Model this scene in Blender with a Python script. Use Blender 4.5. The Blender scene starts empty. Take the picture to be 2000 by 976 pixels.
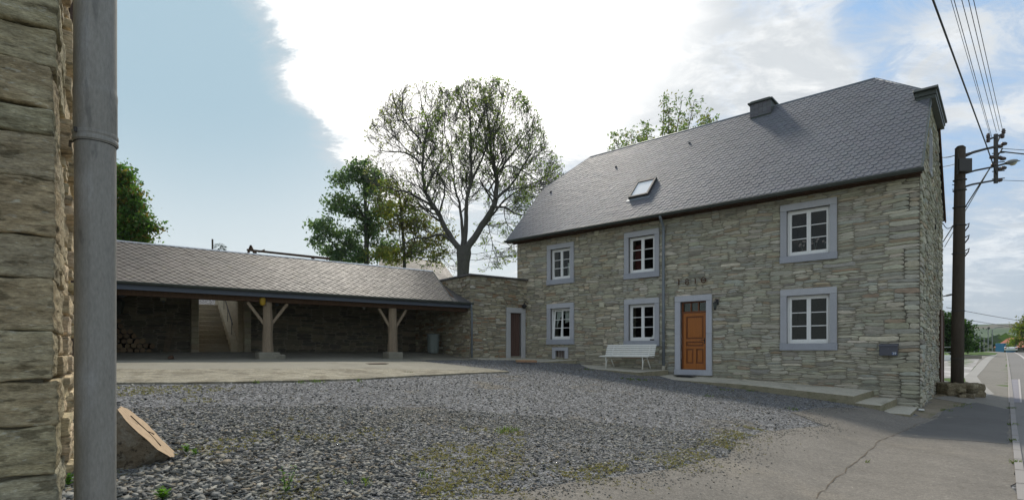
import bpy, bmesh, math, random
import numpy as np
from mathutils import Vector, Matrix, noise as mnoise
from mathutils.geometry import delaunay_2d_cdt

random.seed(7)
RNG = np.random.default_rng(7)
PI = math.pi
COL = bpy.context.scene.collection
SC = bpy.context.scene

# ---------------------------------------------------------------- camera
F = 1083.0          # focal length in photograph pixels (2000 wide), horizon at row 685
EYE = 1.6
cam_data = bpy.data.cameras.new('camera')
cam = bpy.data.objects.new('camera', cam_data)
COL.objects.link(cam)
cam.location = (0, 0, EYE)
cam.rotation_euler = (PI / 2, 0, 0)
cam_data.sensor_width = 36
cam_data.lens = 36 * F / 2000
cam_data.shift_y = (685 - 488) / 2000
cam_data.clip_start = 0.05
cam_data.clip_end = 6000
SC.camera = cam

# ---------------------------------------------------------------- light and sky
SUN_EL = math.radians(46)
SUN_AZ = math.radians(-7)        # measured from +Y towards +X
sd = Vector((math.sin(SUN_AZ) * math.cos(SUN_EL), math.cos(SUN_AZ) * math.cos(SUN_EL), math.sin(SUN_EL)))
sun_data = bpy.data.lights.new('sun', 'SUN')
sun_data.energy = 2.2
sun_data.angle = math.radians(6)
sun_data.color = (1.0, 0.93, 0.82)
sun = bpy.data.objects.new('sun', sun_data)
COL.objects.link(sun)
sun.location = (0, 20, 30)
sun.rotation_euler = sd.to_track_quat('Z', 'Y').to_euler()
SC.view_settings.view_transform = 'Standard'
SC.view_settings.look = 'None'
SC.view_settings.exposure = 0.46
SC.view_settings.gamma = 1.0
SC.view_settings.use_curve_mapping = False


class NT:
    """small helper to write node trees"""
    def __init__(self, tree):
        self.t = tree
        self.n = tree.nodes
        self.l = tree.links

    def new(self, typ, **kw):
        n = self.n.new(typ)
        for k, v in kw.items():
            setattr(n, k, v)
        return n

    def put(self, sock, v):
        if isinstance(v, bpy.types.NodeSocket):
            self.l.new(v, sock)
        elif v is not None:
            try:
                sock.default_value = v
            except Exception:
                sock.default_value = (v, v, v)

    def math(self, op, a, b=None, c=None, clamp=False):
        n = self.new('ShaderNodeMath', operation=op)
        n.use_clamp = clamp
        self.put(n.inputs[0], a)
        if b is not None:
            self.put(n.inputs[1], b)
        if c is not None:
            self.put(n.inputs[2], c)
        return n.outputs[0]

    def vmath(self, op, a, b=None):
        n = self.new('ShaderNodeVectorMath', operation=op)
        self.put(n.inputs[0], a)
        if b is not None:
            if op == 'SCALE':
                self.put(n.inputs['Scale'], b)
            else:
                self.put(n.inputs[1], b)
        return n.outputs['Value'] if op in ('DOT_PRODUCT', 'LENGTH') else n.outputs[0]

    def noise(self, vec, scale, detail=4, rough=0.55, dist=0.0):
        n = self.new('ShaderNodeTexNoise')
        self.put(n.inputs['Vector'], vec)
        n.inputs['Scale'].default_value = scale
        n.inputs['Detail'].default_value = detail
        n.inputs['Roughness'].default_value = rough
        n.inputs['Distortion'].default_value = dist
        return n.outputs[0]

    def mapr(self, v, a, b, c=0.0, d=1.0, smooth=True):
        n = self.new('ShaderNodeMapRange')
        n.interpolation_type = 'SMOOTHSTEP' if smooth else 'LINEAR'
        n.clamp = True
        self.put(n.inputs[0], v)
        for i, x in enumerate((a, b, c, d)):
            self.put(n.inputs[i + 1], x)
        return n.outputs[0]

    def mix(self, f, a, b, mode='MIX'):
        n = self.new('ShaderNodeMix', data_type='RGBA', blend_type=mode)
        n.clamp_factor = True
        self.put(n.inputs[0], f)
        self.put(n.inputs[6], (*a, 1) if isinstance(a, tuple) and len(a) == 3 else a)
        self.put(n.inputs[7], (*b, 1) if isinstance(b, tuple) and len(b) == 3 else b)
        return n.outputs[2]

    def mapping(self, vec, scale=(1, 1, 1), rot=(0, 0, 0), loc=(0, 0, 0)):
        n = self.new('ShaderNodeMapping')
        self.put(n.inputs[0], vec)
        n.inputs['Location'].default_value = loc
        n.inputs['Rotation'].default_value = rot
        n.inputs['Scale'].default_value = scale
        return n.outputs[0]


def pxdir(x, y):
    return Vector(((x - 1000) / F, 1, (685 - y) / F)).normalized()


world = bpy.data.worlds.new('World')
SC.world = world
world.use_nodes = True
w = NT(world.node_tree)
for n_ in list(w.n):
    w.n.remove(n_)
wout = w.new('ShaderNodeOutputWorld')
wbg = w.new('ShaderNodeBackground')
w.l.new(wbg.outputs[0], wout.inputs[0])
sky = w.new('ShaderNodeTexSky')
sky.sky_type = 'NISHITA'
sky.sun_disc = False
sky.sun_elevation = SUN_EL
sky.sun_rotation = SUN_AZ
sky.air_density = 1.1
sky.dust_density = 1.2
sky.ozone_density = 2.0
SKY_STRENGTH = 0.1
wbg.inputs[1].default_value = SKY_STRENGTH
tc = w.new('ShaderNodeTexCoord')
dirv = w.vmath('NORMALIZE', tc.outputs['Generated'])
sep = w.new('ShaderNodeSeparateXYZ')
w.l.new(dirv, sep.inputs[0])
dz = w.math('MAXIMUM', sep.outputs[2], 0.0)
den = w.math('ADD', dz, 0.22)
px_ = w.math('DIVIDE', sep.outputs[0], den)
py_ = w.math('DIVIDE', sep.outputs[1], den)
comb = w.new('ShaderNodeCombineXYZ')
w.l.new(px_, comb.inputs[0]); w.l.new(py_, comb.inputs[1])
cp = comb.outputs[0]
big = w.noise(w.mapping(cp, (1.0, 1.35, 1), loc=(3.1, 1.7, 0)), 1.15, 7, 0.6, 0.25)
fine = w.noise(w.mapping(cp, (1.0, 1.5, 1), rot=(0, 0, -0.5), loc=(7.1, 2.2, 0)), 4.6, 9, 0.68, 0.5)


def blob(x, y, r0, r1):
    d = w.vmath('DOT_PRODUCT', dirv, tuple(pxdir(x, y)))
    return w.mapr(d, math.cos(math.radians(r1)), math.cos(math.radians(r0)))


def wsum(lst, start):
    s = start
    for v, k in lst:
        s = w.math('MULTIPLY_ADD', v, k, s)
    return s


dens = wsum([(blob(860, -120, 8, 24), 0.36), (blob(660, 80, 0, 17), 0.30), (blob(1100, 40, 4, 16), 0.20), (blob(1480, 120, 8, 18), 0.10), (blob(1740, 40, 1, 5), -0.12), (blob(1640, 130, 3, 9), 0.13), (blob(1960, 120, 3, 8), 0.22), (blob(1830, 130, 1, 5), 0.10), (blob(1900, 420, 3, 9), 0.12),
             (blob(770, 180, 1, 14), 0.26), (blob(1400, 90, 5, 20), 0.10),
             (blob(280, 200, 4, 24), -0.42), (blob(440, 270, 2, 13), -0.22), (blob(620, 330, 2, 7), -0.24),
             (blob(120, 100, 5, 18), -0.22), (blob(1080, 195, 1, 5), -0.14), (blob(1820, 60, 2, 8), -0.22),
             (blob(1930, 260, 2, 12), -0.20), (blob(1650, 20, 1, 4), -0.14)],
            w.math('MULTIPLY_ADD', fine, 1.0, w.math('MULTIPLY_ADD', big, 0.85, -0.24)))
cover = w.mapr(dens, 0.44, 0.92)
thick = w.mapr(dens, 0.66, 1.0)
glow = blob(850, -130, 10, 27)
shade = w.noise(w.mapping(cp, (1, 1.6, 1), rot=(0, 0, -0.5), loc=(1.3, 5.2, 0)), 3.6, 8, 0.68, 0.5)
greyness = w.math('MAXIMUM', w.mapr(shade, 0.40, 0.66), w.math('MULTIPLY', w.mapr(cover, 1.0, 0.45), 0.95))
cloud_col = w.mix(greyness, (8.0, 8.05, 8.0), (4.7, 5.0, 5.3))
cloud_col = w.mix(w.math('MULTIPLY', blob(1560, 150, 6, 24), w.mapr(fine, 0.38, 0.62, 0.15, 0.9)), cloud_col, (4.9, 5.2, 5.45))
cloud_col = w.mix(w.math('MULTIPLY', w.math('MULTIPLY', glow, w.mapr(dens, 0.66, 0.98)), 0.85), cloud_col, (14.0, 13.6, 13.0))
blue = w.mix(w.mapr(sep.outputs[2], 0.0, 0.55), sky.outputs[0], (2.1, 3.75, 6.0))
blue = w.mix(0.45, sky.outputs[0], blue)
pale = w.mix(w.math('MULTIPLY', blob(560, 420, 8, 40), 0.85), blue, (4.7, 5.3, 5.5))
pale = w.mix(w.math('MULTIPLY', blob(330, 60, 0, 22), 0.8), pale, (2.7, 4.0, 4.8))
pale = w.mix(w.math('MULTIPLY', blob(1900, 200, 10, 30), 0.6), pale, (2.2, 3.9, 6.2))
lowhaze = w.mapr(sep.outputs[2], 0.0, 0.38, 0.9, 0.0)
pale = w.mix(lowhaze, pale, w.mix(w.mapr(sep.outputs[0], -0.2, 0.62), (5.7, 6.2, 6.3), (3.5, 4.0, 4.5)))
skyc = w.mix(w.math('MULTIPLY', cover, w.mapr(sep.outputs[2], 0.0, 0.25, 0.25, 1.0)), pale, cloud_col)
w.l.new(skyc, wbg.inputs[0])

# ---------------------------------------------------------------- materials
def material(name, color=(0.5, 0.5, 0.5), rough=0.8, tint=False, mottle=(), patches=(), bump=(), metal=0.0,
             spec=0.3, coords='Object', stretch=(1, 1, 1), rough_var=0.0, trans=0.0, sheen=0.0):
    """mottle: (scale, amount); patches: (scale, lo, hi, colour, factor); bump: (scale, strength, distance)"""
    m = bpy.data.materials.new(name)
    m.use_nodes = True
    g = NT(m.node_tree)
    b = g.n['Principled BSDF']
    t = g.new('ShaderNodeTexCoord')
    v = t.outputs[coords]
    if stretch != (1, 1, 1):
        v = g.mapping(v, stretch)
    if tint:
        a = g.new('ShaderNodeAttribute')
        a.attribute_name = 'tint'
        c = g.mix(1.0, a.outputs['Color'], (*color, 1), 'MULTIPLY')
    else:
        rgb = g.new('ShaderNodeRGB')
        rgb.outputs[0].default_value = (*color, 1)
        c = rgb.outputs[0]
    for sc, lo, hi, col, fac in patches:
        f = g.math('MULTIPLY', g.mapr(g.noise(v, sc, 5, 0.6, 0.3), lo, hi), fac)
        c = g.mix(f, c, col)
    for sc, amt in mottle:
        f = g.math('MULTIPLY_ADD', g.math('SUBTRACT', g.noise(v, sc, 5, 0.65), 0.5), amt * 2.6, 1.0)
        c = g.vmath('SCALE', c, f)
    g.put(b.inputs['Base Color'], c)
    if rough_var:
        r = g.math('MULTIPLY_ADD', g.math('SUBTRACT', g.noise(v, 6.0, 4), 0.5), rough_var, rough, clamp=True)
        g.put(b.inputs['Roughness'], r)
    else:
        b.inputs['Roughness'].default_value = rough
    b.inputs['Metallic'].default_value = metal
    b.inputs['Specular IOR Level'].default_value = spec
    if trans:
        b.inputs['Subsurface Weight'].default_value = 0
    prev = None
    for sc, st, dist in bump:
        bn = g.new('ShaderNodeBump')
        bn.inputs['Strength'].default_value = st
        bn.inputs['Distance'].default_value = dist
        g.put(bn.inputs['Height'], g.noise(v, sc, 6, 0.65, 0.2))
        if prev is not None:
            g.l.new(prev, bn.inputs['Normal'])
        prev = bn.outputs[0]
    if prev is not None:
        g.l.new(prev, b.inputs['Normal'])
    return m


def pebble_ground():
    m = material('gravel_bed', (0.155, 0.155, 0.155), 0.95, mottle=((0.5, 0.12), (38, 0.5)), patches=((0.8, 0.56, 0.7, (0.15, 0.125, 0.085), 0.6),),
                 bump=((45, 1.0, 0.02),), spec=0.15)
    g = NT(m.node_tree); b = g.n['Principled BSDF']
    t = g.new('ShaderNodeTexCoord')
    src = b.inputs['Base Color'].links[0].from_socket
    for sc, lo, hi in ((26, 0.35, 1.75), (48, 0.5, 1.5)):
        v = g.new('ShaderNodeTexVoronoi'); v.inputs['Scale'].default_value = sc
        g.l.new(g.mapping(t.outputs['Object'], (1, 1, 1), (0, 0, sc)), v.inputs['Vector'])
        sp = g.new('ShaderNodeSeparateXYZ'); g.l.new(v.outputs['Color'], sp.inputs[0])
        src = g.vmath('SCALE', src, g.mapr(sp.outputs[0], 0, 1, lo, hi, False))
    g.l.new(src, b.inputs['Base Color'])
    return m


def leaf_material(name):
    m = bpy.data.materials.new(name)
    m.use_nodes = True
    g = NT(m.node_tree)
    b = g.n['Principled BSDF']
    a = g.new('ShaderNodeAttribute'); a.attribute_name = 'tint'
    g.l.new(a.outputs['Color'], b.inputs['Base Color'])
    b.inputs['Roughness'].default_value = 0.55
    b.inputs['Specular IOR Level'].default_value = 0.25
    tr = g.new('ShaderNodeBsdfTranslucent')
    g.l.new(g.mix(1.0, a.outputs['Color'], (1.3, 1.5, 0.7, 1), 'MULTIPLY'), tr.inputs[0])
    mx = g.new('ShaderNodeMixShader')
    mx.inputs[0].default_value = 0.55
    g.l.new(b.outputs[0], mx.inputs[1]); g.l.new(tr.outputs[0], mx.inputs[2])
    g.l.new(mx.outputs[0], g.n['Material Output'].inputs[0])
    return m


M = {}
M['stone'] = material('schist_stone', (1.26, 1.25, 1.22), 0.88, tint=True, mottle=((2.2, 0.22), (14, 0.30), (60, 0.28)),
                      patches=((5.0, 0.60, 0.74, (0.33, 0.33, 0.27), 0.45), (1.1, 0.58, 0.8, (0.17, 0.15, 0.11), 0.28)),
                      bump=((22, 0.55, 0.02), (90, 0.5, 0.006)), stretch=(0.55, 0.55, 1.8), spec=0.2)
M['mortar'] = material('earth_mortar', (0.27, 0.25, 0.195), 0.95, mottle=((8, 0.3), (50, 0.3)), bump=((40, 0.8, 0.02),), spec=0.1)
M['bigstone'] = material('quoin_stone', (1.2, 1.16, 1.05), 0.9, tint=True,
                         mottle=((5, 0.40), (22, 0.6), (90, 0.6)), patches=((9, 0.52, 0.66, (0.45, 0.41, 0.27), 0.5), (15, 0.54, 0.64, (0.10, 0.085, 0.05), 0.65), (40, 0.60, 0.66, (0.50, 0.49, 0.40), 0.5)),
                         bump=((14, 0.9, 0.014), (60, 0.8, 0.005), (220, 0.6, 0.002)), stretch=(1, 1, 3.4), spec=0.2)
M['bluestone'] = material('dressed_bluestone', (0.415, 0.42, 0.435), 0.7, tint=True, mottle=((3, 0.10), (40, 0.16), (160, 0.14)),
                          bump=((120, 0.3, 0.003),), spec=0.3)
M['concrete'] = material('old_concrete', (0.235, 0.22, 0.17), 0.85, mottle=((0.7, 0.16), (4, 0.18), (60, 0.28)),
                         patches=((1.3, 0.52, 0.72, (0.17, 0.155, 0.115), 0.6), (9, 0.62, 0.72, (0.40, 0.38, 0.33), 0.5)),
                         bump=((70, 0.6, 0.008), (8, 0.4, 0.02)), coords='Object')
M['slab_edge'] = material('mossy_shaded_edge', (0.25, 0.225, 0.15), 0.9, mottle=((3, 0.25), (20, 0.3)), patches=((5, 0.5, 0.65, (0.14, 0.135, 0.07), 0.6),), bump=((40, 0.7, 0.01),))  # mossy olive sides, also darkened to paint shade below the lighter tops
M['slab'] = material('platform_concrete', (0.47, 0.44, 0.355), 0.8, mottle=((1.5, 0.14), (12, 0.2), (90, 0.3)),
                     patches=((2.4, 0.5, 0.72, (0.20, 0.185, 0.14), 0.6),), bump=((90, 0.5, 0.006),))
M['asphalt'] = material('worn_asphalt', (0.185, 0.168, 0.142), 0.88, mottle=((0.35, 0.22), (1.6, 0.24), (22, 0.42), (60, 0.55)),
                        patches=((0.5, 0.55, 0.75, (0.235, 0.205, 0.16), 0.6), (34, 0.62, 0.68, (0.36, 0.33, 0.28), 0.7), (7, 0.6, 0.72, (0.13, 0.115, 0.09), 0.5)),
                        bump=((110, 0.7, 0.006), (4, 0.3, 0.02)), spec=0.25)
M['asphalt_dark'] = material('shaded_asphalt', (0.125, 0.12, 0.11), 0.88, mottle=((0.7, 0.2), (45, 0.3), (150, 0.3)),
                             patches=((60, 0.66, 0.72, (0.32, 0.3, 0.28), 0.6),), bump=((110, 0.7, 0.006),), spec=0.25)  # darkened to carry the painted house shadow
M['ground'] = pebble_ground()
M['dirt'] = material('packed_dirt', (0.24, 0.205, 0.15), 0.95, mottle=((2, 0.2), (20, 0.25), (80, 0.3)), bump=((60, 0.8, 0.015),), spec=0.1,
                     patches=((3, 0.5, 0.66, (0.13, 0.14, 0.06), 0.55),))
M['field'] = material('meadow', (0.10, 0.15, 0.05), 0.95, mottle=((0.02, 0.2), (2, 0.3)), spec=0.1,
                      patches=((0.008, 0.48, 0.55, (0.15, 0.20, 0.08), 1.0),))
M['farhill'] = material('distant_hills', (0.085, 0.125, 0.06), 0.95, mottle=((0.01, 0.2), (0.1, 0.2)), spec=0.1,
                        patches=((0.004, 0.47, 0.52, (0.06, 0.10, 0.045), 1.0), (0.006, 0.55, 0.6, (0.13, 0.115, 0.085), 0.9)))
M['slate'] = material('roof_slate', (1, 1, 1), 0.62, tint=True, mottle=((1.0, 0.12), (25, 0.2)), bump=((45, 0.25, 0.006),), spec=0.3, rough_var=0.2)
M['slate_old'] = material('weathered_shed_slate', (1, 1, 1), 0.62, tint=True, mottle=((1.2, 0.2), (18, 0.25)),
                          patches=((3, 0.56, 0.7, (0.20, 0.17, 0.11), 0.5),), bump=((45, 0.3, 0.006),), spec=0.3, rough_var=0.25)
M['underlay'] = material('roof_boarding', (0.04, 0.04, 0.042), 0.9)
M['zinc'] = material('zinc_sheet', (0.20, 0.225, 0.245), 0.5, mottle=((3, 0.15), (40, 0.12)), metal=0.25, rough_var=0.2)
M['zinc_dark'] = material('dark_gutter_metal', (0.075, 0.085, 0.075), 0.5, mottle=((3, 0.2), (30, 0.2)), metal=0.15)
M['pipe_near'] = material('oxidised_zinc', (0.27, 0.262, 0.235), 0.6, mottle=((3, 0.12), (25, 0.12), (220, 0.30)), metal=0.25,
                          patches=((9, 0.52, 0.68, (0.38, 0.38, 0.37), 0.6), (22, 0.56, 0.66, (0.14, 0.14, 0.13), 0.6), (5, 0.55, 0.7, (0.17, 0.15, 0.12), 0.4)),
                          bump=((300, 0.15, 0.001),), stretch=(1, 1, 0.28), rough_var=0.4)
M['fascia'] = material('slate_blue_fascia', (0.085, 0.10, 0.125), 0.6, mottle=((5, 0.15),))
M['timber'] = material('grey_oak', (0.245, 0.19, 0.13), 0.85, mottle=((4, 0.3), (25, 0.35)), bump=((30, 0.7, 0.012),), stretch=(3, 3, 0.3))
M['timber_dark'] = material('dark_timber', (0.085, 0.05, 0.03), 0.85, mottle=((4, 0.3), (25, 0.35)), bump=((30, 0.5, 0.01),), stretch=(3, 3, 0.3))
M['door'] = material('varnished_oak', (0.36, 0.115, 0.014), 0.38, mottle=((3, 0.22), (14, 0.30)), bump=((20, 0.15, 0.003),), stretch=(9, 9, 0.5), spec=0.5)
M['door_dark'] = material('varnished_oak_moulding', (0.17, 0.05, 0.01), 0.4, mottle=((14, 0.2),), stretch=(9, 9, 0.5), spec=0.5)
M['brown_door'] = material('brown_painted_boards', (0.095, 0.055, 0.042), 0.7, mottle=((3, 0.2), (20, 0.2)), stretch=(4, 4, 0.5))
M['white'] = material('white_paint', (0.80, 0.80, 0.76), 0.45, mottle=((4, 0.05), (30, 0.05)), spec=0.4)
M['bench_white'] = material('bench_paint', (0.74, 0.73, 0.66), 0.5, mottle=((6, 0.1), (40, 0.1)), spec=0.4)
M['plate'] = material('cream_plate', (0.55, 0.52, 0.38), 0.6, mottle=((20, 0.1),))
M['black'] = material('black_iron', (0.02, 0.02, 0.02), 0.5, spec=0.5)
M['letterbox'] = material('grey_enamel', (0.075, 0.078, 0.095), 0.4, mottle=((200, 0.1),), spec=0.5)
M['rust'] = material('rusty_iron', (0.085, 0.04, 0.02), 0.85, mottle=((20, 0.4),))
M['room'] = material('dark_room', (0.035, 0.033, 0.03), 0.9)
M['fabric'] = material('net_curtain', (0.62, 0.62, 0.58), 0.9, mottle=((30, 0.1),))
M['red'] = material('dark_red_cloth', (0.10, 0.022, 0.02), 0.8)
M['pink'] = material('orchid_petal', (0.55, 0.42, 0.40), 0.6)
M['pot'] = material('clay_pot', (0.28, 0.15, 0.09), 0.8, mottle=((10, 0.2),))
M['bark'] = material('ash_bark', (0.105, 0.10, 0.088), 0.92, mottle=((1.5, 0.2), (12, 0.35)), bump=((14, 0.9, 0.05),), stretch=(2, 2, 0.5))
M['leaf'] = leaf_material('leaves')
M['endgrain'] = material('sawn_end_grain', (0.47, 0.34, 0.21), 0.8, mottle=((5, 0.12), (60, 0.2)), patches=((8, 0.56, 0.66, (0.24, 0.15, 0.09), 0.7),), bump=((80, 0.4, 0.004),), stretch=(1, 4, 1))
M['logbark'] = material('log_bark', (0.15, 0.12, 0.08), 0.92, mottle=((4, 0.3), (20, 0.35)), patches=((6, 0.5, 0.62, (0.25, 0.23, 0.18), 0.6), (16, 0.56, 0.62, (0.04, 0.03, 0.02), 0.8)), bump=((12, 1.0, 0.05), (60, 0.6, 0.006)))
M['firewood'] = material('split_firewood', (0.6, 0.6, 0.6), 0.9, tint=True, mottle=((20, 0.3),))
M['chip'] = material('slate_chips', (0.99, 0.965, 0.85), 0.8, tint=True, mottle=((30, 0.2),), spec=0.2)
M['bin'] = material('grey_green_plastic', (0.19, 0.22, 0.20), 0.6, mottle=((8, 0.1),))
M['pole'] = material('creosoted_pole', (0.075, 0.06, 0.045), 0.9, mottle=((3, 0.25), (20, 0.35)), bump=((25, 0.6, 0.01),), stretch=(3, 3, 0.3))
M['iron'] = material('galvanised_iron', (0.06, 0.058, 0.056), 0.6, mottle=((20, 0.2),))
M['porcelain'] = material('brown_insulator', (0.05, 0.03, 0.025), 0.3, spec=0.6)
M['lampbody'] = material('street_lamp_grey', (0.25, 0.26, 0.26), 0.5)
M['yellow'] = material('yellow_plastic', (0.42, 0.27, 0.03), 0.6)
M['car'] = material('white_car_paint', (0.72, 0.73, 0.74), 0.25, spec=0.6)
M['tyre'] = material('tyre_rubber', (0.02, 0.02, 0.02), 0.9)
M['redlight'] = material('red_lens', (0.4, 0.02, 0.02), 0.3)
M['bluebox'] = material('blue_sheet_metal', (0.03, 0.16, 0.30), 0.5)
M['redroof'] = material('red_tiles', (0.34, 0.12, 0.07), 0.85)
M['render'] = material('grey_render', (0.30, 0.28, 0.26), 0.9)
M['barn'] = material('brown_boards', (0.06, 0.038, 0.028), 0.9, mottle=((3, 0.3),))
M['grassm'] = leaf_material('grass_blades')
M['paving'] = material('grey_paving', (0.25, 0.24, 0.26), 0.85, mottle=((3, 0.15), (30, 0.2)))
M['lightpath'] = material('pale_concrete', (0.34, 0.325, 0.295), 0.85, mottle=((1, 0.12), (20, 0.15)))
M['marking'] = material('white_marking', (0.45, 0.42, 0.40), 0.8, mottle=((10, 0.2),))


def glass_material():
    m = bpy.data.materials.new('window_glass')
    m.use_nodes = True
    g = NT(m.node_tree)
    for n in list(g.n):
        if n.type == 'BSDF_PRINCIPLED':
            g.n.remove(n)
    gl = g.new('ShaderNodeBsdfGlossy'); gl.inputs['Roughness'].default_value = 0.02
    gl.inputs[0].default_value = (0.9, 0.95, 0.93, 1)
    tr = g.new('ShaderNodeBsdfTransparent'); tr.inputs[0].default_value = (0.80, 0.86, 0.84, 1)
    fr = g.new('ShaderNodeFresnel'); fr.inputs[0].default_value = 1.6
    f = g.math('MULTIPLY', fr.outputs[0], 0.55, clamp=True)
    mx = g.new('ShaderNodeMixShader')
    g.l.new(f, mx.inputs[0]); g.l.new(tr.outputs[0], mx.inputs[1]); g.l.new(gl.outputs[0], mx.inputs[2])
    g.l.new(mx.outputs[0], g.n['Material Output'].inputs[0])
    return m


M['glass'] = glass_material()


# ---------------------------------------------------------------- mesh helpers
class MB:
    def __init__(self):
        self.v = []; self.f = []; self.c = []

    def add(self, vs, fs, tint=(1, 1, 1)):
        o = len(self.v)
        self.v.extend(tuple(p) for p in vs)
        for f in fs:
            self.f.append([i + o for i in f]); self.c.append(tint)

    def box(self, x0, x1, y0, y1, z0, z1, tint=(1, 1, 1)):
        vs = [(x0, y0, z0), (x1, y0, z0), (x1, y1, z0), (x0, y1, z0), (x0, y0, z1), (x1, y0, z1), (x1, y1, z1), (x0, y1, z1)]
        self.add(vs, [(0, 3, 2, 1), (4, 5, 6, 7), (0, 1, 5, 4), (1, 2, 6, 5), (2, 3, 7, 6), (3, 0, 4, 7)], tint)

    def beam(self, a, b, w, h, tint=(1, 1, 1), up=Vector((0, 0, 1))):
        a = Vector(a); b = Vector(b); d = (b - a).normalized()
        s = d.cross(up)
        if s.length < 1e-4:
            s = Vector((1, 0, 0))
        s.normalize(); u = s.cross(d)
        vs = []
        for p in (a, b):
            for i, j in ((-1, -1), (1, -1), (1, 1), (-1, 1)):
                vs.append(p + s * (i * w / 2) + u * (j * h / 2))
        self.add(vs, [(3, 2, 1, 0), (4, 5, 6, 7), (0, 1, 5, 4), (1, 2, 6, 5), (2, 3, 7, 6), (3, 0, 4, 7)], tint)

    def tube(self, path, rad, sides=8, tint=(1, 1, 1), cap=True):
        path = [Vector(p) for p in path]
        n = len(path)
        if not hasattr(rad, '__len__'):
            rad = [rad] * n
        o = len(self.v)
        prev = None
        for i, p in enumerate(path):
            d = (path[min(i + 1, n - 1)] - path[max(i - 1, 0)])
            d.normalize()
            if prev is None:
                s = d.cross(Vector((0.13, 0.31, 0.94)))
                if s.length < 0.1:
                    s = d.cross(Vector((1, 0, 0)))
            else:
                s = prev - d * prev.dot(d)
            s.normalize(); prev = s
            u = d.cross(s)
            for k in range(sides):
                a = 2 * PI * k / sides
                self.v.append(tuple(p + (s * math.cos(a) + u * math.sin(a)) * rad[i]))
        for i in range(n - 1):
            for k in range(sides):
                k2 = (k + 1) % sides
                self.f.append([o + i * sides + k, o + i * sides + k2, o + (i + 1) * sides + k2, o + (i + 1) * sides + k]); self.c.append(tint)
        if cap:
            self.f.append([o + k for k in range(sides)][::-1]); self.c.append(tint)
            self.f.append([o + (n - 1) * sides + k for k in range(sides)]); self.c.append(tint)

    def lathe(self, prof, center, sides=16, tint=(1, 1, 1)):
        cx, cy, cz = center
        o = len(self.v)
        for r, z in prof:
            for k in range(sides):
                a = 2 * PI * k / sides
                self.v.append((cx + r * math.cos(a), cy + r * math.sin(a), cz + z))
        for i in range(len(prof) - 1):
            for k in range(sides):
                k2 = (k + 1) % sides
                self.f.append([o + i * sides + k, o + i * sides + k2, o + (i + 1) * sides + k2, o + (i + 1) * sides + k]); self.c.append(tint)
        self.f.append([o + k for k in range(sides)][::-1]); self.c.append(tint)
        self.f.append([o + (len(prof) - 1) * sides + k for k in range(sides)]); self.c.append(tint)

    def prism(self, poly, axis, a, b, tint=(1, 1, 1)):
        """poly: 2D points; axis 'y': (x,z) extruded from y=a to y=b; 'x': (y,z); 'z': (x,y)"""
        n = len(poly)
        def P(p, t):
            return {'y': (p[0], t, p[1]), 'x': (t, p[0], p[1]), 'z': (p[0], p[1], t)}[axis]
        vs = [P(p, a) for p in poly] + [P(p, b) for p in poly]
        fs = [list(range(n)), [n + i for i in range(n)][::-1]] + [(i, i + n, (i + 1) % n + n, (i + 1) % n) for i in range(n)]
        self.add(vs, fs, tint)


def mesh_from(name, mb, mat, smooth=False, recalc=False):
    me = bpy.data.meshes.new(name)
    me.from_pydata(mb.v, [], mb.f)
    at = me.attributes.new('tint', 'FLOAT_COLOR', 'FACE')
    arr = np.ones((len(mb.f), 4), dtype=np.float32)
    if mb.c:
        arr[:, :3] = np.array(mb.c, dtype=np.float32)
    if len(me.polygons) == len(mb.f):
        at.data.foreach_set('color', arr.ravel())
    if recalc:
        bm = bmesh.new(); bm.from_mesh(me); bmesh.ops.recalc_face_normals(bm, faces=bm.faces); bm.to_mesh(me); bm.free()
    if smooth:
        me.polygons.foreach_set('use_smooth', [True] * len(me.polygons))
    me.materials.append(mat)
    me.update()
    return me


def tag(o, label=None, cat=None, group=None, kind=None):
    if label: o['label'] = label
    if cat: o['category'] = cat
    if group: o['group'] = group
    if kind: o['kind'] = kind
    return o


def obj(name, mb, mat, parent=None, smooth=False, bevel=0.0, kind=None, recalc=True, label=None):
    o = bpy.data.objects.new(name, mesh_from(name, mb, mat, smooth, recalc))
    COL.objects.link(o)
    if parent: o.parent = parent
    if bevel:
        b = o.modifiers.new('bevel', 'BEVEL'); b.width = bevel; b.segments = 2; b.limit_method = 'ANGLE'
    if kind: o['kind'] = kind
    if label: o['label'] = label
    return o


def empty(name, loc=(0, 0, 0), rz=0.0, parent=None):
    o = bpy.data.objects.new(name, None)
    o.empty_display_size = 0.2
    o.location = loc; o.rotation_euler = (0, 0, rz)
    COL.objects.link(o)
    if parent: o.parent = parent
    return o


def one(fn, *a, **k):
    m = MB(); fn(m, *a, **k); return m


def bx(*a, tint=(1, 1, 1)):
    m = MB(); m.box(*a, tint=tint); return m


def WP(x, y, Y):
    return Vector(((x - 1000) / F * Y, Y, EYE + (685 - y) / F * Y))


# ---------------------------------------------------------------- frames of the place
G = Vector((0.664, 0.747, 0))     # along the road, away from the camera
Lv = Vector((-0.747, 0.664, 0))   # along the house front, to the left
HR = Vector((10.08, 13.7, 0))     # front right corner of the house
H_ANG = math.atan2(-0.664, 0.747)
SC0 = Vector((-1.56, 20.57, 0))   # corner of the annex and the shed
S_ANG = math.atan2(0.595, 0.803)
P_ = Vector((0.803, 0.595, 0)); Q_ = Vector((-0.595, 0.803, 0))


def smooth(a, b, x):
    t = min(1, max(0, (x - a) / (b - a)))
    return t * t * (3 - 2 * t)


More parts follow.
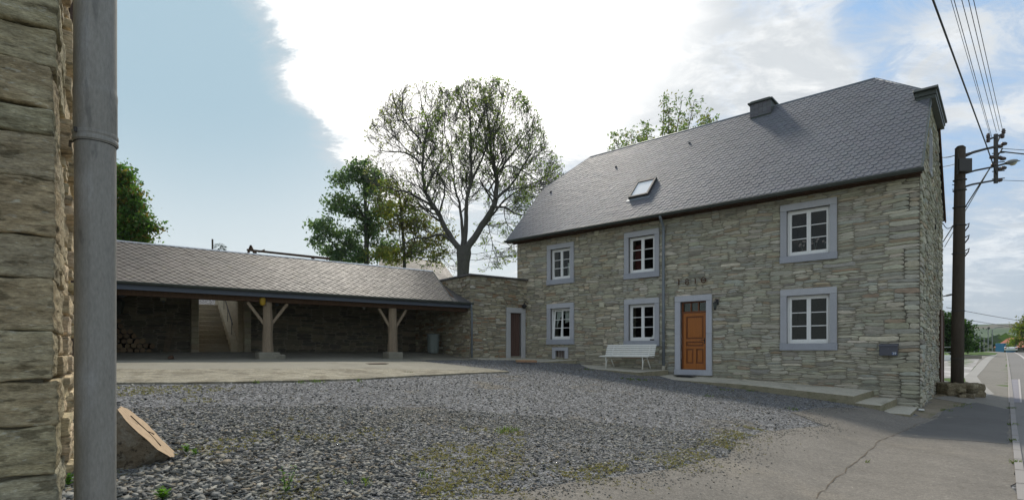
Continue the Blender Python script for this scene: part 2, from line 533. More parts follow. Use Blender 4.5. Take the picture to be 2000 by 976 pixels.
def Hgt(X, Y):
    a = X * 0.664 + Y * 0.747
    t = -X * 0.747 + Y * 0.664
    if t < 0:
        c = 0.0
    elif t < 10:
        c = 0.0958 * t
    elif t < 17:
        k = (t - 10) / 7.0
        c = 0.958 + 0.0958 * 7 * (k - 0.5 * k * k) * 1.12
    else:
        c = 1.333
    c -= 0.13 * math.exp(-((t - 1.5) / 0.9) ** 2) * (1 - smooth(16.0, 16.9, a))
    r = 0
    if a > 16:
        r = 1.44 * (1 - math.exp(-(a - 16) / 36))
        r *= 1 - smooth(1.6, 7, t) * smooth(2, 14, 14)
        if t > 1.6 and a > 40:
            r = max(r, 1.44 * smooth(40, 60, a) * (1 - math.exp(-(a - 16) / 36)) - max(0, c) * smooth(40, 60, a))
    h = c + r
    h += 0.012 * mnoise.noise(Vector((X * 0.5, Y * 0.5, 3.0))) if a < 40 else 0
    # upper garden behind the shed
    dx, dy = X - SC0.x, Y - SC0.y
    sx = dx * 0.803 + dy * 0.595; sy = -dx * 0.595 + dy * 0.803
    if sy > 0.2 and sx < 0.2:
        h += 0.20 * smooth(0.2, 2.8, sy)
    if sy > 7.2 and sx < 0.2:
        h = h + (3.45 - h + 1.5 * smooth(7.6, 10.5, sy)) * smooth(7.2, 7.6, sy) * (1 - smooth(-0.6, 0.2, sx))
    # beyond the crest the ground falls into the valley
    if a > 125:
        h -= 32 * smooth(125, 420, a)
    return h


def gp(x, y, off=0.0):
    """point of the ground seen at photograph pixel x, y"""
    lo, Y = 0.8, 0.8
    u = (x - 1000) / F; v = (685 - y) / F
    step = 0.1
    while Y < 300:
        z = EYE + v * Y
        if z <= Hgt(u * Y, Y) + off:
            a, b = Y - step, Y
            for _ in range(18):
                m = (a + b) / 2
                if EYE + v * m <= Hgt(u * m, m) + off: b = m
                else: a = m
            return Vector((u * b, b, Hgt(u * b, b)))
        step = 0.1 + Y * 0.01
        Y += step
    return Vector((u * 120, 120, Hgt(u * 120, 120)))


def HL(p):  # world -> house local
    d = Vector(p) - HR
    return Vector((d.x * 0.747 - d.y * 0.664, d.x * 0.664 + d.y * 0.747, p[2] if len(p) > 2 else 0))


def FP(x, y, off=0.0):
    """house front pixel -> local x, z (off metres in front of the wall)"""
    u = (x - 1000) / F
    rx, ry = HR.x - 0.664 * off, HR.y - 0.747 * off
    s = (ry * u - rx) / (0.747 + 0.664 * u)
    return s, EYE + (685 - y) * (ry - 0.664 * s) / F


def SP(x, y, yo=0.0):
    """shed/annex frame: pixel on plane local y=yo -> local x, z"""
    u = (x - 1000) / F
    ox, oy = SC0.x - 0.595 * yo, SC0.y + 0.803 * yo
    s = (oy * u - ox) / (0.803 - 0.595 * u)
    return s, EYE + (685 - y) * (oy + 0.595 * s) / F


def SPx(x, y, xo=0.0):
    """shed frame: pixel on plane local x=xo -> local y, z"""
    u = (x - 1000) / F
    ox, oy = SC0.x + 0.803 * xo, SC0.y + 0.595 * xo
    s = (oy * u - ox) / (-0.595 - 0.803 * u)
    return s, EYE + (685 - y) * (oy + 0.803 * s) / F


def SW(x, y, z=0):
    return SC0 + P_ * x + Q_ * y + Vector((0, 0, z))


def HWd(x, y, z=0):
    return HR + Vector((0.747, -0.664, 0)) * x + G * y + Vector((0, 0, z))


def clip_convex(poly, clip):
    """Sutherland-Hodgman, clip counter-clockwise"""
    out = poly
    n = len(clip)
    for i in range(n):
        ax, ay = clip[i]; bx_, by_ = clip[(i + 1) % n]
        inp = out; out = []
        if not inp: return []
        def side(p): return (bx_ - ax) * (p[1] - ay) - (by_ - ay) * (p[0] - ax)
        for j in range(len(inp)):
            p, q = inp[j], inp[(j + 1) % len(inp)]
            sp, sq = side(p), side(q)
            if sp >= 0: out.append(p)
            if sp * sq < 0:
                t = sp / (sp - sq)
                out.append((p[0] + t * (q[0] - p[0]), p[1] + t * (q[1] - p[1])))
    return out


def area2(poly):
    return 0.5 * sum(poly[i][0] * poly[(i + 1) % len(poly)][1] - poly[(i + 1) % len(poly)][0] * poly[i][1] for i in range(len(poly)))


def vary(c, rng, amt=0.12, hue=0.03):
    k = 1 + rng.uniform(-amt, amt)
    return tuple(max(0.005, x * k * (1 + rng.uniform(-hue, hue))) for x in c)

# ---------------------------------------------------------------- stone walls
STONE_COLS = [(0.315, 0.300, 0.230)] * 7 + [(0.345, 0.330, 0.265)] * 5 + [(0.275, 0.268, 0.215)] * 4 + [(0.385, 0.365, 0.295)] * 2 + \
             [(0.29, 0.29, 0.25)] * 3 + [(0.33, 0.285, 0.205), (0.28, 0.225, 0.16), (0.44, 0.41, 0.33), (0.22, 0.21, 0.175)]


def pack_stones(x0, x1, z0, z1, blocked, rng, cw=0.035, rh=0.031, wscale=lambda x, z: 1.0, heights=(1, 1, 2, 2, 2, 3), wr=(0.17, 0.50)):
    nx, nz = int(round((x1 - x0) / cw)), int(round((z1 - z0) / rh))
    occ = np.zeros((nz, nx), dtype=bool)
    for j in range(nz):
        zc = z0 + (j + 0.5) * rh
        for i in range(nx):
            if blocked(x0 + (i + 0.5) * cw, zc): occ[j, i] = True
    out = []
    for j in range(nz):
        i = 0
        while i < nx:
            if occ[j, i]:
                i += 1; continue
            e = i
            while e < nx and not occ[j, e]: e += 1
            k = wscale(x0 + i * cw, z0 + j * rh)
            h = rng.choice(heights)
            if rng.random() < 0.03: h = 4
            if k > 1.25: h = max(h, rng.choice((2, 3, 4)))
            wc = max(2, int(rng.uniform(*wr) * k * (0.75 + 0.22 * h) / cw))
            if e - (i + wc) < 6 and e - i <= 32: wc = e - i
            elif e - (i + wc) < 6: wc = (e - i) // 2
            hh = 1
            while hh < h and j + hh < nz and not occ[j + hh, i:i + wc].any(): hh += 1
            occ[j:j + hh, i:i + wc] = True
            out.append((x0 + i * cw, x0 + (i + wc) * cw, z0 + j * rh, z0 + (j + hh) * rh))
            i += wc
    return out


def stone_outline(r, rng, gap=0.003, warp=0.06, wkey=0.0):
    a, b, c, d = r
    w_, h_ = b - a, d - c
    a += gap; b -= gap; c += gap * 0.8; d -= gap * 0.8
    ch = min(0.022, h_ * 0.40); cw_ = min(0.12, w_ * 0.32)
    j = lambda s: rng.uniform(-s, s)
    jz = min(0.011, h_ * 0.17)
    n = 2 if w_ > 0.3 else 1
    pts = [(a + cw_ * rng.uniform(0.2, 1.1), c + j(jz * 0.5))]
    for k in range(n):
        pts.append((a + (b - a) * (k + 1) / (n + 1), c + j(jz)))
    pts.append((b - cw_ * rng.uniform(0.2, 1.1), c + j(jz * 0.5)))
    pts.append((b, c + ch * rng.uniform(0.6, 1.4)))
    pts.append((b - rng.uniform(0, 0.012), d - ch * rng.uniform(0.6, 1.4)))
    pts.append((b - cw_ * rng.uniform(0.2, 1.3), d + j(jz * 0.5)))
    for k in range(n):
        pts.append((b - (b - a) * (k + 1) / (n + 1), d + j(jz)))
    pts.append((a + cw_ * rng.uniform(0.2, 1.3), d + j(jz * 0.5)))
    pts.append((a + rng.uniform(0, 0.012), d - ch * rng.uniform(0.6, 1.4)))
    pts.append((a, c + ch * rng.uniform(0.6, 1.4)))
    res = []
    for x, z in pts:
        dz_ = warp * mnoise.noise(Vector((x * 0.9, z * 1.6, wkey))) + 0.4 * warp * mnoise.noise(Vector((x * 3.0, z * 3.5, wkey + 5)))
        res.append((x, z + dz_))
    return res


def stone_mesh(mb, poly, depth, rng, tint, T, back=0.03):
    """T maps (x, out, z) to a 3D point; out = distance in front of the wall plane"""
    n = len(poly)
    cx = sum(p[0] for p in poly) / n; cz = sum(p[1] for p in poly) / n
    hz = max(p[1] for p in poly) - min(p[1] for p in poly)
    ins = min(0.014, hz * 0.2)
    tx, tz = rng.uniform(-0.03, 0.03), rng.uniform(-0.14, 0.1)
    def dd(x, z): return depth + (x - cx) * tx + (z - cz) * tz
    vs = [T(x, -back, z) for x, z in poly]
    vs += [T(x, max(0.002, dd(x, z) - 0.010 * rng.uniform(0.5, 1.5)), z) for x, z in poly]
    for x, z in poly:
        L_ = math.hypot(x - cx, z - cz) + 1e-6
        k = 1 - ins / L_ if L_ > ins * 1.5 else 0.5
        xi, zi = cx + (x - cx) * (1 - ins * 1.2 / max(0.05, abs(x - cx) + 0.05)) , cz + (z - cz) * max(0.35, 1 - ins / max(0.012, hz / 2))
        vs.append(T(xi, dd(xi, zi) + rng.uniform(-0.002, 0.003), zi))
    vs.append(T(cx + rng.uniform(-0.03, 0.03), depth + rng.uniform(0.0, 0.004), cz))
    fs = []
    for i in range(n):
        k = (i + 1) % n
        fs.append((i, k, n + k, n + i)); fs.append((n + i, n + k, 2 * n + k, 2 * n + i)); fs.append((2 * n + i, 2 * n + k, 3 * n))
    mb.add(vs, fs, tint)


def build_stones(rects, T, rng, parent, single=0, score=None, clip=None, cols=STONE_COLS, dr=(0.004, 0.025), warp=0.06, wkey=0.0,
                 mat='stone', tintf=None, gap=0.003, rest='rubble_stones'):
    """the `single` best scoring stones are parts of their own, the rest one part of kind stuff"""
    order = sorted(rects, key=lambda r: -(score(r) if score else (r[1] - r[0]) * (r[3] - r[2])))
    rest_mb = MB()
    for k, r in enumerate(order):
        poly = stone_outline(r, rng, gap, warp, wkey)
        if clip:
            poly = clip_convex(poly, clip)
            if len(poly) < 3 or area2(poly) < 0.0006: continue
        c = vary(rng.choice(cols), rng, 0.13)
        if tintf: c = tintf(c, (r[0] + r[1]) / 2, (r[2] + r[3]) / 2)
        dep = rng.uniform(*dr)
        if k < single:
            m = MB(); stone_mesh(m, poly, dep, rng, c, T)
            obj('stone', m, M[mat], parent)
        else:
            stone_mesh(rest_mb, poly, dep, rng, c, T)
    if rest_mb.v:
        obj(rest, rest_mb, M[mat], parent, kind='stuff')


def holed_slab(mb, x0, x1, z0, z1, ya, yb, holes):
    """wall slab between ya (front) and yb (back) with rectangular holes, built as a grid of closed cells"""
    xs = sorted({x0, x1, *[h[0] for h in holes], *[h[1] for h in holes]})
    zs = sorted({z0, z1, *[h[2] for h in holes], *[h[3] for h in holes]})
    def solid(i, j):
        if i < 0 or j < 0 or i >= len(xs) - 1 or j >= len(zs) - 1: return False
        cx, cz = (xs[i] + xs[i + 1]) / 2, (zs[j] + zs[j + 1]) / 2
        return not any(h[0] < cx < h[1] and h[2] < cz < h[3] for h in holes)
    for i in range(len(xs) - 1):
        for j in range(len(zs) - 1):
            if not solid(i, j): continue
            a, b, c, d = xs[i], xs[i + 1], zs[j], zs[j + 1]
            mb.add([(a, ya, c), (b, ya, c), (b, ya, d), (a, ya, d)], [(0, 1, 2, 3)])
            mb.add([(a, yb, c), (b, yb, c), (b, yb, d), (a, yb, d)], [(3, 2, 1, 0)])
            if not solid(i - 1, j): mb.add([(a, ya, c), (a, ya, d), (a, yb, d), (a, yb, c)], [(0, 1, 2, 3)])
            if not solid(i + 1, j): mb.add([(b, ya, c), (b, ya, d), (b, yb, d), (b, yb, c)], [(3, 2, 1, 0)])
            if not solid(i, j - 1): mb.add([(a, ya, c), (b, ya, c), (b, yb, c), (a, yb, c)], [(3, 2, 1, 0)])
            if not solid(i, j + 1): mb.add([(a, ya, d), (b, ya, d), (b, yb, d), (a, yb, d)], [(0, 1, 2, 3)])


# ---------------------------------------------------------------- slates
def lay_slates(parent, O, U, V, clip, w_, e_, rng, col, mat, single=0, score=None, thick=0.010, kind_shape='round', lift=0.012, amt=0.12, shine=None):
    """O origin, U along the eave, V up the slope (unit), clip: convex ccw polygon in (u, v)"""
    N = U.cross(V).normalized()
    us = [p[0] for p in clip]; vs_ = [p[1] for p in clip]
    res = []
    row = 0
    v = min(vs_) - e_ * 0.9
    while v < max(vs_):
        off = (row % 2) * w_ / 2
        u = min(us) - w_ + off
        while u < max(us) + w_:
            g = 0.0035
            j = rng.uniform(-0.003, 0.003)
            if kind_shape == 'round':
                H_ = e_ * 2.05
                pl = [(u + w_ - g, v + H_), (u + g, v + H_), (u + g, v + e_ * 0.62 + j), (u + w_ * 0.10, v + e_ * 0.30), (u + w_ * 0.26, v + e_ * 0.09),
                      (u + w_ * 0.5, v + j), (u + w_ * 0.74, v + e_ * 0.09), (u + w_ * 0.90, v + e_ * 0.30), (u + w_ - g, v + e_ * 0.62 + j)]
            else:
                H_ = e_ * 2.1
                pl = [(u + w_ - g, v + H_), (u + g, v + H_), (u + g, v + e_ + j), (u + w_ * 0.38, v + e_ * 0.16 + j), (u + w_ * 0.5, v + e_ * 0.04),
                      (u + w_ * 0.62, v + e_ * 0.16 + j), (u + w_ - g, v + e_ + j)]
            q = clip_convex(pl, clip)
            if len(q) >= 3 and abs(area2(q)) > 0.0008:
                res.append((u + w_ / 2, v + e_ / 2, v, q))
            u += w_
        v += e_
        row += 1
    if single:
        res.sort(key=lambda r: -score(O + U * r[0] + V * r[1]))
    rest = MB()
    for k, (uc, vc, v0, q) in enumerate(res):
        tl = rng.uniform(-0.0015, 0.0025)
        n = len(q)
        def P(p, top):
            fr = (p[1] - v0) / (e_ * 2.05)
            return O + U * p[0] + V * p[1] + N * (lift * 1.3 * (1 - fr) + tl + (thick if top else -0.004) + (uc - p[0]) * tl * 1.5)
        vs2 = [P(p, False) for p in q] + [P(p, True) for p in q]
        fs = [[n + i for i in range(n)]] + [(i, (i + 1) % n, n + (i + 1) % n, n + i) for i in range(n)]
        c = vary(col(uc, vc), rng, amt, 0.02)
        if k < single:
            m = MB(); m.add(vs2, fs, c); obj('slate', m, M[mat], parent, recalc=False)
        else:
            rest.add(vs2, fs, c)
    if rest.v:
        obj('slate_field', rest, M[mat], parent, kind='stuff', recalc=False)


# ---------------------------------------------------------------- terrain
def axis(lo, hi, fine_lo, fine_hi, st, mid_hi):
    a = list(np.arange(fine_lo, fine_hi + 1e-6, st)) + list(np.arange(fine_hi + 1, mid_hi, 1.0))
    s, x = 1.0, a[-1]
    while x < hi:
        s = min(s * 1.18, 90); x += s; a.append(x)
    s, x = st, fine_lo
    while x > lo:
        s = min(s * 1.18, 90); x -= s; a.insert(0, x)
    return a


def far_relief(X, Y):
    d = math.hypot(X, Y)
    if d < 420 or Y < 0: return 0.0
    k = smooth(450, 1500, d)
    return k * (82 + 9 * mnoise.noise(Vector((X * 0.0016, Y * 0.0016, 1.0))) + 3 * mnoise.noise(Vector((X * 0.006, Y * 0.006, 4.0))))


TX = axis(-2600, 3200, -14, 17, 0.3, 112); TY = axis(-60, 2600, -1.5, 31, 0.3, 122)
tm = MB()
for yv in TY:
    for xv in TX:
        tm.v.append((xv, yv, Hgt(xv, yv) + far_relief(xv, yv) - 0.0))
nxg = len(TX)
tf_near, tf_far = [], []
for j in range(len(TY) - 1):
    for i in range(nxg - 1):
        tm.f.append([j * nxg + i, j * nxg + i + 1, (j + 1) * nxg + i + 1, (j + 1) * nxg + i]); tm.c.append((1, 1, 1))
ground = obj('ground', tm, M['ground'], kind='structure', smooth=True, recalc=False)
ground.data.materials.append(M['dirt']); ground.data.materials.append(M['field']); ground.data.materials.append(M['farhill'])
for p in ground.data.polygons:
    c = p.center
    a_ = c.x * 0.664 + c.y * 0.747; t_ = -c.x * 0.747 + c.y * 0.664
    if c.length > 380: p.material_index = 3
    elif a_ > 30 or abs(c.x) > 16 or (c.y > 26): p.material_index = 2
    elif t_ < 1.6 and a_ > 12: p.material_index = 1


def sheet(name, poly, off, mat, res=0.3, kind='structure', parent=None, ragged=0.0, rng=random, thick=0.0, flat=None):
    """a sheet that follows the ground a few millimetres above it, cut to the world polygon"""
    pts = []
    n = len(poly)
    for i in range(n):
        a, b = Vector(poly[i][:2]), Vector(poly[(i + 1) % n][:2])
        L_ = (b - a).length
        k = max(1, int(L_ / (0.12 if ragged else 0.5)))
        nr = Vector((-(b - a).y, (b - a).x)).normalized()
        for q in range(k):
            p = a.lerp(b, q / k)
            if ragged:
                p = p + nr * ragged * (mnoise.noise(Vector((p.x * 2.1, p.y * 2.1, 7))) * 1.4 + mnoise.noise(Vector((p.x * 7, p.y * 7, 3))) * 0.6)
            pts.append(p)
    m = len(pts)
    xs = [p.x for p in pts]; ys = [p.y for p in pts]
    inner = []
    def inside(x, y):
        c = False; j = m - 1
        for i in range(m):
            if (ys[i] > y) != (ys[j] > y) and x < (xs[j] - xs[i]) * (y - ys[i]) / (ys[j] - ys[i]) + xs[i]: c = not c
            j = i
        return c
    gx = np.arange(min(xs) + res / 2, max(xs), res); gy = np.arange(min(ys) + res / 2, max(ys), res)
    for x in gx:
        for y in gy:
            if inside(x, y): inner.append(Vector((x, y)))
    allp = pts + inner
    vo, eo, fo, *_ = delaunay_2d_cdt(allp, [(i, (i + 1) % m) for i in range(m)], [list(range(m))], 1, 1e-5)
    mb = MB()
    zf = (lambda x, y: flat) if flat is not None else (lambda x, y: Hgt(x, y) + off)
    mb.v = [(p.x, p.y, zf(p.x, p.y)) for p in vo]
    for f in fo:
        f = list(f)
        a2 = sum(vo[f[i]].x * vo[f[(i + 1) % len(f)]].y - vo[f[(i + 1) % len(f)]].x * vo[f[i]].y for i in range(len(f)))
        mb.f.append(f if a2 > 0 else f[::-1]); mb.c.append((1, 1, 1))
    # skirt
    sk = thick if thick else 0.03
    loop = [(p.x, p.y) for p in pts]
    if area2(loop) < 0: loop = loop[::-1]
    o = len(mb.v)
    for x, y in loop: mb.v.append((x, y, zf(x, y)))
    for x, y in loop: mb.v.append((x, y, zf(x, y) - sk))
    for i in range(m):
        k = (i + 1) % m
        mb.f.append([o + i, o + m + i, o + m + k, o + k]); mb.c.append((1, 1, 1))
    return obj(name, mb, mat, parent, kind=kind, recalc=False)


G2 = lambda a, t: (G * a + Lv * t)       # road coordinates -> world

# asphalt forecourt in front of the gate, its edge against the gravel is ragged
edge_px = [(840, 990), (1000, 962), (1130, 940), (1290, 922), (1420, 893), (1440, 862), (1500, 842), (1610, 832), (1545, 806), (1600, 797), (1655, 796)]
edge = [gp(x, y) for x, y in edge_px]
yard = [Vector((-1.2, 0.2, 0)), Vector((-0.9, 3.0, 0))] + edge + [HWd(-0.9, -1.0), HWd(0.25, -0.75), HWd(0.45, 0.0), HWd(0.5, 0.6)] + \
       [G2(18.6, 0.2), G2(19, -0.1), G2(5, -0.1), G2(0, -0.1), G2(-1, 0.5)]
sheet('asphalt_forecourt', yard, 0.012, M['asphalt'], ragged=0.05, res=0.35)
# house shadow painted on the pavement as a darker sheet, bounded by the crack line
crack_px = [(1590, 976), (1640, 930), (1720, 862), (1815, 820), (1835, 812)]
shade_poly = [gp(x, y) for x, y in [(1815, 824), (1740, 850), (1968, 868), (1972, 800), (1905, 786), (1850, 800)]]
sheet('asphalt_shadow', shade_poly, 0.017, M['asphalt_dark'], ragged=0.03, res=0.4)
cr = MB()
cpts = []
for (xa, ya), (xb, yb) in zip(crack_px, crack_px[1:]):
    for k in range(14):
        cpts.append(gp(xa + (xb - xa) * k / 14, ya + (yb - ya) * k / 14))
cpts = [p + Vector((mnoise.noise(p * 3) * 0.05, mnoise.noise(p * 3 + Vector((9, 0, 0))) * 0.05, 0)) for p in cpts]
for i, p in enumerate(cpts):
    d = (cpts[min(i + 1, len(cpts) - 1)] - cpts[max(0, i - 1)]).normalized()
    n_ = Vector((-d.y, d.x, 0)) * (0.006 + 0.008 * mnoise.noise(p * 5))
    for s_ in (-1, 1):
        q = p + n_ * s_
        cr.v.append((q.x, q.y, Hgt(q.x, q.y) + 0.022))
for i in range(len(cpts) - 1):
    cr.f.append([2 * i, 2 * i + 1, 2 * i + 3, 2 * i + 2]); cr.c.append((1, 1, 1))
M['crack'] = material('crack_dirt', (0.13, 0.105, 0.075), 0.95, mottle=((8, 0.4),))
obj('pavement_crack', cr, M['crack'], kind='structure', recalc=False)

# pavement beyond the house corner, kerb, road
far = [G2(18.9, 0.35), G2(19.5, 1.5), G2(21.3, 1.1), G2(26, 0.9), G2(40, 1.2), G2(70, 1.6), G2(124, 2.6), G2(124, -0.1), G2(60, -0.1), G2(30, -0.1), G2(18.9, -0.1)]
sheet('roadside_pavement', far, 0.010, material('gritty_pavement', (0.215, 0.20, 0.17), 0.9, mottle=((0.4, 0.2), (6, 0.2), (50, 0.3)), bump=((80, 0.5, 0.008),)), res=1.0)
kb = MB()
def strip(mb, a0, a1, t0, t1, off, step=1.0, h=0.0):
    n = max(2, int((a1 - a0) / step))
    o = len(mb.v)
    for i in range(n + 1):
        a = a0 + (a1 - a0) * i / n
        for t in (t0, t1):
            p = G2(a, t); z = Hgt(p.x, p.y) + off
            mb.v.append((p.x, p.y, z)); mb.v.append((p.x, p.y, z - 0.12))
    for i in range(n):
        k = o + i * 4
        mb.f.append([k, k + 2, k + 6, k + 4]); mb.f.append([k, k + 4, k + 5, k + 1]); mb.f.append([k + 2, k + 3, k + 7, k + 6])
        mb.c += [(1, 1, 1)] * 3
kr = empty('kerb_line'); tag(kr, kind='structure')
a_ = 3.0
while a_ < 60:
    k1 = MB(); strip(k1, a_, a_ + 0.97, -0.19, -0.10, 0.03, 1.0)
    obj('kerb_stone', k1, M['render'], kr)
    a_ += 1.0
k1 = MB(); strip(k1, 60, 124, -0.19, -0.10, 0.03, 1.0); obj('kerb_run', k1, M['render'], kr, kind='stuff')
rd = MB(); strip(rd, -3, 124, -7.5, -0.19, 0.008, 1.0)
obj('road', rd, material('road_asphalt', (0.20, 0.19, 0.175), 0.88, mottle=((0.4, 0.15), (40, 0.3)), bump=((90, 0.5, 0.006),)), kind='structure')
for aa, bb, tt in ((24, 124, -1.15),):
    mk = MB(); strip(mk, aa, bb, tt - 0.07, tt + 0.07, 0.02, 1.0)
    obj('road_marking', mk, M['marking'], kind='structure')
pv = MB(); strip(pv, 22.0, 27.0, 0.02, 0.62, 0.016, 0.5)
pw = sheet('grey_paving_bay', [gp(x, y) for x, y in [(1971, 741), (1972, 786), (1993, 786), (1988, 741)]], 0.016, M['paving'], res=0.6)
for px0, px1 in ((1969, 1971.5), (1988.5, 1992)):
    sheet('painted_edge_line', [gp(px0, 741), gp(px0 + (1 if px0 < 1980 else 4), 786), gp(px1 + (1 if px0 < 1980 else 4), 786), gp(px1, 741)], 0.022, M['marking'], res=0.8)
# curved pale concrete path
path_px = [(1884, 737), (1900, 722), (1915, 706), (1926, 698), (1948, 690), (1946, 694), (1935, 703), (1922, 720), (1908, 735), (1917, 748), (1942, 770), (1925, 773), (1900, 764), (1888, 752)]
sheet('concrete_path', [gp(x, y) for x, y in path_px], 0.018, M['lightpath'], res=0.8)
side_px = [(1838, 738), (1886, 738), (1912, 706), (1926, 698), (1838, 697)]
sheet('side_yard', [gp(x, y) for x, y in side_px], 0.010, material('side_yard_concrete', (0.33, 0.31, 0.29), 0.9, mottle=((0.5, 0.2), (8, 0.2)),
      patches=((0.5, 0.5, 0.62, (0.5, 0.48, 0.45), 0.7),)), res=1.2)
sheet('grass_verge', [gp(x, y) for x, y in [(1838, 689), (1948, 689.5), (1944, 693), (1905, 694.5), (1838, 693)]], 0.05, M['field'], res=1.5)

# concrete apron before the shed (front edge stands a few centimetres above the gravel)
ap_px = [(150, 752), (225, 750), (360, 750), (480, 748), (600, 745), (720, 741), (800, 736), (900, 731), (992, 727)]
ap_front = [gp(x, y) for x, y in ap_px]
mid_px = [(150, 724), (225, 722), (330, 724), (480, 722), (620, 722), (760, 722), (850, 724), (985, 725)]
ap_mid = [gp(x, y) for x, y in mid_px]
back_px = [(870, 712), (800, 705), (760, 703)]
tips = [gp(x, y) for x, y in back_px]
c_out = [SW(-0.05, -0.6), SW(1.2, -0.75), SW(2.5, -0.85), SW(2.7, 0.02), SW(-0.05, 0.02)]
sheet('concrete_apron_front', ap_front + ap_mid[::-1], 0.035, material('pale_apron_concrete', (0.26, 0.235, 0.17), 0.88, mottle=((0.8, 0.3), (4, 0.4), (22, 0.5)),
      patches=((2.2, 0.46, 0.60, (0.13, 0.11, 0.07), 0.7), (7, 0.5, 0.62, (0.33, 0.31, 0.25), 0.45), (26, 0.55, 0.62, (0.13, 0.115, 0.085), 0.6)), bump=((60, 0.8, 0.012),)), res=0.4, ragged=0.03, thick=0.08)
slab_poly = [ap_mid[0]] + ap_mid[1:] + tips + [SW(-0.9, -0.75), SW(-0.05, -0.6), SW(-0.05, 4.4), SW(-14, 4.4), SW(-14.5, -2.0)]
sheet('shed_floor', slab_poly, 0.030, M['concrete'], res=0.4, thick=0.07)
sheet('annex_threshold', [SW(-0.04, -0.62), SW(1.2, -0.75), SW(2.55, -0.8), SW(2.7, -0.02), SW(-0.04, -0.02)], 0.045, M['slab'], res=0.4, thick=0.1)

# ================================================================= THE HOUSE
rs = random.Random(11)
house = empty('stone_house', HR, H_ANG)
tag(house, 'two-storey grey stone farmhouse with slate half-hipped roof and an orange wooden door', 'house')
EAVE_Z, EAVE_Y, RIDGE_Y, RIDGE_Z, HLEN, HDEP = 6.02, -0.42, 3.2, 9.95, 13.2, 6.4
SL = (RIDGE_Z - EAVE_Z) / (RIDGE_Y - EAVE_Y)
wins = []   # outer surround rects x0,x1,z0,z1
for (x0, x1, z0, z1) in ((-11.65, -10.39, 4.13, 5.66), (-11.66, -10.39, 1.85, 3.40), (-8.27, -6.96, 4.06, 5.66), (-8.27, -6.96, 1.76, 3.37), (-3.22, -1.80, 4.08, 5.73), (-3.22, -1.80, 1.62, 3.33)):
    wins.append((x0, x1, z0, z1))
door_r = (-6.41, -5.20, 0.84, 3.36)
vent_r = (-11.40, -10.66, 1.36, 1.74)
JW = 0.165
holes = []
for r in wins: holes.append((r[0] + JW, r[1] - JW, r[2] + 0.19, r[3] - 0.18))
holes.append((door_r[0] + 0.18, door_r[1] - 0.18, door_r[2] + 0.17, door_r[3] - 0.19))
holes.append((vent_r[0] + 0.15, vent_r[1] - 0.15, vent_r[2], vent_r[3] - 0.13))
wallmb = MB()
holed_slab(wallmb, -HLEN, 0, -0.1, 6.05, 0.0, 0.5, holes)
front_wall = obj('front_wall', wallmb, M['mortar'], house, recalc=False)
outer = wins + [door_r, vent_r]


def blocked_front(x, z):
    for r in outer:
        if r[0] < x < r[1] and r[2] < z < r[3]: return True
    g = Hgt(*(HWd(x, 0)[:2]))
    return z < g - 0.15


def front_T(x, out, z): return (x, -out, z)


def cam_area(r, wpos):
    p = wpos
    return (r[1] - r[0]) * (r[3] - r[2]) / (p.y ** 2)


rects = pack_stones(-HLEN, 0.0, 0.0, 6.04, blocked_front, rs,
                    wscale=lambda x, z: 1.55 if x > -0.75 else (1.25 if x > -2.0 and z > 3.5 else 1.0))


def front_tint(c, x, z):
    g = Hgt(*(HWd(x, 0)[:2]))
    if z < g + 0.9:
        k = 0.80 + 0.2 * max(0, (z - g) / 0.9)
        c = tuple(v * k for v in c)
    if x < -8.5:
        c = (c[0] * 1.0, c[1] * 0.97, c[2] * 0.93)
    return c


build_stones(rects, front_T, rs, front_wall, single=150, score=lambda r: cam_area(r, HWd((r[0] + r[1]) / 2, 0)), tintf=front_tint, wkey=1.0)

# right gable wall: pentagon clipped by the half hip
HIPZ = EAVE_Z + SL * (2.0 - EAVE_Y)
def gable_poly(): return [(0, -0.1), (HDEP, -0.1), (HDEP, 5.98), (4.4, HIPZ - 0.12), (2.0, HIPZ - 0.12), (0, EAVE_Z + SL * (0 - EAVE_Y) - 0.18)]
gm = MB()
gm.prism(gable_poly(), 'x', -0.5, -0.001)
gable = obj('right_gable_wall', gm, M['mortar'], house)
gwin = (2.05, 2.42, 6.55, 7.6)
def gable_T(y, out, z): return (out, y, z)
grects = pack_stones(0.0, HDEP, 0.0, 8.4, lambda y, z: gwin[0] - 0.1 < y < gwin[1] + 0.1 and gwin[2] - 0.1 < z < gwin[3] + 0.1, rs,
                     wscale=lambda x, z: 1.3 if x < 0.5 else 1.0)
build_stones(grects, gable_T, rs, gable, clip=gable_poly(), dr=(0.01, 0.045), wkey=2.0)
m = MB(); m.box(-0.02, 0.03, gwin[0] + 0.04, gwin[1] - 0.04, gwin[2] + 0.05, gwin[3] - 0.05)
gw = obj('gable_window', m, M['room'], house)
for (a, b, c, d) in ((gwin[0] - 0.06, gwin[0] + 0.05, gwin[2], gwin[3]), (gwin[1] - 0.05, gwin[1] + 0.06, gwin[2], gwin[3]),
                     (gwin[0] - 0.06, gwin[1] + 0.06, gwin[3], gwin[3] + 0.1), (gwin[0] - 0.06, gwin[1] + 0.06, gwin[2] - 0.1, gwin[2])):
    m = MB(); m.box(0.0, 0.055, a, b, c, d); obj('surround_stone', m, M['bluestone'], gw)
# gable slits and ground floor door on the side
for y_, z_ in ((3.6, 5.2), (5.2, 3.3)):
    m = MB(); m.box(-0.02, 0.05, y_, y_ + 0.10, z_, z_ + 0.32); obj('slit_opening', m, M['room'], house)
m = MB(); m.box(-0.02, 0.052, 5.15, 6.1, 0.6, 2.75); sd_ = obj('side_door', m, M['brown_door'], house)
for (a, b, c, d) in ((5.0, 5.15, 0.5, 2.9), (6.1, 6.25, 0.5, 2.9), (5.15, 6.1, 2.75, 2.9)):
    m = MB(); m.box(0.0, 0.07, a, b, c, d); obj('door_frame', m, M['timber_dark'], sd_)
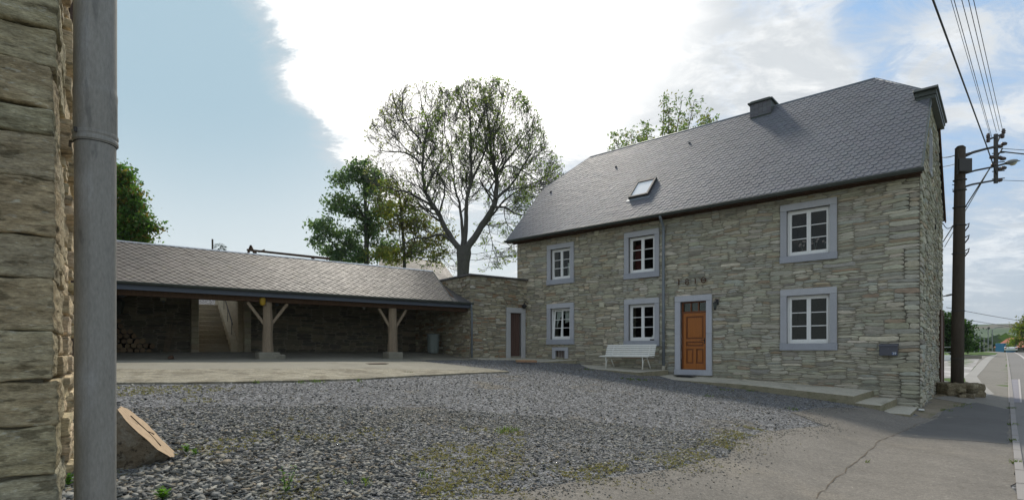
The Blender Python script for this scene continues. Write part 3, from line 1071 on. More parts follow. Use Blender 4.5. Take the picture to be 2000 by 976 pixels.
# left gable and back wall
m = MB(); m.prism([(0.5, 0.8), (HDEP, 0.8), (HDEP, 5.98), (4.4, HIPZ - 0.12), (2.0, HIPZ - 0.12), (0.5, 6.5)], 'x', -HLEN + 0.001, -HLEN + 0.5)
lg = obj('left_gable_wall', m, M['mortar'], house)
lr = pack_stones(0.0, HDEP, 0.8, 8.3, lambda y, z: False, rs, wr=(0.2, 0.6))
build_stones(lr, lambda y, out, z: (-HLEN - out, y, z), rs, lg, clip=[(0, 0.8), (HDEP, 0.8), (HDEP, 5.98), (4.4, HIPZ - 0.15), (2.0, HIPZ - 0.15), (0, 6.2)], wkey=3.0)
m = MB(); m.box(-HLEN + 0.5, -0.5, HDEP - 0.5, HDEP, -0.1, 5.98); obj('back_wall', m, M['mortar'], house)

# surrounds, windows
def surround(parent, r, jw=JW, lint=0.18, sill=0.19, y0=-0.052, depth=0.2, split=None, tints=((1.12, 1.12, 1.1), (1, 1, 1), (1, 1, 1), (0.85, 0.87, 0.9))):
    x0, x1, z0, z1 = r
    parts = []
    def piece(nm, a, b, c, d, yy, t):
        m = MB(); m.box(a, b, yy, depth, c, d, tint=t)
        o = obj(nm, m, M['bluestone'], parent, bevel=0.006); parts.append(o)
    piece('lintel', x0, x1, z1 - lint, z1, y0, tints[0])
    zs = z0 + sill
    cuts = [zs] + ([z0 + (z1 - z0) * split] if split else []) + [z1 - lint]
    for side in (0, 1):
        for a, b in zip(cuts, cuts[1:]):
            xa, xb = (x0, x0 + jw) if side == 0 else (x1 - jw, x1)
            t = tints[1 + side]
            k = rs.uniform(0.93, 1.07)
            piece('jamb', xa, xb, a + 0.003, b - 0.003, y0 + 0.003, tuple(v * k for v in t))
    piece('sill', x0 - 0.012, x1 + 0.012, z0, zs, y0 - 0.014, tints[3])
    return parts


def make_window(r, idx, tilted=False):
    x0, x1, z0, z1 = r
    ox0, ox1, oz0, oz1 = x0 + JW, x1 - JW, z0 + 0.19, z1 - 0.18
    yf = 0.085
    m = MB(); fw = 0.052
    # outer frame + meeting mullion
    m.box(ox0, ox0 + fw, yf, yf + 0.07, oz0, oz1); m.box(ox1 - fw, ox1, yf, yf + 0.07, oz0, oz1)
    m.box(ox0 + fw, ox1 - fw, yf + 0.001, yf + 0.07, oz1 - fw, oz1); m.box(ox0 + fw, ox1 - fw, yf - 0.03, yf + 0.07, oz0, oz0 + fw + 0.01)
    win = obj('window', m, M['white'], house, bevel=0.004)
    surround(win, r)
    xm = (ox0 + ox1) / 2
    zb, zt = oz0 + fw + 0.012, oz1 - fw - 0.002
    for a, b, left in ((ox0 + fw + 0.002, xm - 0.001, True), (xm + 0.001, ox1 - fw - 0.002, False)):
        s = MB(); sw = 0.052
        ys = yf - 0.012
        s.box(a, a + sw, ys, ys + 0.05, zb, zt); s.box(b - sw, b, ys, ys + 0.05, zb, zt)
        s.box(a + sw, b - sw, ys + 0.001, ys + 0.05, zb, zb + sw); s.box(a + sw, b - sw, ys + 0.001, ys + 0.05, zt - sw, zt)
        hz = (zt - zb - 2 * sw)
        for k in (1, 2):
            zz = zb + sw + hz * k / 3
            s.box(a + sw, b - sw, ys + 0.008, ys + 0.042, zz - 0.012, zz + 0.012)
        so = obj('sash', s, M['white'], win, bevel=0.003)
        tl = None
        if tilted and left:
            so.location = (0, 0.085 * math.tan(0) , 0)
            ang = math.radians(5)
            so.rotation_euler = (-ang, 0, 0)
            so.location = (0, ys - (ys * math.cos(-ang) - zb * math.sin(-ang)), zb - (ys * math.sin(-ang) + zb * math.cos(-ang)))
        for k in range(3):
            g_ = MB()
            za, zc = zb + sw + hz * k / 3 + 0.01, zb + sw + hz * (k + 1) / 3 - 0.01
            wob = rs.uniform(-0.004, 0.004)
            g_.add([(a + sw - 0.01, ys + 0.026 + wob, za), (b - sw + 0.01, ys + 0.026 - wob, za), (b - sw + 0.01, ys + 0.026 - wob * 0.4, zc), (a + sw - 0.01, ys + 0.026 + wob, zc)], [(0, 1, 2, 3)])
            po = obj('pane', g_, M['glass'], win, recalc=False)
            if tilted and left:
                po.rotation_euler = so.rotation_euler; po.location = so.location
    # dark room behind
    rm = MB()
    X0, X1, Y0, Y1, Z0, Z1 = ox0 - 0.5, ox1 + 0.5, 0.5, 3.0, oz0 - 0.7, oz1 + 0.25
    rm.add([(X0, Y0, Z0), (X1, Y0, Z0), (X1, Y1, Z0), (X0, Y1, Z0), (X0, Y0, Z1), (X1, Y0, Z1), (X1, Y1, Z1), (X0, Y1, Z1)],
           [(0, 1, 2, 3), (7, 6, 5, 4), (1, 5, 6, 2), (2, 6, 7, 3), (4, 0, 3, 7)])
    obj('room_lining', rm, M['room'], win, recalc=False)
    return win, (ox0, ox1, oz0, oz1)


W_ = [make_window(r, i, tilted=(i == 1)) for i, r in enumerate(wins)]


def curtain(win, x0, x1, z0, z1, y=0.24, shape=None):
    m = MB(); n = 16
    for i in range(n + 1):
        x = x0 + (x1 - x0) * i / n
        yy = y + 0.018 * math.sin(i * 2.1)
        zb = shape(i / n) if shape else z0
        m.v += [(x, yy, zb), (x, yy, z1)]
    for i in range(n):
        m.f.append([2 * i, 2 * i + 2, 2 * i + 3, 2 * i + 1]); m.c.append((1, 1, 1))
    obj('curtain', m, M['fabric'], win, smooth=True, recalc=False)


(w0, o0), (w1, o1), (w2, o2), (w3, o3), (w4, o4), (w5, o5) = W_
curtain(w0, o0[1] - 0.30, o0[1] - 0.05, o0[2] + 0.05, o0[2] + 0.62)
curtain(w0, o0[0] + 0.36, o0[0] + 0.46, o0[2] + 0.05, o0[2] + 0.85, y=0.2)
curtain(w1, o1[0] + 0.52, o1[1] - 0.04, 0, o1[3] - 0.05, shape=lambda k: o1[2] + 0.62 + 0.12 * k)
curtain(w1, o1[0] + 0.12, o1[0] + 0.46, 0, o1[3] - 0.05, shape=lambda k: o1[2] + 0.95 - 0.5 * (1 - k) ** 2)
m = MB(); m.box(o2[0] + 0.08, o2[0] + 0.42, 0.3, 0.34, o2[2] + 0.1, o2[2] + 1.0); obj('red_curtain', m, M['red'], w2)


def flower_pot(x, z, y=0.22, petals=7, h=0.3):
    t = empty('flower_pot', HWd(x, y, z), H_ANG)
    m = MB(); m.lathe([(0.045, 0), (0.06, 0.10), (0.066, 0.10), (0.066, 0.12)], (0, 0, 0), 12); obj('pot', m, M['pot'], t)
    m = MB()
    for k in range(3):
        a = k * 2.1
        m.tube([(0, 0, 0.1), (0.03 * math.cos(a), 0.01, 0.1 + h * 0.5), (0.07 * math.cos(a), 0.01, 0.1 + h)], 0.004, 4)
    obj('stem', m, M['bin'], t)
    m = MB()
    for k in range(petals):
        a = rs.uniform(0, 6.28); c = Vector((rs.uniform(-0.09, 0.09), rs.uniform(-0.02, 0.02), 0.1 + h * rs.uniform(0.6, 1.15)))
        for q in range(5):
            b = q * 1.256
            m.add([c, c + Vector((math.cos(b - 0.4), 0, math.sin(b - 0.4))) * 0.025, c + Vector((math.cos(b), -0.01 / 0.035, math.sin(b))) * 0.035, c + Vector((math.cos(b + 0.4), 0, math.sin(b + 0.4))) * 0.025], [(0, 1, 2, 3)])
    obj('blossom', m, M['pink'], t, recalc=False)
    return t


tag(flower_pot(o4[0] + 0.34, o4[2] + 0.02), 'pale flowers in a pot behind the left sash of the upper right window', 'flower pot', 'flower pots behind the upper right window')
tag(flower_pot(o4[1] - 0.42, o4[2] + 0.02, h=0.32, petals=9), 'pink orchid behind the right sash of the upper right window, nearer the mullion', 'flower pot', 'flower pots behind the upper right window')
tag(flower_pot(o4[1] - 0.16, o4[2] + 0.02, h=0.26, petals=3), 'small sparse flower behind the right sash of the upper right window, at its right edge', 'flower pot', 'flower pots behind the upper right window')
m = MB(); m.lathe([(0.03, 0), (0.045, 0.05), (0.04, 0.12), (0.02, 0.15)], (0, 0, 0), 12)
vs_ = obj('glass_jar', m, M['fabric']); vs_.location = HWd(o3[1] - 0.17, 0.2, o3[2] + 0.04); tag(vs_, 'small pale jar behind the lower right corner of the window above the bench', 'jar')
m = MB(); m.box(-0.07, 0.07, -0.03, 0.03, 0, 0.045)
sc_ = obj('boot_brush', m, M['black'], bevel=0.01); sc_.location = HWd(-7.22, -0.03, 1.953); sc_.rotation_euler[2] = H_ANG; tag(sc_, 'small black object lying on the sill of the window above the bench', 'sill object')

# door
dw = empty('front_door'); dw.parent = house
surround(dw, door_r, jw=0.18, lint=0.19, sill=0.17, split=0.52, tints=((1.14, 1.14, 1.14), (1.08, 1.08, 1.1), (1.1, 1.1, 1.12), (1.0, 1.02, 1.05)))
dx0, dx1, dz0, dz1 = door_r[0] + 0.18, door_r[1] - 0.18, door_r[2] + 0.17, door_r[3] - 0.19
ztr = dz0 + 1.80
yd = 0.10
m = MB(); m.box(dx0 + 0.05, dx1 - 0.05, yd + 0.03, yd + 0.07, dz0, ztr)
leafd = obj('door_leaf', m, M['door'], dw)
m = MB()
for a, b, c, d in ((dx0 + 0.05, dx0 + 0.14, dz0 + 0.001, ztr), (dx1 - 0.14, dx1 - 0.05, dz0 + 0.001, ztr), (dx0 + 0.14, dx1 - 0.14, ztr - 0.11, ztr), (dx0 + 0.14, dx1 - 0.14, dz0 + 0.001, dz0 + 0.19),
                   (dx0 + 0.14, dx1 - 0.14, dz0 + 0.66, dz0 + 0.74), (dx0 + 0.14, dx1 - 0.14, dz0 + 0.89, dz0 + 0.97), ((dx0 + dx1) / 2 - 0.045, (dx0 + dx1) / 2 + 0.045, dz0 + 0.19, dz0 + 0.66)):
    m.box(a, b, yd, yd + 0.031, c, d)
obj('door_rail', m, M['door'], dw, bevel=0.005)
for a, b, c, d in ((dx0 + 0.14, dx1 - 0.14, dz0 + 0.97, ztr - 0.11), (dx0 + 0.14, dx1 - 0.14, dz0 + 0.74, dz0 + 0.89),
                   (dx0 + 0.14, (dx0 + dx1) / 2 - 0.045, dz0 + 0.19, dz0 + 0.66), ((dx0 + dx1) / 2 + 0.045, dx1 - 0.14, dz0 + 0.19, dz0 + 0.66)):
    m = MB()
    for q in range(2):
        e0, e1 = 0.0 + q * 0.022, 0.016 + q * 0.022
        y_ = yd + 0.012 + q * 0.01
        m.box(a + e0, a + e1, y_, yd + 0.03, c + e0, d - e0); m.box(b - e1, b - e0, y_, yd + 0.03, c + e0, d - e0)
        m.box(a + e1, b - e1, y_ + 0.001, yd + 0.03, c + e0, c + e1); m.box(a + e1, b - e1, y_ + 0.001, yd + 0.03, d - e1, d - e0)
    obj('moulding', m, M['door_dark'], dw)
    m = MB(); m.box(a + 0.05, b - 0.05, yd + 0.010, yd + 0.03, c + 0.05, d - 0.05); obj('door_panel', m, M['door'], dw, bevel=0.006)
m = MB()
m.box(dx0, dx0 + 0.05, yd - 0.01, yd + 0.08, dz0, dz1); m.box(dx1 - 0.05, dx1, yd - 0.01, yd + 0.08, dz0, dz1)
m.box(dx0 + 0.05, dx1 - 0.05, yd - 0.012, yd + 0.08, ztr + 0.003, ztr + 0.055); m.box(dx0 + 0.05, dx1 - 0.05, yd - 0.008, yd + 0.08, dz1 - 0.04, dz1)
for k in (1, 2):
    xx = dx0 + 0.05 + (dx1 - dx0 - 0.1) * k / 3; m.box(xx - 0.018, xx + 0.018, yd, yd + 0.05, ztr + 0.055, dz1 - 0.04)
obj('door_frame', m, M['door_dark'], dw)
m = MB(); m.box(dx0 + 0.04, dx1 - 0.04, yd + 0.035, yd + 0.04, ztr + 0.05, dz1 - 0.03); obj('fanlight_pane', m, M['glass'], dw)
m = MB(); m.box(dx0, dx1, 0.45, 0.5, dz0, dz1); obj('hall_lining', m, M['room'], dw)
m = MB(); m.box(dx1 - 0.115, dx1 - 0.085, yd - 0.004, yd, dz0 + 0.82, dz0 + 1.0); m.tube([(dx1 - 0.10, yd, dz0 + 0.93), (dx1 - 0.10, yd - 0.05, dz0 + 0.93), (dx1 - 0.20, yd - 0.05, dz0 + 0.93)], 0.009, 6)
obj('door_handle', m, M['black'], dw)
m = MB(); m.box(-0.3, 0.3, -0.18, 0.18, 0, 0.016)
mat_ = obj('door_mat', m, M['black'], bevel=0.004); mat_.location = HWd(-5.95, -0.30, 0.815); mat_.rotation_euler[2] = H_ANG
tag(mat_, 'black door mat lying before the orange front door', 'door mat')

# cellar vent
vm = empty('cellar_vent'); vm.parent = house
for nm, a, b, c, d in (('lintel', vent_r[0], vent_r[1], vent_r[3] - 0.13, vent_r[3]), ('jamb', vent_r[0], vent_r[0] + 0.15, vent_r[2] - 0.05, vent_r[3] - 0.133), ('jamb', vent_r[1] - 0.15, vent_r[1], vent_r[2] - 0.05, vent_r[3] - 0.133)):
    m = MB(); m.box(a, b, -0.045, 0.2, c, d); obj(nm, m, M['bluestone'], vm, bevel=0.006)
m = MB(); m.box(vent_r[0] + 0.15, vent_r[1] - 0.15, 0.1, 0.14, vent_r[2] - 0.05, vent_r[3] - 0.13); obj('shutter_board', m, M['render'], vm)
m = MB()
for k in range(6):
    m.box(vent_r[0] + 0.16 + k * 0.075, vent_r[0] + 0.18 + k * 0.075, 0.08, 0.098, vent_r[2] - 0.05, vent_r[3] - 0.13)
obj('grille', m, M['rust'], vm)

# roof
roof = empty('roof'); roof.parent = house
OV = 0.08
RX0, RX1 = -HLEN - 0.22, OV
hipx = 1.42
O_ = Vector((RX0, EAVE_Y, EAVE_Z)); U_ = Vector((1, 0, 0)); V_ = Vector((0, RIDGE_Y - EAVE_Y, RIDGE_Z - EAVE_Z)).normalized()
SLEN = math.hypot(RIDGE_Y - EAVE_Y, RIDGE_Z - EAVE_Z); WLEN = RX1 - RX0
hv = (HIPZ - EAVE_Z) / (RIDGE_Z - EAVE_Z) * SLEN
front_clip = [(0, 0), (WLEN, 0), (WLEN, hv), (WLEN - hipx - OV, SLEN), (hipx + 0.2, SLEN), (0, hv)]
def under(pts, nm='roof_deck', th=0.05):
    pts = [Vector(p) for p in pts]
    n = (pts[1] - pts[0]).cross(pts[2] - pts[0]).normalized()
    m = MB(); k = len(pts)
    m.add(pts + [p - n * th for p in pts], [list(range(k)), [k + i for i in range(k)][::-1]] + [(i, k + i, k + (i + 1) % k, (i + 1) % k) for i in range(k)])
    return obj(nm, m, M['underlay'], roof)
fp = [O_ + U_ * a + V_ * b for a, b in front_clip]
under([p - Vector((0, 0, 0.012)) for p in fp])
bk = [Vector((p.x, 2 * RIDGE_Y - p.y, p.z)) for p in fp][::-1]
under([p - Vector((0, 0, 0.012)) for p in bk])
hipR = [Vector((RX1, 2 * RIDGE_Y - 2.0, HIPZ)), Vector((-hipx, RIDGE_Y, RIDGE_Z)), Vector((RX1, 2.0, HIPZ))]
under([p - Vector((0, 0, 0.012)) for p in hipR][::-1])
hipL = [Vector((RX0, 2.0, HIPZ)), Vector((RX0 + hipx + 0.2, RIDGE_Y, RIDGE_Z)), Vector((RX0, 2 * RIDGE_Y - 2.0, HIPZ))]
under([p - Vector((0, 0, 0.012)) for p in hipL][::-1])
def hcol(u, v):
    k = 1 + 0.12 * mnoise.noise(Vector((u * 0.5, v * 0.7, 9)))
    return (0.128 * k, 0.134 * k, 0.148 * k)
def hscore(p): q = HWd(p.x, p.y, p.z); return 1.0 / q.y
lay_slates(roof, O_, U_, V_, front_clip, 0.172, 0.150, rs, hcol, 'slate', single=140, score=hscore, amt=0.06)
VB = Vector((0, -(RIDGE_Y - EAVE_Y), RIDGE_Z - EAVE_Z)).normalized()
lay_slates(roof, Vector((RX1, 2 * RIDGE_Y - EAVE_Y, EAVE_Z)), Vector((-1, 0, 0)), VB, [(WLEN - a, b) for a, b in front_clip][::-1], 0.41, 0.30, rs, hcol, 'slate')
for tri, ux in ((hipR, Vector((0, 1, 0))), (hipL, Vector((0, -1, 0)))):
    base = tri[2] if ux.y > 0 else tri[2]
    apex = tri[1]
    vx = (apex - Vector((base.x, apex.y, HIPZ))).normalized()
    ln = (apex - Vector((base.x, apex.y, HIPZ))).length
    lay_slates(roof, Vector((base.x, RIDGE_Y - ux.y * 1.2, HIPZ)), ux, vx, [(0, 0), (2.4, 0), (1.2, ln)], 0.205, 0.15, rs, hcol, 'slate')
# ridge and hip caps
def cap_line(a, b, nm='ridge_cap', r=0.035):
    m = MB(); m.tube([a, b], r, 8); obj(nm, m, M['zinc'], roof, smooth=True)
R0 = Vector((RX0 + hipx + 0.2, RIDGE_Y, RIDGE_Z + 0.005)); R1 = Vector((-hipx, RIDGE_Y, RIDGE_Z + 0.005))
cap_line(R0, R1)
for e_, y_ in ((RX1, 2.0), (RX1, 4.4)): cap_line(R1, Vector((e_, y_, HIPZ + 0.01)), 'hip_cap', 0.022)
for e_, y_ in ((RX0, 2.0), (RX0, 4.4)): cap_line(R0, Vector((e_, y_, HIPZ + 0.01)), 'hip_cap', 0.022)
# verge boards on both gables, front and back slope
for xv in (RX1 - 0.03, RX0 - 0.01):
    for sgn in (0, 1):
        a = Vector((xv + 0.02, EAVE_Y if not sgn else 2 * RIDGE_Y - EAVE_Y, EAVE_Z - 0.06)); b = Vector((xv + 0.02, 2.0 if not sgn else 4.4, HIPZ - 0.06))
        m = MB(); m.beam(a, b, 0.035, 0.13); obj('verge_board', m, M['timber_dark'] if sgn else M['zinc_dark'], roof)
# half hip box gutters
for xv, dr_ in ((0.0, 1), (-HLEN - 0.22, -1)):
    m = MB()
    x0_, x1_ = sorted((xv - (0.28 if dr_ > 0 else -0.02) * dr_, xv + 0.20 * dr_))
    ya_, yb_ = (1.72, 4.68) if dr_ > 0 else (2.05, 4.35)
    m.box(x0_, x1_, ya_, yb_, HIPZ - 0.14, HIPZ - 0.0)
    m.box(x0_ + 0.02, x1_ - 0.02, ya_ + 0.04, yb_ - 0.04, HIPZ - 0.24, HIPZ - 0.14)
    obj('hip_box', m, M['zinc_dark'], roof, bevel=0.006)
    m = MB(); m.prism([(ya_ - 0.12, HIPZ - 0.02), (yb_ + 0.12, HIPZ - 0.02), (yb_ + 0.06, HIPZ + 0.055), (ya_ - 0.06, HIPZ + 0.055)], 'x', x0_ - 0.03, x1_ + 0.04); obj('hip_gutter', m, M['zinc_dark'], roof, bevel=0.01)
# eaves: soffit boards, gutter
m = MB(); m.box(RX0 + 0.02, RX1 - 0.02, -0.36, -0.06, 5.955, 5.975); m.box(RX0 + 0.02, RX1 - 0.02, -0.40, -0.362, 5.90, 6.0); obj('soffit', m, M['timber_dark'], house)
m = MB(); m.box(RX0 + 0.1, RX1 - 0.06, -0.10, -0.045, 5.90, 5.953); obj('wall_plate', m, M['timber_dark'], house)
def half_gutter(mb, a, b, r=0.07, side=Vector((0, -1, 0))):
    a = Vector(a); b = Vector(b); n = 9
    for rr in (r, r - 0.006):
        for p in (a, b):
            for i in range(n):
                t = PI * i / (n - 1)
                mb.v.append(tuple(p + side * (math.cos(t) * rr) - Vector((0, 0, math.sin(t) * rr))))
    o = len(mb.v) - 4 * n
    for L0 in (0, 2 * n):
        for i in range(n - 1):
            mb.f.append([o + L0 + i, o + L0 + i + 1, o + L0 + n + i + 1, o + L0 + n + i]); mb.c.append((1, 1, 1))
    mb.tube([a + side * r, b + side * r], 0.011, 6)
    for p in (a, b):
        k = len(mb.v)
        for i in range(n):
            t = PI * i / (n - 1)
            mb.v.append(tuple(p + side * (math.cos(t) * r) - Vector((0, 0, math.sin(t) * r))))
        mb.f.append(list(range(k, k + n))); mb.c.append((1, 1, 1))
m = MB(); half_gutter(m, (RX0, -0.49, 5.995), (RX1 + 0.05, -0.49, 5.975), 0.075)
gut = obj('gutter', m, M['zinc_dark'], house, recalc=False)
for k in range(22):
    x = -13.1 + k * 0.62
    m = MB(); m.tube([(x, -0.42 - 0.078 * math.cos(t * PI / 6) - 0.07, 5.985 - 0.08 * math.sin(t * PI / 6)) for t in range(0, 7)], 0.006, 4); obj('gutter_bracket', m, M['zinc_dark'], gut)
# downpipe
m = MB()
m.tube([(-6.70, -0.49, 5.93), (-6.70, -0.46, 5.86), (-6.76, -0.16, 5.70), (-6.76, -0.125, 5.60), (-6.76, -0.125, 3.2), (-6.76, -0.125, 1.02)], 0.045, 12)
dp = obj('downpipe', m, M['zinc'], house, smooth=True)
for z_ in (5.3, 3.9, 2.2, 1.9):
    m = MB(); m.lathe([(0.049, 0), (0.052, 0.005), (0.052, 0.04), (0.049, 0.045)], (-6.76, -0.125, z_), 12); obj('pipe_collar', m, M['zinc'], dp)
m = MB(); m.lathe([(0.055, 0), (0.055, 0.14)], (-6.76, -0.125, 0.98), 12); obj('pipe_foot', m, M['slab'], dp)

# skylight on the front slope
def slope_pt(x, v, n=0.0):
    N = U_.cross(V_).normalized()
    return Vector((x, EAVE_Y, EAVE_Z)) + V_ * v + N * n
skl = empty('skylight'); skl.parent = roof
SX0, SX1, SV0, SV1 = -8.32, -7.56, 1.20, 2.18
def sl_box(mb, xa, xb, va, vb, na, nb):
    vs2 = [slope_pt(x, v, n) for n in (na, nb) for x, v in ((xa, va), (xb, va), (xb, vb), (xa, vb))]
    mb.add(vs2, [(0, 3, 2, 1), (4, 5, 6, 7), (0, 1, 5, 4), (1, 2, 6, 5), (2, 3, 7, 6), (3, 0, 4, 7)])
m = MB(); e_ = 0.075
sl_box(m, SX0, SX0 + e_, SV0, SV1, 0, 0.12); sl_box(m, SX1 - e_, SX1, SV0, SV1, 0, 0.12)
sl_box(m, SX0 + e_, SX1 - e_, SV0, SV0 + e_, 0, 0.118); sl_box(m, SX0 + e_, SX1 - e_, SV1 - e_ * 1.4, SV1, 0, 0.125)
obj('skylight_frame', m, M['iron'], skl, bevel=0.006)
m = MB(); sl_box(m, SX0 + e_, SX1 - e_, SV0 + e_, SV1 - e_, 0.075, 0.09)
obj('skylight_pane', m, material('bright_glazing', (0.80, 0.82, 0.82), 0.12, spec=0.9), skl)
m = MB(); sl_box(m, SX0 - 0.07, SX1 + 0.07, SV0 - 0.14, SV0 - 0.002, 0.01, 0.035); obj('flashing', m, M['zinc'], skl)
# chimney: slate clad stub with a flat cap, standing just below the ridge
cx_ = -4.66
ch = empty('chimney'); ch.parent = roof
m = MB(); m.box(cx_ - 0.34, cx_ + 0.34, 2.82, 3.5, 9.1, 10.07); obj('chimney_stack', m, M['zinc_dark'], ch)
k_ = 0
for j in range(5):
    for i in range(5):
        z_ = 9.62 + j * 0.09; x_ = cx_ - 0.34 + i * 0.14
        m = MB(); m.box(x_, min(x_ + 0.135, cx_ + 0.34), 2.800 - 0.004 * (j % 2), 2.819, z_, z_ + 0.087, tint=vary((0.12, 0.12, 0.13), rs)); obj('cladding_slate', m, M['slate'], ch)
m = MB(); m.box(cx_ - 0.40, cx_ + 0.40, 2.74, 3.58, 10.07, 10.12); m.prism([(cx_ - 0.37, 10.12), (cx_ + 0.37, 10.12), (cx_ + 0.3, 10.16), (cx_ - 0.3, 10.16)], 'y', 2.78, 3.54); obj('chimney_cap', m, M['zinc_dark'], ch)
# vent caps (small hooks) on the slope
for x, v in ((-12.75, 3.05), (-9.9, 3.8), (-7.0, 4.2)):
    p = slope_pt(x, v)
    m = MB(); m.box(p.x - 0.03, p.x + 0.03, p.y - 0.04, p.y + 0.04, p.z, p.z + 0.06); obj('roof_hook', m, M['iron'], roof)

# numerals 1 8 1 0 in wrought iron on the front
num = empty('year_numerals'); num.parent = house
def stroke(pts, cxn, czn, r=0.016):
    m = MB(); m.tube([(cxn + a, -0.07, czn + b) for a, b in pts], r, 6); return m
nz = [3.705, 3.735, 3.765, 3.80]
nx_ = [-6.24, -6.02, -5.79, -5.55]
nx_ = [FP(1328, 551)[0], FP(1344, 550)[0], FP(1360, 549)[0], FP(1376, 546)[0]]
nz = [FP(1328, 551)[1], FP(1344, 550)[1], FP(1360, 549)[1], FP(1376, 547)[1]]
o_ = obj('numeral', stroke([(0, -0.09), (0, 0.07), (-0.03, 0.09)], nx_[0], nz[0], 0.018), M['rust'], num)
cir = lambda rx, rz, cz=0: [(rx * math.sin(t * PI / 8), cz + rz * math.cos(t * PI / 8)) for t in range(17)]
m = stroke(cir(0.046, 0.042, 0.044), nx_[1], nz[1], 0.012); m2 = stroke(cir(0.052, 0.05, -0.048), nx_[1], nz[1], 0.012)
o = len(m.v); m.v += m2.v; m.f += [[i + o for i in f] for f in m2.f]; m.c += m2.c
obj('numeral', m, M['rust'], num)
obj('numeral', stroke([(0, -0.085), (0, 0.07), (-0.025, 0.085)], nx_[2], nz[2], 0.016), M['rust'], num)
m = stroke(cir(0.07, 0.08), nx_[3], nz[3], 0.014); m2 = stroke([(-0.07, 0), (0.07, 0)], nx_[3], nz[3], 0.013)
o = len(m.v); m.v += m2.v; m.f += [[i + o for i in f] for f in m2.f]; m.c += m2.c
obj('numeral', m, M['rust'], num)

# wall lantern right of the door
lx, lz = FP(1402, 594)
t = empty('wall_lantern', HWd(lx, -0.05, lz), H_ANG); tag(t, 'small black iron wall lantern right of the orange door', 'wall lantern')
m = MB(); m.box(-0.035, 0.035, -0.02, 0.03, -0.02, 0.16); m.tube([(0, -0.02, 0.1), (0, -0.10, 0.17), (0, -0.17, 0.12), (0, -0.17, 0.06)], 0.010, 6); obj('bracket', m, M['black'], t)
m = MB(); m.lathe([(0.015, 0.07), (0.07, 0.03), (0.075, 0.015)], (0, -0.17, 0), 6); m.lathe([(0.045, -0.14), (0.02, -0.18)], (0, -0.17, 0), 6); obj('lantern_cap', m, M['black'], t)
m = MB(); m.lathe([(0.045, -0.138), (0.062, 0.013)], (0, -0.17, 0), 6); obj('lantern_glass', m, M['zinc_dark'], t)
# lamp / bracket at the left end, near the annex door
lx, lz = FP(1031, 597)
t = empty('wall_lamp', HWd(lx, -0.06, lz), H_ANG); tag(t, 'dark bracket lamp at the left end of the house beside the annex door', 'wall lamp')
m = MB(); m.tube([(0, 0.05, 0.1), (0, -0.10, 0.17), (0, -0.16, 0.08)], 0.015, 6); obj('bracket', m, M['black'], t)
m = MB(); m.lathe([(0.02, 0.08), (0.10, 0.0), (0.10, -0.02), (0.05, -0.12)], (0, -0.16, 0), 8); obj('lamp_shade', m, M['black'], t)
# vent plates
for px, py, lab, s_ in ((1167, 456, 'cream square plate high on the wall under the eaves', 0.085), (1177, 595, 'cream square plate on the wall between the two lower left windows', 0.09)):
    x, z = FP(px, py)
    m = MB(); m.box(x - s_, x + s_, -0.07, -0.0, z - s_, z + s_); m.box(x - s_ * 0.75, x + s_ * 0.75, -0.078, -0.069, z - s_ * 0.75, z + s_ * 0.75)
    obj('vent_plate', m, M['plate'], house, bevel=0.006)
# letterbox
mx0, mz1 = FP(1717, 672, 0.2); mx1, mz0 = FP(1753, 694, 0.2)
t = empty('letterbox', HWd((mx0 + mx1) / 2, -0.05, mz0), H_ANG); tag(t, 'dark grey metal letterbox with white number 39 on the right part of the wall', 'letterbox')
hw, hh = (mx1 - mx0) / 2, mz1 - mz0
m = MB(); m.box(-hw, hw, -0.15, 0, 0, hh - 0.04); obj('box', m, M['letterbox'], t, bevel=0.006)
m = MB(); m.prism([(-0.18, hh - 0.045), (-0.165, hh - 0.015), (0.0, hh + 0.02), (0.0, hh - 0.04)], 'x', -hw - 0.01, hw + 0.01); obj('lid', m, M['letterbox'], t)
m = MB(); m.lathe([(0.01, 0), (0.01, 0.003)], (0, 0, 0), 8); lk = obj('lock', m, M['zinc'], t); lk.rotation_euler = (PI / 2, 0, 0); lk.location = (0, -0.151, hh * 0.62)
def text_obj(s, loc, size, mat, parent, rot=(PI / 2, 0, 0), ext=0.0015):
    c = bpy.data.curves.new('number', 'FONT'); c.body = s; c.size = size; c.extrude = ext; c.align_x = 'CENTER'; c.align_y = 'CENTER'
    o = bpy.data.objects.new('number', c); COL.objects.link(o)
    bpy.context.view_layer.update()
    me = bpy.data.meshes.new_from_object(o)
    bpy.data.objects.remove(o)
    me.materials.clear(); me.materials.append(mat)
    o = bpy.data.objects.new('number', me); COL.objects.link(o); o.parent = parent; o.location = loc; o.rotation_euler = rot
    return o
m = MB(); m.box(hw - 0.115, hw - 0.02, -0.1525, -0.15, 0.02, 0.085); obj('number_plate', m, material('blue_enamel', (0.06, 0.12, 0.25), 0.4), t)
text_obj('39', (hw - 0.067, -0.1535, 0.052), 0.082, M['white'], t)

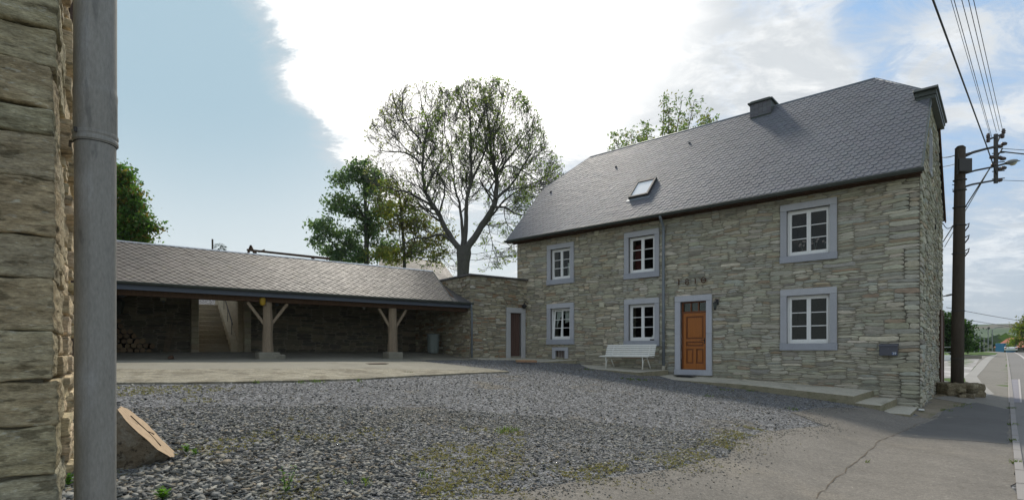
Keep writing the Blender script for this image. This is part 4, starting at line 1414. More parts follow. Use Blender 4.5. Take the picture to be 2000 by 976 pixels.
# ---------------------------------------------------------------- platforms and steps along the front
def block(name, pts, z0, z1, mat, label, cat, group=None, bevel=0.012):
    m = MB(); m.prism([tuple(p) for p in pts], 'z', z0, z1)
    o = obj(name, m, mat, None, bevel=bevel)
    o.location = HR; o.rotation_euler = (0, 0, H_ANG)
    tag(o, label, cat, group); return o
def slope_block(name, pts, z0, tops, mat, label, cat, group=None):
    m = MB(); n = len(pts)
    m.add([(x, y, z0) for x, y in pts] + [(x, y, z) for (x, y), z in zip(pts, tops)],
          [list(range(n))[::-1], [n + i for i in range(n)]] + [(i, (i + 1) % n, n + (i + 1) % n, n + i) for i in range(n)])
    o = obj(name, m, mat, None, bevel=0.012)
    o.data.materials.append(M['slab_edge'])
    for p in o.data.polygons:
        if abs(p.normal.z) < 0.5: p.material_index = 1  # upright faces take the mossy copy with shade painted in
    o.location = HR; o.rotation_euler = (0, 0, H_ANG)
    tag(o, label, cat, group); return o
PG = 'platforms along the house front'
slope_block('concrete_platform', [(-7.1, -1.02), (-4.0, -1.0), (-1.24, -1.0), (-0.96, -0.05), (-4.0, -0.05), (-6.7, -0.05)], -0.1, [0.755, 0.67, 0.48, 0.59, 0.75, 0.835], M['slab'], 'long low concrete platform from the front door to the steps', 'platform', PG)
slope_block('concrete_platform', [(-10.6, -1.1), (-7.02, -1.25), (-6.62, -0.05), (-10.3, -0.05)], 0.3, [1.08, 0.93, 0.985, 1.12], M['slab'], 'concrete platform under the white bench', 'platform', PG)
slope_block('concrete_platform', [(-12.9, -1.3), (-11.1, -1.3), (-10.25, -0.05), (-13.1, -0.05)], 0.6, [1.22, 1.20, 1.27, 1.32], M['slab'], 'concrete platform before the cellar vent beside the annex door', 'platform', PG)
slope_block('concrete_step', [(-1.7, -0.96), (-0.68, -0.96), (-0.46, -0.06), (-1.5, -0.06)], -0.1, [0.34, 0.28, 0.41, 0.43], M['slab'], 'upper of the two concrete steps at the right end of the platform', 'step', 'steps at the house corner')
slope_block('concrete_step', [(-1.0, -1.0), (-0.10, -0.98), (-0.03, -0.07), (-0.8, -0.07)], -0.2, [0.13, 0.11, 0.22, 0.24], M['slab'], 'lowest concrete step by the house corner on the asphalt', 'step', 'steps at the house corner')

# ================================================================= ANNEX WITH THE BROWN DOOR
ra = random.Random(21)
ANX_TOP, ANX_L = 4.40, 2.72
annex = empty('stone_annex', SC0, S_ANG)
tag(annex, 'low flat-topped stone annex with a narrow brown door between shed and house', 'outbuilding')
adx0, adz1 = SP(988, 600); adx1, _ = SP(1025, 600)
adz0 = 1.40
ANX_COLS = [(0.25, 0.22, 0.155)] * 5 + [(0.29, 0.26, 0.19)] * 4 + [(0.20, 0.185, 0.14)] * 3 + [(0.35, 0.32, 0.24)] * 3 + [(0.235, 0.16, 0.10)] * 2 + [(0.38, 0.36, 0.30)]
m = MB()
holed_slab(m, 0.0, ANX_L, 0.9, ANX_TOP, 0.0, 0.45, [(adx0 + 0.2, adx1 - 0.2, adz0, adz1 - 0.2)])
aw = obj('front_wall', m, M['mortar'], annex, recalc=False)
rects = pack_stones(0.0, ANX_L, 1.1, ANX_TOP, lambda x, z: adx0 < x < adx1 and z < adz1, ra, wr=(0.15, 0.42))
build_stones(rects, front_T, ra, aw, single=60, score=lambda r: (r[1] - r[0]) * (r[3] - r[2]), cols=ANX_COLS, dr=(0.005, 0.04), wkey=7)
m = MB(); m.box(0.001, 0.45, 0.452, 4.9, 0.9, ANX_TOP - 0.002)
sw = obj('side_wall', m, M['mortar'], annex)
rects = pack_stones(0.0, 4.4, 1.1, ANX_TOP, lambda x, z: False, ra, wr=(0.15, 0.42))
build_stones(rects, lambda y, out, z: (-out, y, z), ra, sw, cols=ANX_COLS, dr=(0.005, 0.04), wkey=8)
m = MB(); m.box(0.46, ANX_L, 4.5, 4.9, 0.9, ANX_TOP - 0.002); obj('rear_wall', m, M['mortar'], annex)
m = MB()
for k in range(7):
    xa = -0.10 + k * (ANX_L + 0.06) / 7; m.box(xa + 0.004, xa + (ANX_L + 0.06) / 7 - 0.004, -0.12, 0.55, ANX_TOP + 0.002 * (k % 2), ANX_TOP + 0.055 + 0.002 * (k % 2), tint=vary((0.10, 0.095, 0.09), ra))
for k in range(11):
    ya = 0.55 + k * 0.41; m.box(-0.11, 0.5, ya + 0.004, ya + 0.402, ANX_TOP + 0.001 * (k % 2), ANX_TOP + 0.053 + 0.002 * (k % 2), tint=vary((0.10, 0.095, 0.09), ra))
m.box(0.45, ANX_L, 0.5, 4.9, ANX_TOP - 0.05, ANX_TOP + 0.01, tint=(0.06, 0.06, 0.06))
obj('roof_coping', m, M['slate'], annex)
adoor = empty('annex_door'); adoor.parent = annex
for nm, a, b, c, d in (('lintel', adx0, adx1, adz1 - 0.2, adz1), ('jamb', adx0, adx0 + 0.2, adz0 - 0.1, adz1 - 0.204), ('jamb', adx1 - 0.2, adx1, adz0 - 0.1, adz1 - 0.204)):
    m = MB(); m.box(a, b, -0.05, 0.25, c, d, tint=(1.0, 0.98, 0.92)); obj(nm, m, M['bluestone'], adoor, bevel=0.008)
n_b = 5
bw = (adx1 - adx0 - 0.4) / n_b
for k in range(n_b):
    m = MB(); m.box(adx0 + 0.2 + k * bw + 0.003, adx0 + 0.2 + (k + 1) * bw - 0.003, 0.08, 0.115 + 0.002 * (k % 2), adz0 - 0.05, adz1 - 0.2); obj('door_board', m, M['brown_door'], adoor, bevel=0.004)
m = MB(); m.box(adx0 + 0.2, adx1 - 0.2, 0.12, 0.14, adz0 - 0.05, adz1 - 0.2); obj('door_backing', m, M['timber_dark'], adoor)

# ================================================================= OPEN SHED
shed = empty('open_shed', SC0, S_ANG)
tag(shed, 'long open-fronted shed with weathered slate roof on oak posts, dark inside', 'shed')
SHX0 = -14.6
EY, EZ = -0.12, 3.38
RY, RZ = 2.05, 4.73
# roof planes
sroof = empty('roof'); sroof.parent = shed
sv = Vector((0, RY - EY, RZ - EZ)); svl = sv.length; sv.normalize()
clipS = [(0, 0), (-0.80 - SHX0, 0), (-0.45 - SHX0, svl), (0, svl)]
OS = Vector((SHX0, EY, EZ))
def deck(pts, par, th=0.05):
    pts = [Vector(p) for p in pts]
    n = (pts[1] - pts[0]).cross(pts[2] - pts[0]).normalized()
    m = MB(); k = len(pts)
    m.add([p - n * 0.012 for p in pts] + [p - n * (th + 0.012) for p in pts], [list(range(k)), [k + i for i in range(k)][::-1]] + [(i, k + i, k + (i + 1) % k, (i + 1) % k) for i in range(k)])
    obj('roof_deck', m, M['underlay'], par)
deck([OS + Vector((a, 0, 0)) + sv * b for a, b in clipS], sroof)
def scol(u, v):
    k = mnoise.noise(Vector((u * 0.8, v * 0.8, 2)))
    return (0.115 + 0.03 * k, 0.100 + 0.024 * k, 0.085 + 0.018 * k)
lay_slates(sroof, OS, Vector((1, 0, 0)), sv, clipS, 0.205, 0.112, ra, scol, 'slate_old', single=80, score=lambda p: 1.0 / SW(p.x, p.y).y if p.x > -10.5 else 0.0, kind_shape='diamond', lift=0.010, amt=0.16)
A_, B_, C_, D_ = Vector((-0.45, RY, RZ)), Vector((-0.80, EY, EZ)), Vector((-0.02, EY, EZ - 0.02)), Vector((-0.02, 2.45, 4.40))
m = MB(); m.add([A_, B_, C_, D_], [(0, 1, 3), (1, 2, 3)]); m.add([p - Vector((0, 0, 0.04)) for p in (A_, B_, C_, D_)], [(3, 1, 0), (3, 2, 1)])
obj('hip_facet', m, M['slate'], sroof, recalc=False)
fu = (C_ - B_).normalized(); fn = (C_ - B_).cross(D_ - B_).normalized(); fv = fn.cross(fu)
def l2(p): d = p - B_; return (d.dot(fu), d.dot(fv))
for tri in ((B_, C_, D_),):
    lay_slates(sroof, B_ + fn * 0.01, fu, fv, [l2(p) for p in tri], 0.2, 0.12, ra, lambda u, v: (0.10, 0.095, 0.092), 'slate_old', kind_shape='diamond', lift=0.006)
fn2 = (B_ - A_).cross(D_ - A_).normalized(); fu2 = (D_ - A_).normalized()
bk_pts = [Vector((SHX0, 4.55, 3.35)), Vector((-0.02, 4.55, 3.35)), Vector((-0.45, RY, RZ)), Vector((SHX0, RY, RZ))]
deck([Vector((SHX0, RY, RZ)), Vector((-0.45, RY, RZ)), Vector((-0.02, 4.55, 3.55)), Vector((SHX0, 4.55, 3.55))], sroof)
svb = Vector((0, -(4.55 - RY), RZ - 3.55)); bl = svb.length; svb.normalize()
lay_slates(sroof, Vector((-0.02, 4.55, 3.55)), Vector((-1, 0, 0)), svb, [(0, 0), (-SHX0, 0), (-SHX0, bl), (0.43, bl)], 0.47, 0.25, ra, scol, 'slate_old', kind_shape='diamond')
m = MB(); m.tube([(SHX0, RY, RZ + 0.015), (-0.45, RY, RZ + 0.015)], 0.03, 8); obj('ridge_cap', m, M['slate_old'], sroof)
m = MB(); m.tube([A_ + Vector((0, 0, 0.02)), B_ + Vector((0, 0, 0.02))], 0.02, 6); obj('hip_cap', m, M['zinc_dark'], sroof)
# gutter and fascia
m = MB(); half_gutter(m, (SHX0, EY - 0.07, EZ - 0.005), (0.02, EY - 0.07, EZ - 0.02), 0.065); sg = obj('gutter', m, M['zinc_dark'], shed, recalc=False)
m = MB(); m.box(SHX0, -0.02, EY + 0.0, EY + 0.035, EZ - 0.20, EZ - 0.01); obj('fascia_board', m, M['fascia'], shed)
for k in range(22):
    x = -14.3 + k * 0.66
    m = MB(); m.tube([(x, EY - 0.07 - 0.068 * math.cos(t * PI / 6), EZ - 0.01 - 0.07 * math.sin(t * PI / 6)) for t in range(7)], 0.005, 4); obj('gutter_bracket', m, M['zinc_dark'], sg)
# downpipe at the annex corner
m = MB(); m.tube([(-0.06, EY - 0.08, EZ - 0.07), (-0.06, EY - 0.08, EZ - 0.16), (-0.01, -0.11, EZ - 0.28), (0.02, -0.10, EZ - 0.36), (0.02, -0.10, 1.36)], 0.036, 10)
sp_ = obj('downpipe', m, M['zinc'], shed, smooth=True)
for z_ in (2.9, 1.55):
    m = MB(); m.lathe([(0.04, 0), (0.043, 0.03)], (0.02, -0.10, z_), 10); obj('pipe_collar', m, M['zinc'], sp_)
# front beam, rafters, posts
m = MB(); m.box(SHX0, -0.05, 0.12, 0.34, 3.05, 3.26); obj('front_beam', m, M['timber_dark'], shed, bevel=0.015)
for k in range(20):
    x = -14.2 + k * 0.72
    m = MB(); m.beam((x, 0.0, 3.31), (x, RY, 4.63), 0.08, 0.10); obj('rafter', m, M['timber_dark'], shed)
p1 = SP(523, 640, 0.23)[0]; p2 = SP(767, 640, 0.23)[0]; p3 = SP(120, 640, 0.23)[0]
def oak_post(x, zb, zt, w0, w1, key):
    mb = MB(); n = 10; sides = 8
    for i in range(n + 1):
        f = i / n; z = zb + (zt - zb) * f
        wv = w0 + (w1 - w0) * f
        for k in range(sides):
            a = 2 * PI * (k + 0.5) / sides
            r = wv / 2 * (1.06 + 0.16 * mnoise.noise(Vector((k * 1.7, z * 2.2, key))))
            mb.v.append((x + r * math.cos(a) + 0.02 * mnoise.noise(Vector((0, z * 1.2, key))), 0.23 + r * math.sin(a), z))
    for i in range(n):
        for k in range(sides):
            k2 = (k + 1) % sides
            mb.f.append([i * sides + k, i * sides + k2, (i + 1) * sides + k2, (i + 1) * sides + k]); mb.c.append((1, 1, 1))
    return mb
for i, (xp, w_) in enumerate(((p1, 0.26), (p2, 0.29), (p3, 0.26))):
    po = obj('oak_post', oak_post(xp, 1.56, 3.05, w_ + 0.03, w_ - 0.02, i * 3.1), M['timber'], shed, smooth=False)
    for s_ in (-1, 1):
        rise = 0.62
        m = MB(); m.beam((xp + s_ * 0.10, 0.23, 3.02 - rise), (xp + s_ * (0.56 if i == 0 else 0.50), 0.23, 3.03), 0.07, 0.085); obj('brace', m, M['timber'], po, bevel=0.008)
    m = MB(); r_ = 0.30 if i == 0 else 0.26
    m.box(xp - r_, xp + r_, -0.05, 0.48, 1.15, 1.565)
    if i == 0: m.box(xp + 0.1, xp + r_ + 0.14, -0.07, 0.2, 1.15, 1.50)
    obj('stone_base', m, M['concrete'], po, bevel=0.03)
# back wall with the opening of the garden stair
sx0, _ = SP(387, 640, 4.4); sx1, _ = SP(475, 640, 4.4)
BKZ = 3.5
m = MB(); holed_slab(m, SHX0, -0.01, 1.0, BKZ, 4.4, 4.75, [(sx0, sx1, 1.0, 3.499)])
bw_ = obj('back_wall', m, M['mortar'], shed, recalc=False)
pz0 = SP(372, 640, 4.4)[0]; pz1 = SP(488, 640, 4.4)[0]
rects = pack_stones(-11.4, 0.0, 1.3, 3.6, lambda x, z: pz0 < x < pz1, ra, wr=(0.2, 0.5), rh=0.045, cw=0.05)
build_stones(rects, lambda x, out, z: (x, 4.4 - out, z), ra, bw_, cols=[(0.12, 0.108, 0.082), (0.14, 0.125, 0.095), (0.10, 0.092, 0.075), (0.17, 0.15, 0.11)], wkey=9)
m = MB(); m.box(SHX0, SHX0 + 0.3, 0.0, 4.4, 1.0, 4.6); obj('left_end_wall', m, M['mortar'], shed)
# pillars of concrete block either side of the stair
for a, b in ((pz0, sx0), (sx1, pz1)):
    pil = empty('block_pillar'); pil.parent = shed
    z = 1.45; k = 0
    while z < 3.4:
        m = MB(); m.box(a + 0.002 * (k % 2), b - 0.002 * (k % 2), 4.16, 4.398, z, z + 0.19, tint=vary((0.30, 0.27, 0.20), ra)); obj('block', m, M['stone'], pil, bevel=0.008)
        z += 0.197; k += 1
# stair
stair = empty('garden_stair', SW((sx0 + sx1) / 2, 4.4, 1.5), S_ANG)
tag(stair, 'stone garden stair climbing out through the opening in the shed back wall', 'stair')
hw_ = (sx1 - sx0) / 2
ns = 11
for k in range(ns):
    m = MB()
    y0 = 0.06 + k * 0.27; z0 = k * 0.175
    m.box(-hw_ + 0.02, hw_ - 0.42 + 0.02, y0, y0 + 0.36, z0 - 0.25, z0 + 0.172, tint=vary((0.21, 0.18, 0.125), ra))
    obj('step', m, M['stone'], stair, bevel=0.012)
m = MB(); m.prism([(0.0, -0.3), (0.0, 0.35), (0.25, 0.55), (3.1, 2.35), (3.4, 2.35), (3.4, -0.3)], 'x', hw_ - 0.40, hw_ - 0.18, tint=(0.36, 0.31, 0.22)); obj('stair_parapet', m, M['stone'], stair)
m = MB(); m.box(hw_ - 0.17, hw_ + 0.1, 0.0, 3.6, -0.3, 2.6, tint=(0.32, 0.27, 0.19)); m.box(-hw_ - 0.25, -hw_, 0.35, 3.6, -0.3, 1.95, tint=(0.18, 0.16, 0.12)); obj('side_wall', m, M['stone'], stair)
m = MB(); m.tube([(hw_ - 0.29, 0.3, 1.05), (hw_ - 0.29, 3.0, 2.85)], 0.016, 6)
for k in range(4):
    y = 0.5 + k * 0.8; m.tube([(hw_ - 0.29, y, y * 0.63 + 0.25), (hw_ - 0.29, y, y * 0.667 + 0.85)], 0.011, 5)
obj('handrail', m, M['iron'], stair)
m = MB(); m.box(-hw_ - 0.4, hw_ + 0.5, 3.2, 9.0, 1.80, 1.93); obj('stair_landing', m, M['lightpath'], stair)
# drain hole in the floor slab, shown as a raised dark blob, and small shed things
hp = gp(332, 703)
m = MB(); m.lathe([(0.13, 0.034), (0.12, 0.036)], (0, 0, 0), 12); m.tube([(-0.02, 0, 0.03), (0.05, 0.02, 0.09), (0.02, 0.08, 0.12)], [0.07, 0.06, 0.02], 7)
o = obj('drain_hole', m, M['timber_dark']); o.location = hp; tag(o, 'small dark blob standing for the drain hole in the shed apron', 'drain hole')
def onshed(x, y, yo): s, z = SP(x, y, yo); return SW(s, yo, z)
for (px, py, w_, h_, lab) in ((237, 573, 0.16, 0.07, 'pale box high on the shed back wall by the drainpipe'), (319, 583, 0.08, 0.07, 'small pale lamp high on the shed back wall, left of the stair opening'),
                              ):
    p = onshed(px, py, 4.3)
    t = empty('shed_lamp', p, S_ANG); tag(t, lab, 'lamp')
    m = MB(); m.box(-w_, w_, -0.05, 0.07, -h_, h_); obj('housing', m, M['plate'], t, bevel=0.01)
    m = MB(); m.lathe([(w_ * 0.4, -h_ - 0.05), (w_ * 0.6, -h_)], (0, 0, 0), 10); obj('socket', m, M['zinc'], t)
p = onshed(232, 596, 4.2)
t = empty('hanging_lantern', p, S_ANG); tag(t, 'grey tapered lantern hanging in the shed above the firewood', 'lantern')
m = MB(); m.lathe([(0.09, -0.3), (0.17, 0.12), (0.03, 0.24)], (0, 0, 0), 6); obj('glass_body', m, M['zinc_dark'], t)
m = MB(); m.tube([(0, 0, 0.24), (0, 0, 0.6)], 0.01, 5); obj('chain', m, M['iron'], t)
p = onshed(513, 588, 0.1)
t = empty('yellow_box', p, S_ANG); tag(t, 'yellow rounded plastic box fixed high on the left oak post', 'box')
m = MB(); m.lathe([(0.02, -0.13), (0.075, -0.09), (0.085, 0.08), (0.06, 0.12)], (0, 0, 0), 12); obj('shell', m, M['yellow'], t, smooth=True)
m = MB(); m.box(-0.03, 0.12, 0.02, 0.06, -0.04, 0.04); obj('bracket', m, M['iron'], t)
p = onshed(541, 594, 4.3)
o = obj('wall_bulb', one(lambda q: q.lathe([(0.01, -0.07), (0.06, -0.03), (0.06, 0.03), (0.03, 0.08)], (0, 0, 0), 10)), M['zinc'], smooth=True); o.location = p; tag(o, 'small round light on the shed wall right of the left post', 'bulb')
p = onshed(711, 601, 4.3)
o = obj('wall_bulb', one(lambda q: q.lathe([(0.01, -0.07), (0.05, -0.03), (0.05, 0.03), (0.03, 0.08)], (0, 0, 0), 10)), M['white'], smooth=True); o.location = p; tag(o, 'small white bulb on the shed wall left of the right post', 'bulb')
# litter bin
p = SW(*( (SP(846, 686, 1.9)[0], 1.9) )); bz = Hgt(p.x, p.y) + 0.03
t = empty('waste_bin', (p.x, p.y, bz), S_ANG); tag(t, 'round grey-green waste bin in the far corner of the shed', 'bin')
m = MB(); m.lathe([(0.17, 0), (0.20, 0.04), (0.225, 0.66), (0.23, 0.70)], (0, 0, 0), 20); obj('body', m, M['bin'], t)
m = MB(); m.lathe([(0.25, 0.70), (0.255, 0.73), (0.23, 0.76), (0.05, 0.78)], (0, 0, 0), 20); obj('lid', m, M['bin'], t)
for s_ in (-1, 1):
    m = MB(); m.tube([(s_ * 0.22, 0, 0.56), (s_ * 0.28, 0, 0.55), (s_ * 0.28, 0, 0.64), (s_ * 0.23, 0, 0.65)], 0.012, 5); obj('handle', m, M['bin'], t)
for k in range(10):
    a = k * PI / 5; m = MB(); m.box(-0.008, 0.008, -0.008, 0.008, 0.08, 0.64); r = obj('rib', m, M['bin'], t); r.location = (0.216 * math.cos(a), 0.216 * math.sin(a), 0)
# firewood stack: each log is a thing
fx0 = SP(150, 640, 3.7)[0]; fx1 = SP(298, 640, 3.7)[0]; fxp = SP(240, 640, 3.7)[0]
kk = 0
logm = {}
def log_mesh(v):
    mb = MB(); n = 7; r0 = 0.085
    poly = [(r0 * ra.uniform(0.75, 1.15) * math.cos(2 * PI * i / n), r0 * ra.uniform(0.75, 1.15) * math.sin(2 * PI * i / n)) for i in range(n)]
    vs2 = [(x, -0.3, z) for x, z in poly] + [(x * 1.05, 0.3, z * 1.05) for x, z in poly]
    mb.add(vs2, [(i, (i + 1) % n, n + (i + 1) % n, n + i) for i in range(n)], (0.10, 0.075, 0.05))
    mb.add(vs2, [list(range(n))[::-1]], vary((0.40, 0.29, 0.18), ra, 0.2)); mb.add(vs2, [[n + i for i in range(n)]], (0.36, 0.26, 0.16))
    return mesh_from('firewood_log', mb, M['firewood'], recalc=True)
logs = [log_mesh(i) for i in range(9)]
zb0 = 1.52
for row in range(11):
    z = zb0 + 0.09 + row * 0.15
    xr = fx1 - max(0, row - 1) * 0.17 + ra.uniform(-0.05, 0.05)
    x = fx0 + (row % 2) * 0.08
    while x < xr:
        if SP(228, 640, 3.7)[0] - 0.2 < x:
            lz_ = z + ra.uniform(-0.02, 0.02)
            p = SW(x, 3.85 + ra.uniform(-0.06, 0.06), lz_)
            o = bpy.data.objects.new('firewood_log', ra.choice(logs)); COL.objects.link(o)
            o.location = p; o.rotation_euler = (0, ra.uniform(0, 6.28), S_ANG + ra.uniform(-0.08, 0.08)); s_ = ra.uniform(0.85, 1.1); o.scale = (s_, 1, s_)
            tag(o, 'split firewood log in the stack at the left end of the shed', 'firewood', 'firewood logs stacked in the shed')
        x += 0.165
# brushwood leaning on the wall
p = SW(SP(318, 680, 3.9)[0], 3.9); t = MB()
for k in range(5):
    t.tube([(k * 0.03, 0, 0), (0.1 + k * 0.04, 0.15, 0.5), (0.16 + k * 0.07, 0.3, 0.95 + 0.1 * (k % 3))], [0.012, 0.009, 0.005], 5)
o = obj('leaning_sticks', t, M['timber']); o.location = (p.x, p.y, 1.5); o.rotation_euler[2] = S_ANG; tag(o, 'thin sticks leaning against the shed back wall right of the firewood', 'sticks')

# ================================================================= FOREGROUND BUILDING AND DRAINPIPE
K0 = Vector((-1.03, 1.25, 0))
rf = random.Random(5)
fore = empty('gate_building', K0, S_ANG)
tag(fore, 'corner of a rough stone building close at the left edge of the photo', 'building')
m = MB(); m.box(-1.6, -0.022, 0.016, 0.78, 0.0, 4.2); fw_ = obj('wall_core', m, M['mortar'], fore)


def rough_block(x0, x1, y0, y1, z0, z1, key, amp=0.012, nn=(9, 7, 7)):
    """a displaced block with dense surface; local coordinates"""
    bm = bmesh.new()
    nx, ny, nz_ = nn
    def grid(o, a, b, na, nb):
        vs = [[bm.verts.new(o + a * (i / na) + b * (j / nb)) for j in range(nb + 1)] for i in range(na + 1)]
        for i in range(na):
            for j in range(nb): bm.faces.new((vs[i][j], vs[i + 1][j], vs[i + 1][j + 1], vs[i][j + 1]))
    o = Vector((x0, y0, z0)); X, Y, Z = Vector((x1 - x0, 0, 0)), Vector((0, y1 - y0, 0)), Vector((0, 0, z1 - z0))
    grid(o, X, Z, nx, nz_); grid(o + X, Y, Z, ny, nz_); grid(o + X + Y, -X, Z, nx, nz_); grid(o + Y, -Y, Z, ny, nz_)
    grid(o + Z, X, Y, nx, ny); grid(o + Y, X, -Y, nx, ny)
    bmesh.ops.remove_doubles(bm, verts=bm.verts, dist=1e-5)
    c = Vector(((x0 + x1) / 2, (y0 + y1) / 2, (z0 + z1) / 2)); hx, hy, hz = (x1 - x0) / 2, (y1 - y0) / 2, (z1 - z0) / 2
    for v in bm.verts:
        d = v.co - c
        # round the edges
        q = Vector((d.x / hx, d.y / hy, d.z / hz))
        rr = 0.005
        s = Vector((0, 0, 0))
        ex = max(0, abs(d.x) - (hx - rr)) / rr; ey = max(0, abs(d.y) - (hy - rr)) / rr; ez = max(0, abs(d.z) - (hz - rr)) / rr
        k = math.sqrt(ex * ex + ey * ey + ez * ez)
        if k > 1:
            v.co = c + Vector((math.copysign(min(abs(d.x), hx - rr) + rr * ex / k, d.x), math.copysign(min(abs(d.y), hy - rr) + rr * ey / k, d.y), math.copysign(min(abs(d.z), hz - rr) + rr * ez / k, d.z)))
        p = v.co
        lay = mnoise.noise(Vector((p.x * 6, p.y * 6, p.z * 55 + key * 3)))
        n1 = mnoise.noise(Vector((p.x * 9 + key, p.y * 9, p.z * 16)))
        n2 = mnoise.noise(Vector((p.x * 40, p.y * 40 + key, p.z * 90)))
        dirn = (p - c); dirn = Vector((dirn.x / hx, dirn.y / hy, dirn.z / hz * 0.5)).normalized()
        n3 = abs(mnoise.noise(Vector((p.x * 22, p.y * 22 + key, p.z * 30)))) - 0.25
        v.co += dirn * (amp * (0.7 * n1 + 0.6 * lay) + amp * 0.30 * n2 - amp * 0.7 * n3)
        v.co.z += 0.007 * mnoise.noise(Vector((p.x * 14, key, p.z * 6)))
    bmesh.ops.recalc_face_normals(bm, faces=bm.faces)
    return bm


def block_obj(name, args, tint, parent, mat='bigstone', **kw):
    bm = rough_block(*args, **kw)
    me = bpy.data.meshes.new(name); bm.to_mesh(me); bm.free()
    at = me.attributes.new('tint', 'FLOAT_COLOR', 'FACE'); a = np.ones((len(me.polygons), 4), dtype=np.float32); a[:, :3] = tint; at.data.foreach_set('color', a.ravel())
    me.polygons.foreach_set('use_smooth', [True] * len(me.polygons)); me.materials.append(M[mat])
    o = bpy.data.objects.new(name, me); COL.objects.link(o); o.parent = parent
    return o


QC = [(0.28, 0.25, 0.18), (0.31, 0.28, 0.20), (0.25, 0.23, 0.165), (0.30, 0.255, 0.175), (0.26, 0.245, 0.195)]
# courses of the quoin face, from the joints seen in the photograph (rows at the corner)
zfun = lambda py: EYE + (685 - py) * 1.25 / F
joints = [1010, 925, 830, 742, 648, 545, 462, 355, 268, 218, 135, 60, -20, -110, -200]
prev = None
for k in range(len(joints) - 1):
    z0, z1 = zfun(joints[k]), zfun(joints[k + 1])
    g_ = 0.0012
    L1 = rf.uniform(0.16, 0.30)
    dpt = rf.uniform(0.16, 0.42)
    block_obj('stone', (-L1, 0.0 + rf.uniform(-0.004, 0.002), -0.003 + rf.uniform(-0.010, 0.006) * 0, dpt, z0 + g_, z1 - g_, k * 1.7) if False else (-L1, rf.uniform(-0.006, 0.004), rf.uniform(-0.012, 0.0), dpt, z0 + g_, z1 - g_, k * 1.7), vary(rf.choice(QC), rf, 0.08), fw_, nn=(46, 40, 22), amp=0.008)
    x = -L1 - 0.012
    while x > -0.9:
        L2 = rf.uniform(0.15, 0.35)
        block_obj('stone', (x - L2, x, rf.uniform(-0.01, 0.01), 0.2, z0 + g_, z1 - g_, k * 3.1 + x), vary(rf.choice(QC), rf, 0.12), fw_, nn=(10, 4, 6))
        x -= L2 + 0.012
    # side face stones behind the quoin, thin and broken
    y = dpt + 0.006
    while y < 0.80:
        D2 = rf.uniform(0.09, 0.24)
        nsp = rf.choice((1, 2, 2, 3))
        for q in range(nsp):
            za, zb = z0 + (z1 - z0) * q / nsp, z0 + (z1 - z0) * (q + 1) / nsp
            block_obj('stone', (-0.12, rf.uniform(-0.004, 0.022), y, min(y + D2, 0.84), za + 0.002, zb - 0.002, k + q * 2.3 + y * 9), vary((0.44, 0.36, 0.25), rf, 0.15), fw_, nn=(4, 10, 6), amp=0.008)
        y += D2 + 0.004

# drainpipe close to the camera
pipe = empty('drainpipe', (-1.014, 1.35, 0.15)); tag(pipe, 'thick grey zinc drainpipe close in front at the left, with a clamp', 'drainpipe')
zt_ = lambda py: EYE + (685 - py) * 1.35 / F - 0.15
def lathe_open(prof, sides=48):
    mb = MB()
    for r, z in prof:
        for k in range(sides):
            a = 2 * PI * k / sides; mb.v.append((r * math.cos(a), r * math.sin(a), z))
    for i in range(len(prof) - 1):
        for k in range(sides):
            k2 = (k + 1) % sides
            mb.f.append([i * sides + k, i * sides + k2, (i + 1) * sides + k2, (i + 1) * sides + k]); mb.c.append((1, 1, 1))
    return mb
PS = 0.872
obj('lower_section', lathe_open([(0.0478 * PS, 0.0), (0.0478 * PS, zt_(285))]), M['pipe_near'], pipe, smooth=True)
obj('upper_section', lathe_open([(0.0498 * PS, zt_(284)), (0.0506 * PS, zt_(282)), (0.0506 * PS, zt_(196)), (0.0512 * PS, zt_(192)), (0.0512 * PS, zt_(184)), (0.0498 * PS, zt_(178)), (0.0494 * PS, zt_(170)), (0.0494 * PS, zt_(-500))]), M['pipe_near'], pipe, smooth=True)
m = MB(); m.tube([(0.013, -0.0397, 0.05), (0.013, -0.0397, zt_(285))], 0.0011, 4); m.tube([(0.0105, -0.0420, zt_(178)), (0.0105, -0.0420, zt_(-500))], 0.0012, 4); obj('seam', m, M['pipe_near'], pipe)
m = lathe_open([(0.0508 * PS, zt_(282)), (0.0530 * PS, zt_(281)), (0.0530 * PS, zt_(276)), (0.0518 * PS, zt_(274)), (0.0518 * PS, zt_(271)), (0.0530 * PS, zt_(269)), (0.0530 * PS, zt_(264)), (0.0508 * PS, zt_(263))])
o = obj('clamp', m, M['pipe_near'], pipe, smooth=False)
m = MB(); m.tube([(-0.048, 0.02, zt_(268)), (-0.085, 0.03, zt_(267)), (-0.11, 0.06, zt_(267))], 0.0035, 8); obj('clamp_arm', m, M['iron'], o); m = MB(); m.lathe([(0.006 * PS, zt_(272)), (0.006 * PS, zt_(262))], (-0.047, -0.004, 0), 8); obj('clamp_bolt', m, M['iron'], o); m = MB(); m.lathe([(0.0035 * PS, zt_(272)), (0.0045 * PS, zt_(264)), (0.0035 * PS, zt_(263))], (-0.012, -0.047, 0), 8); obj('clamp_bolt', m, M['iron'], o)

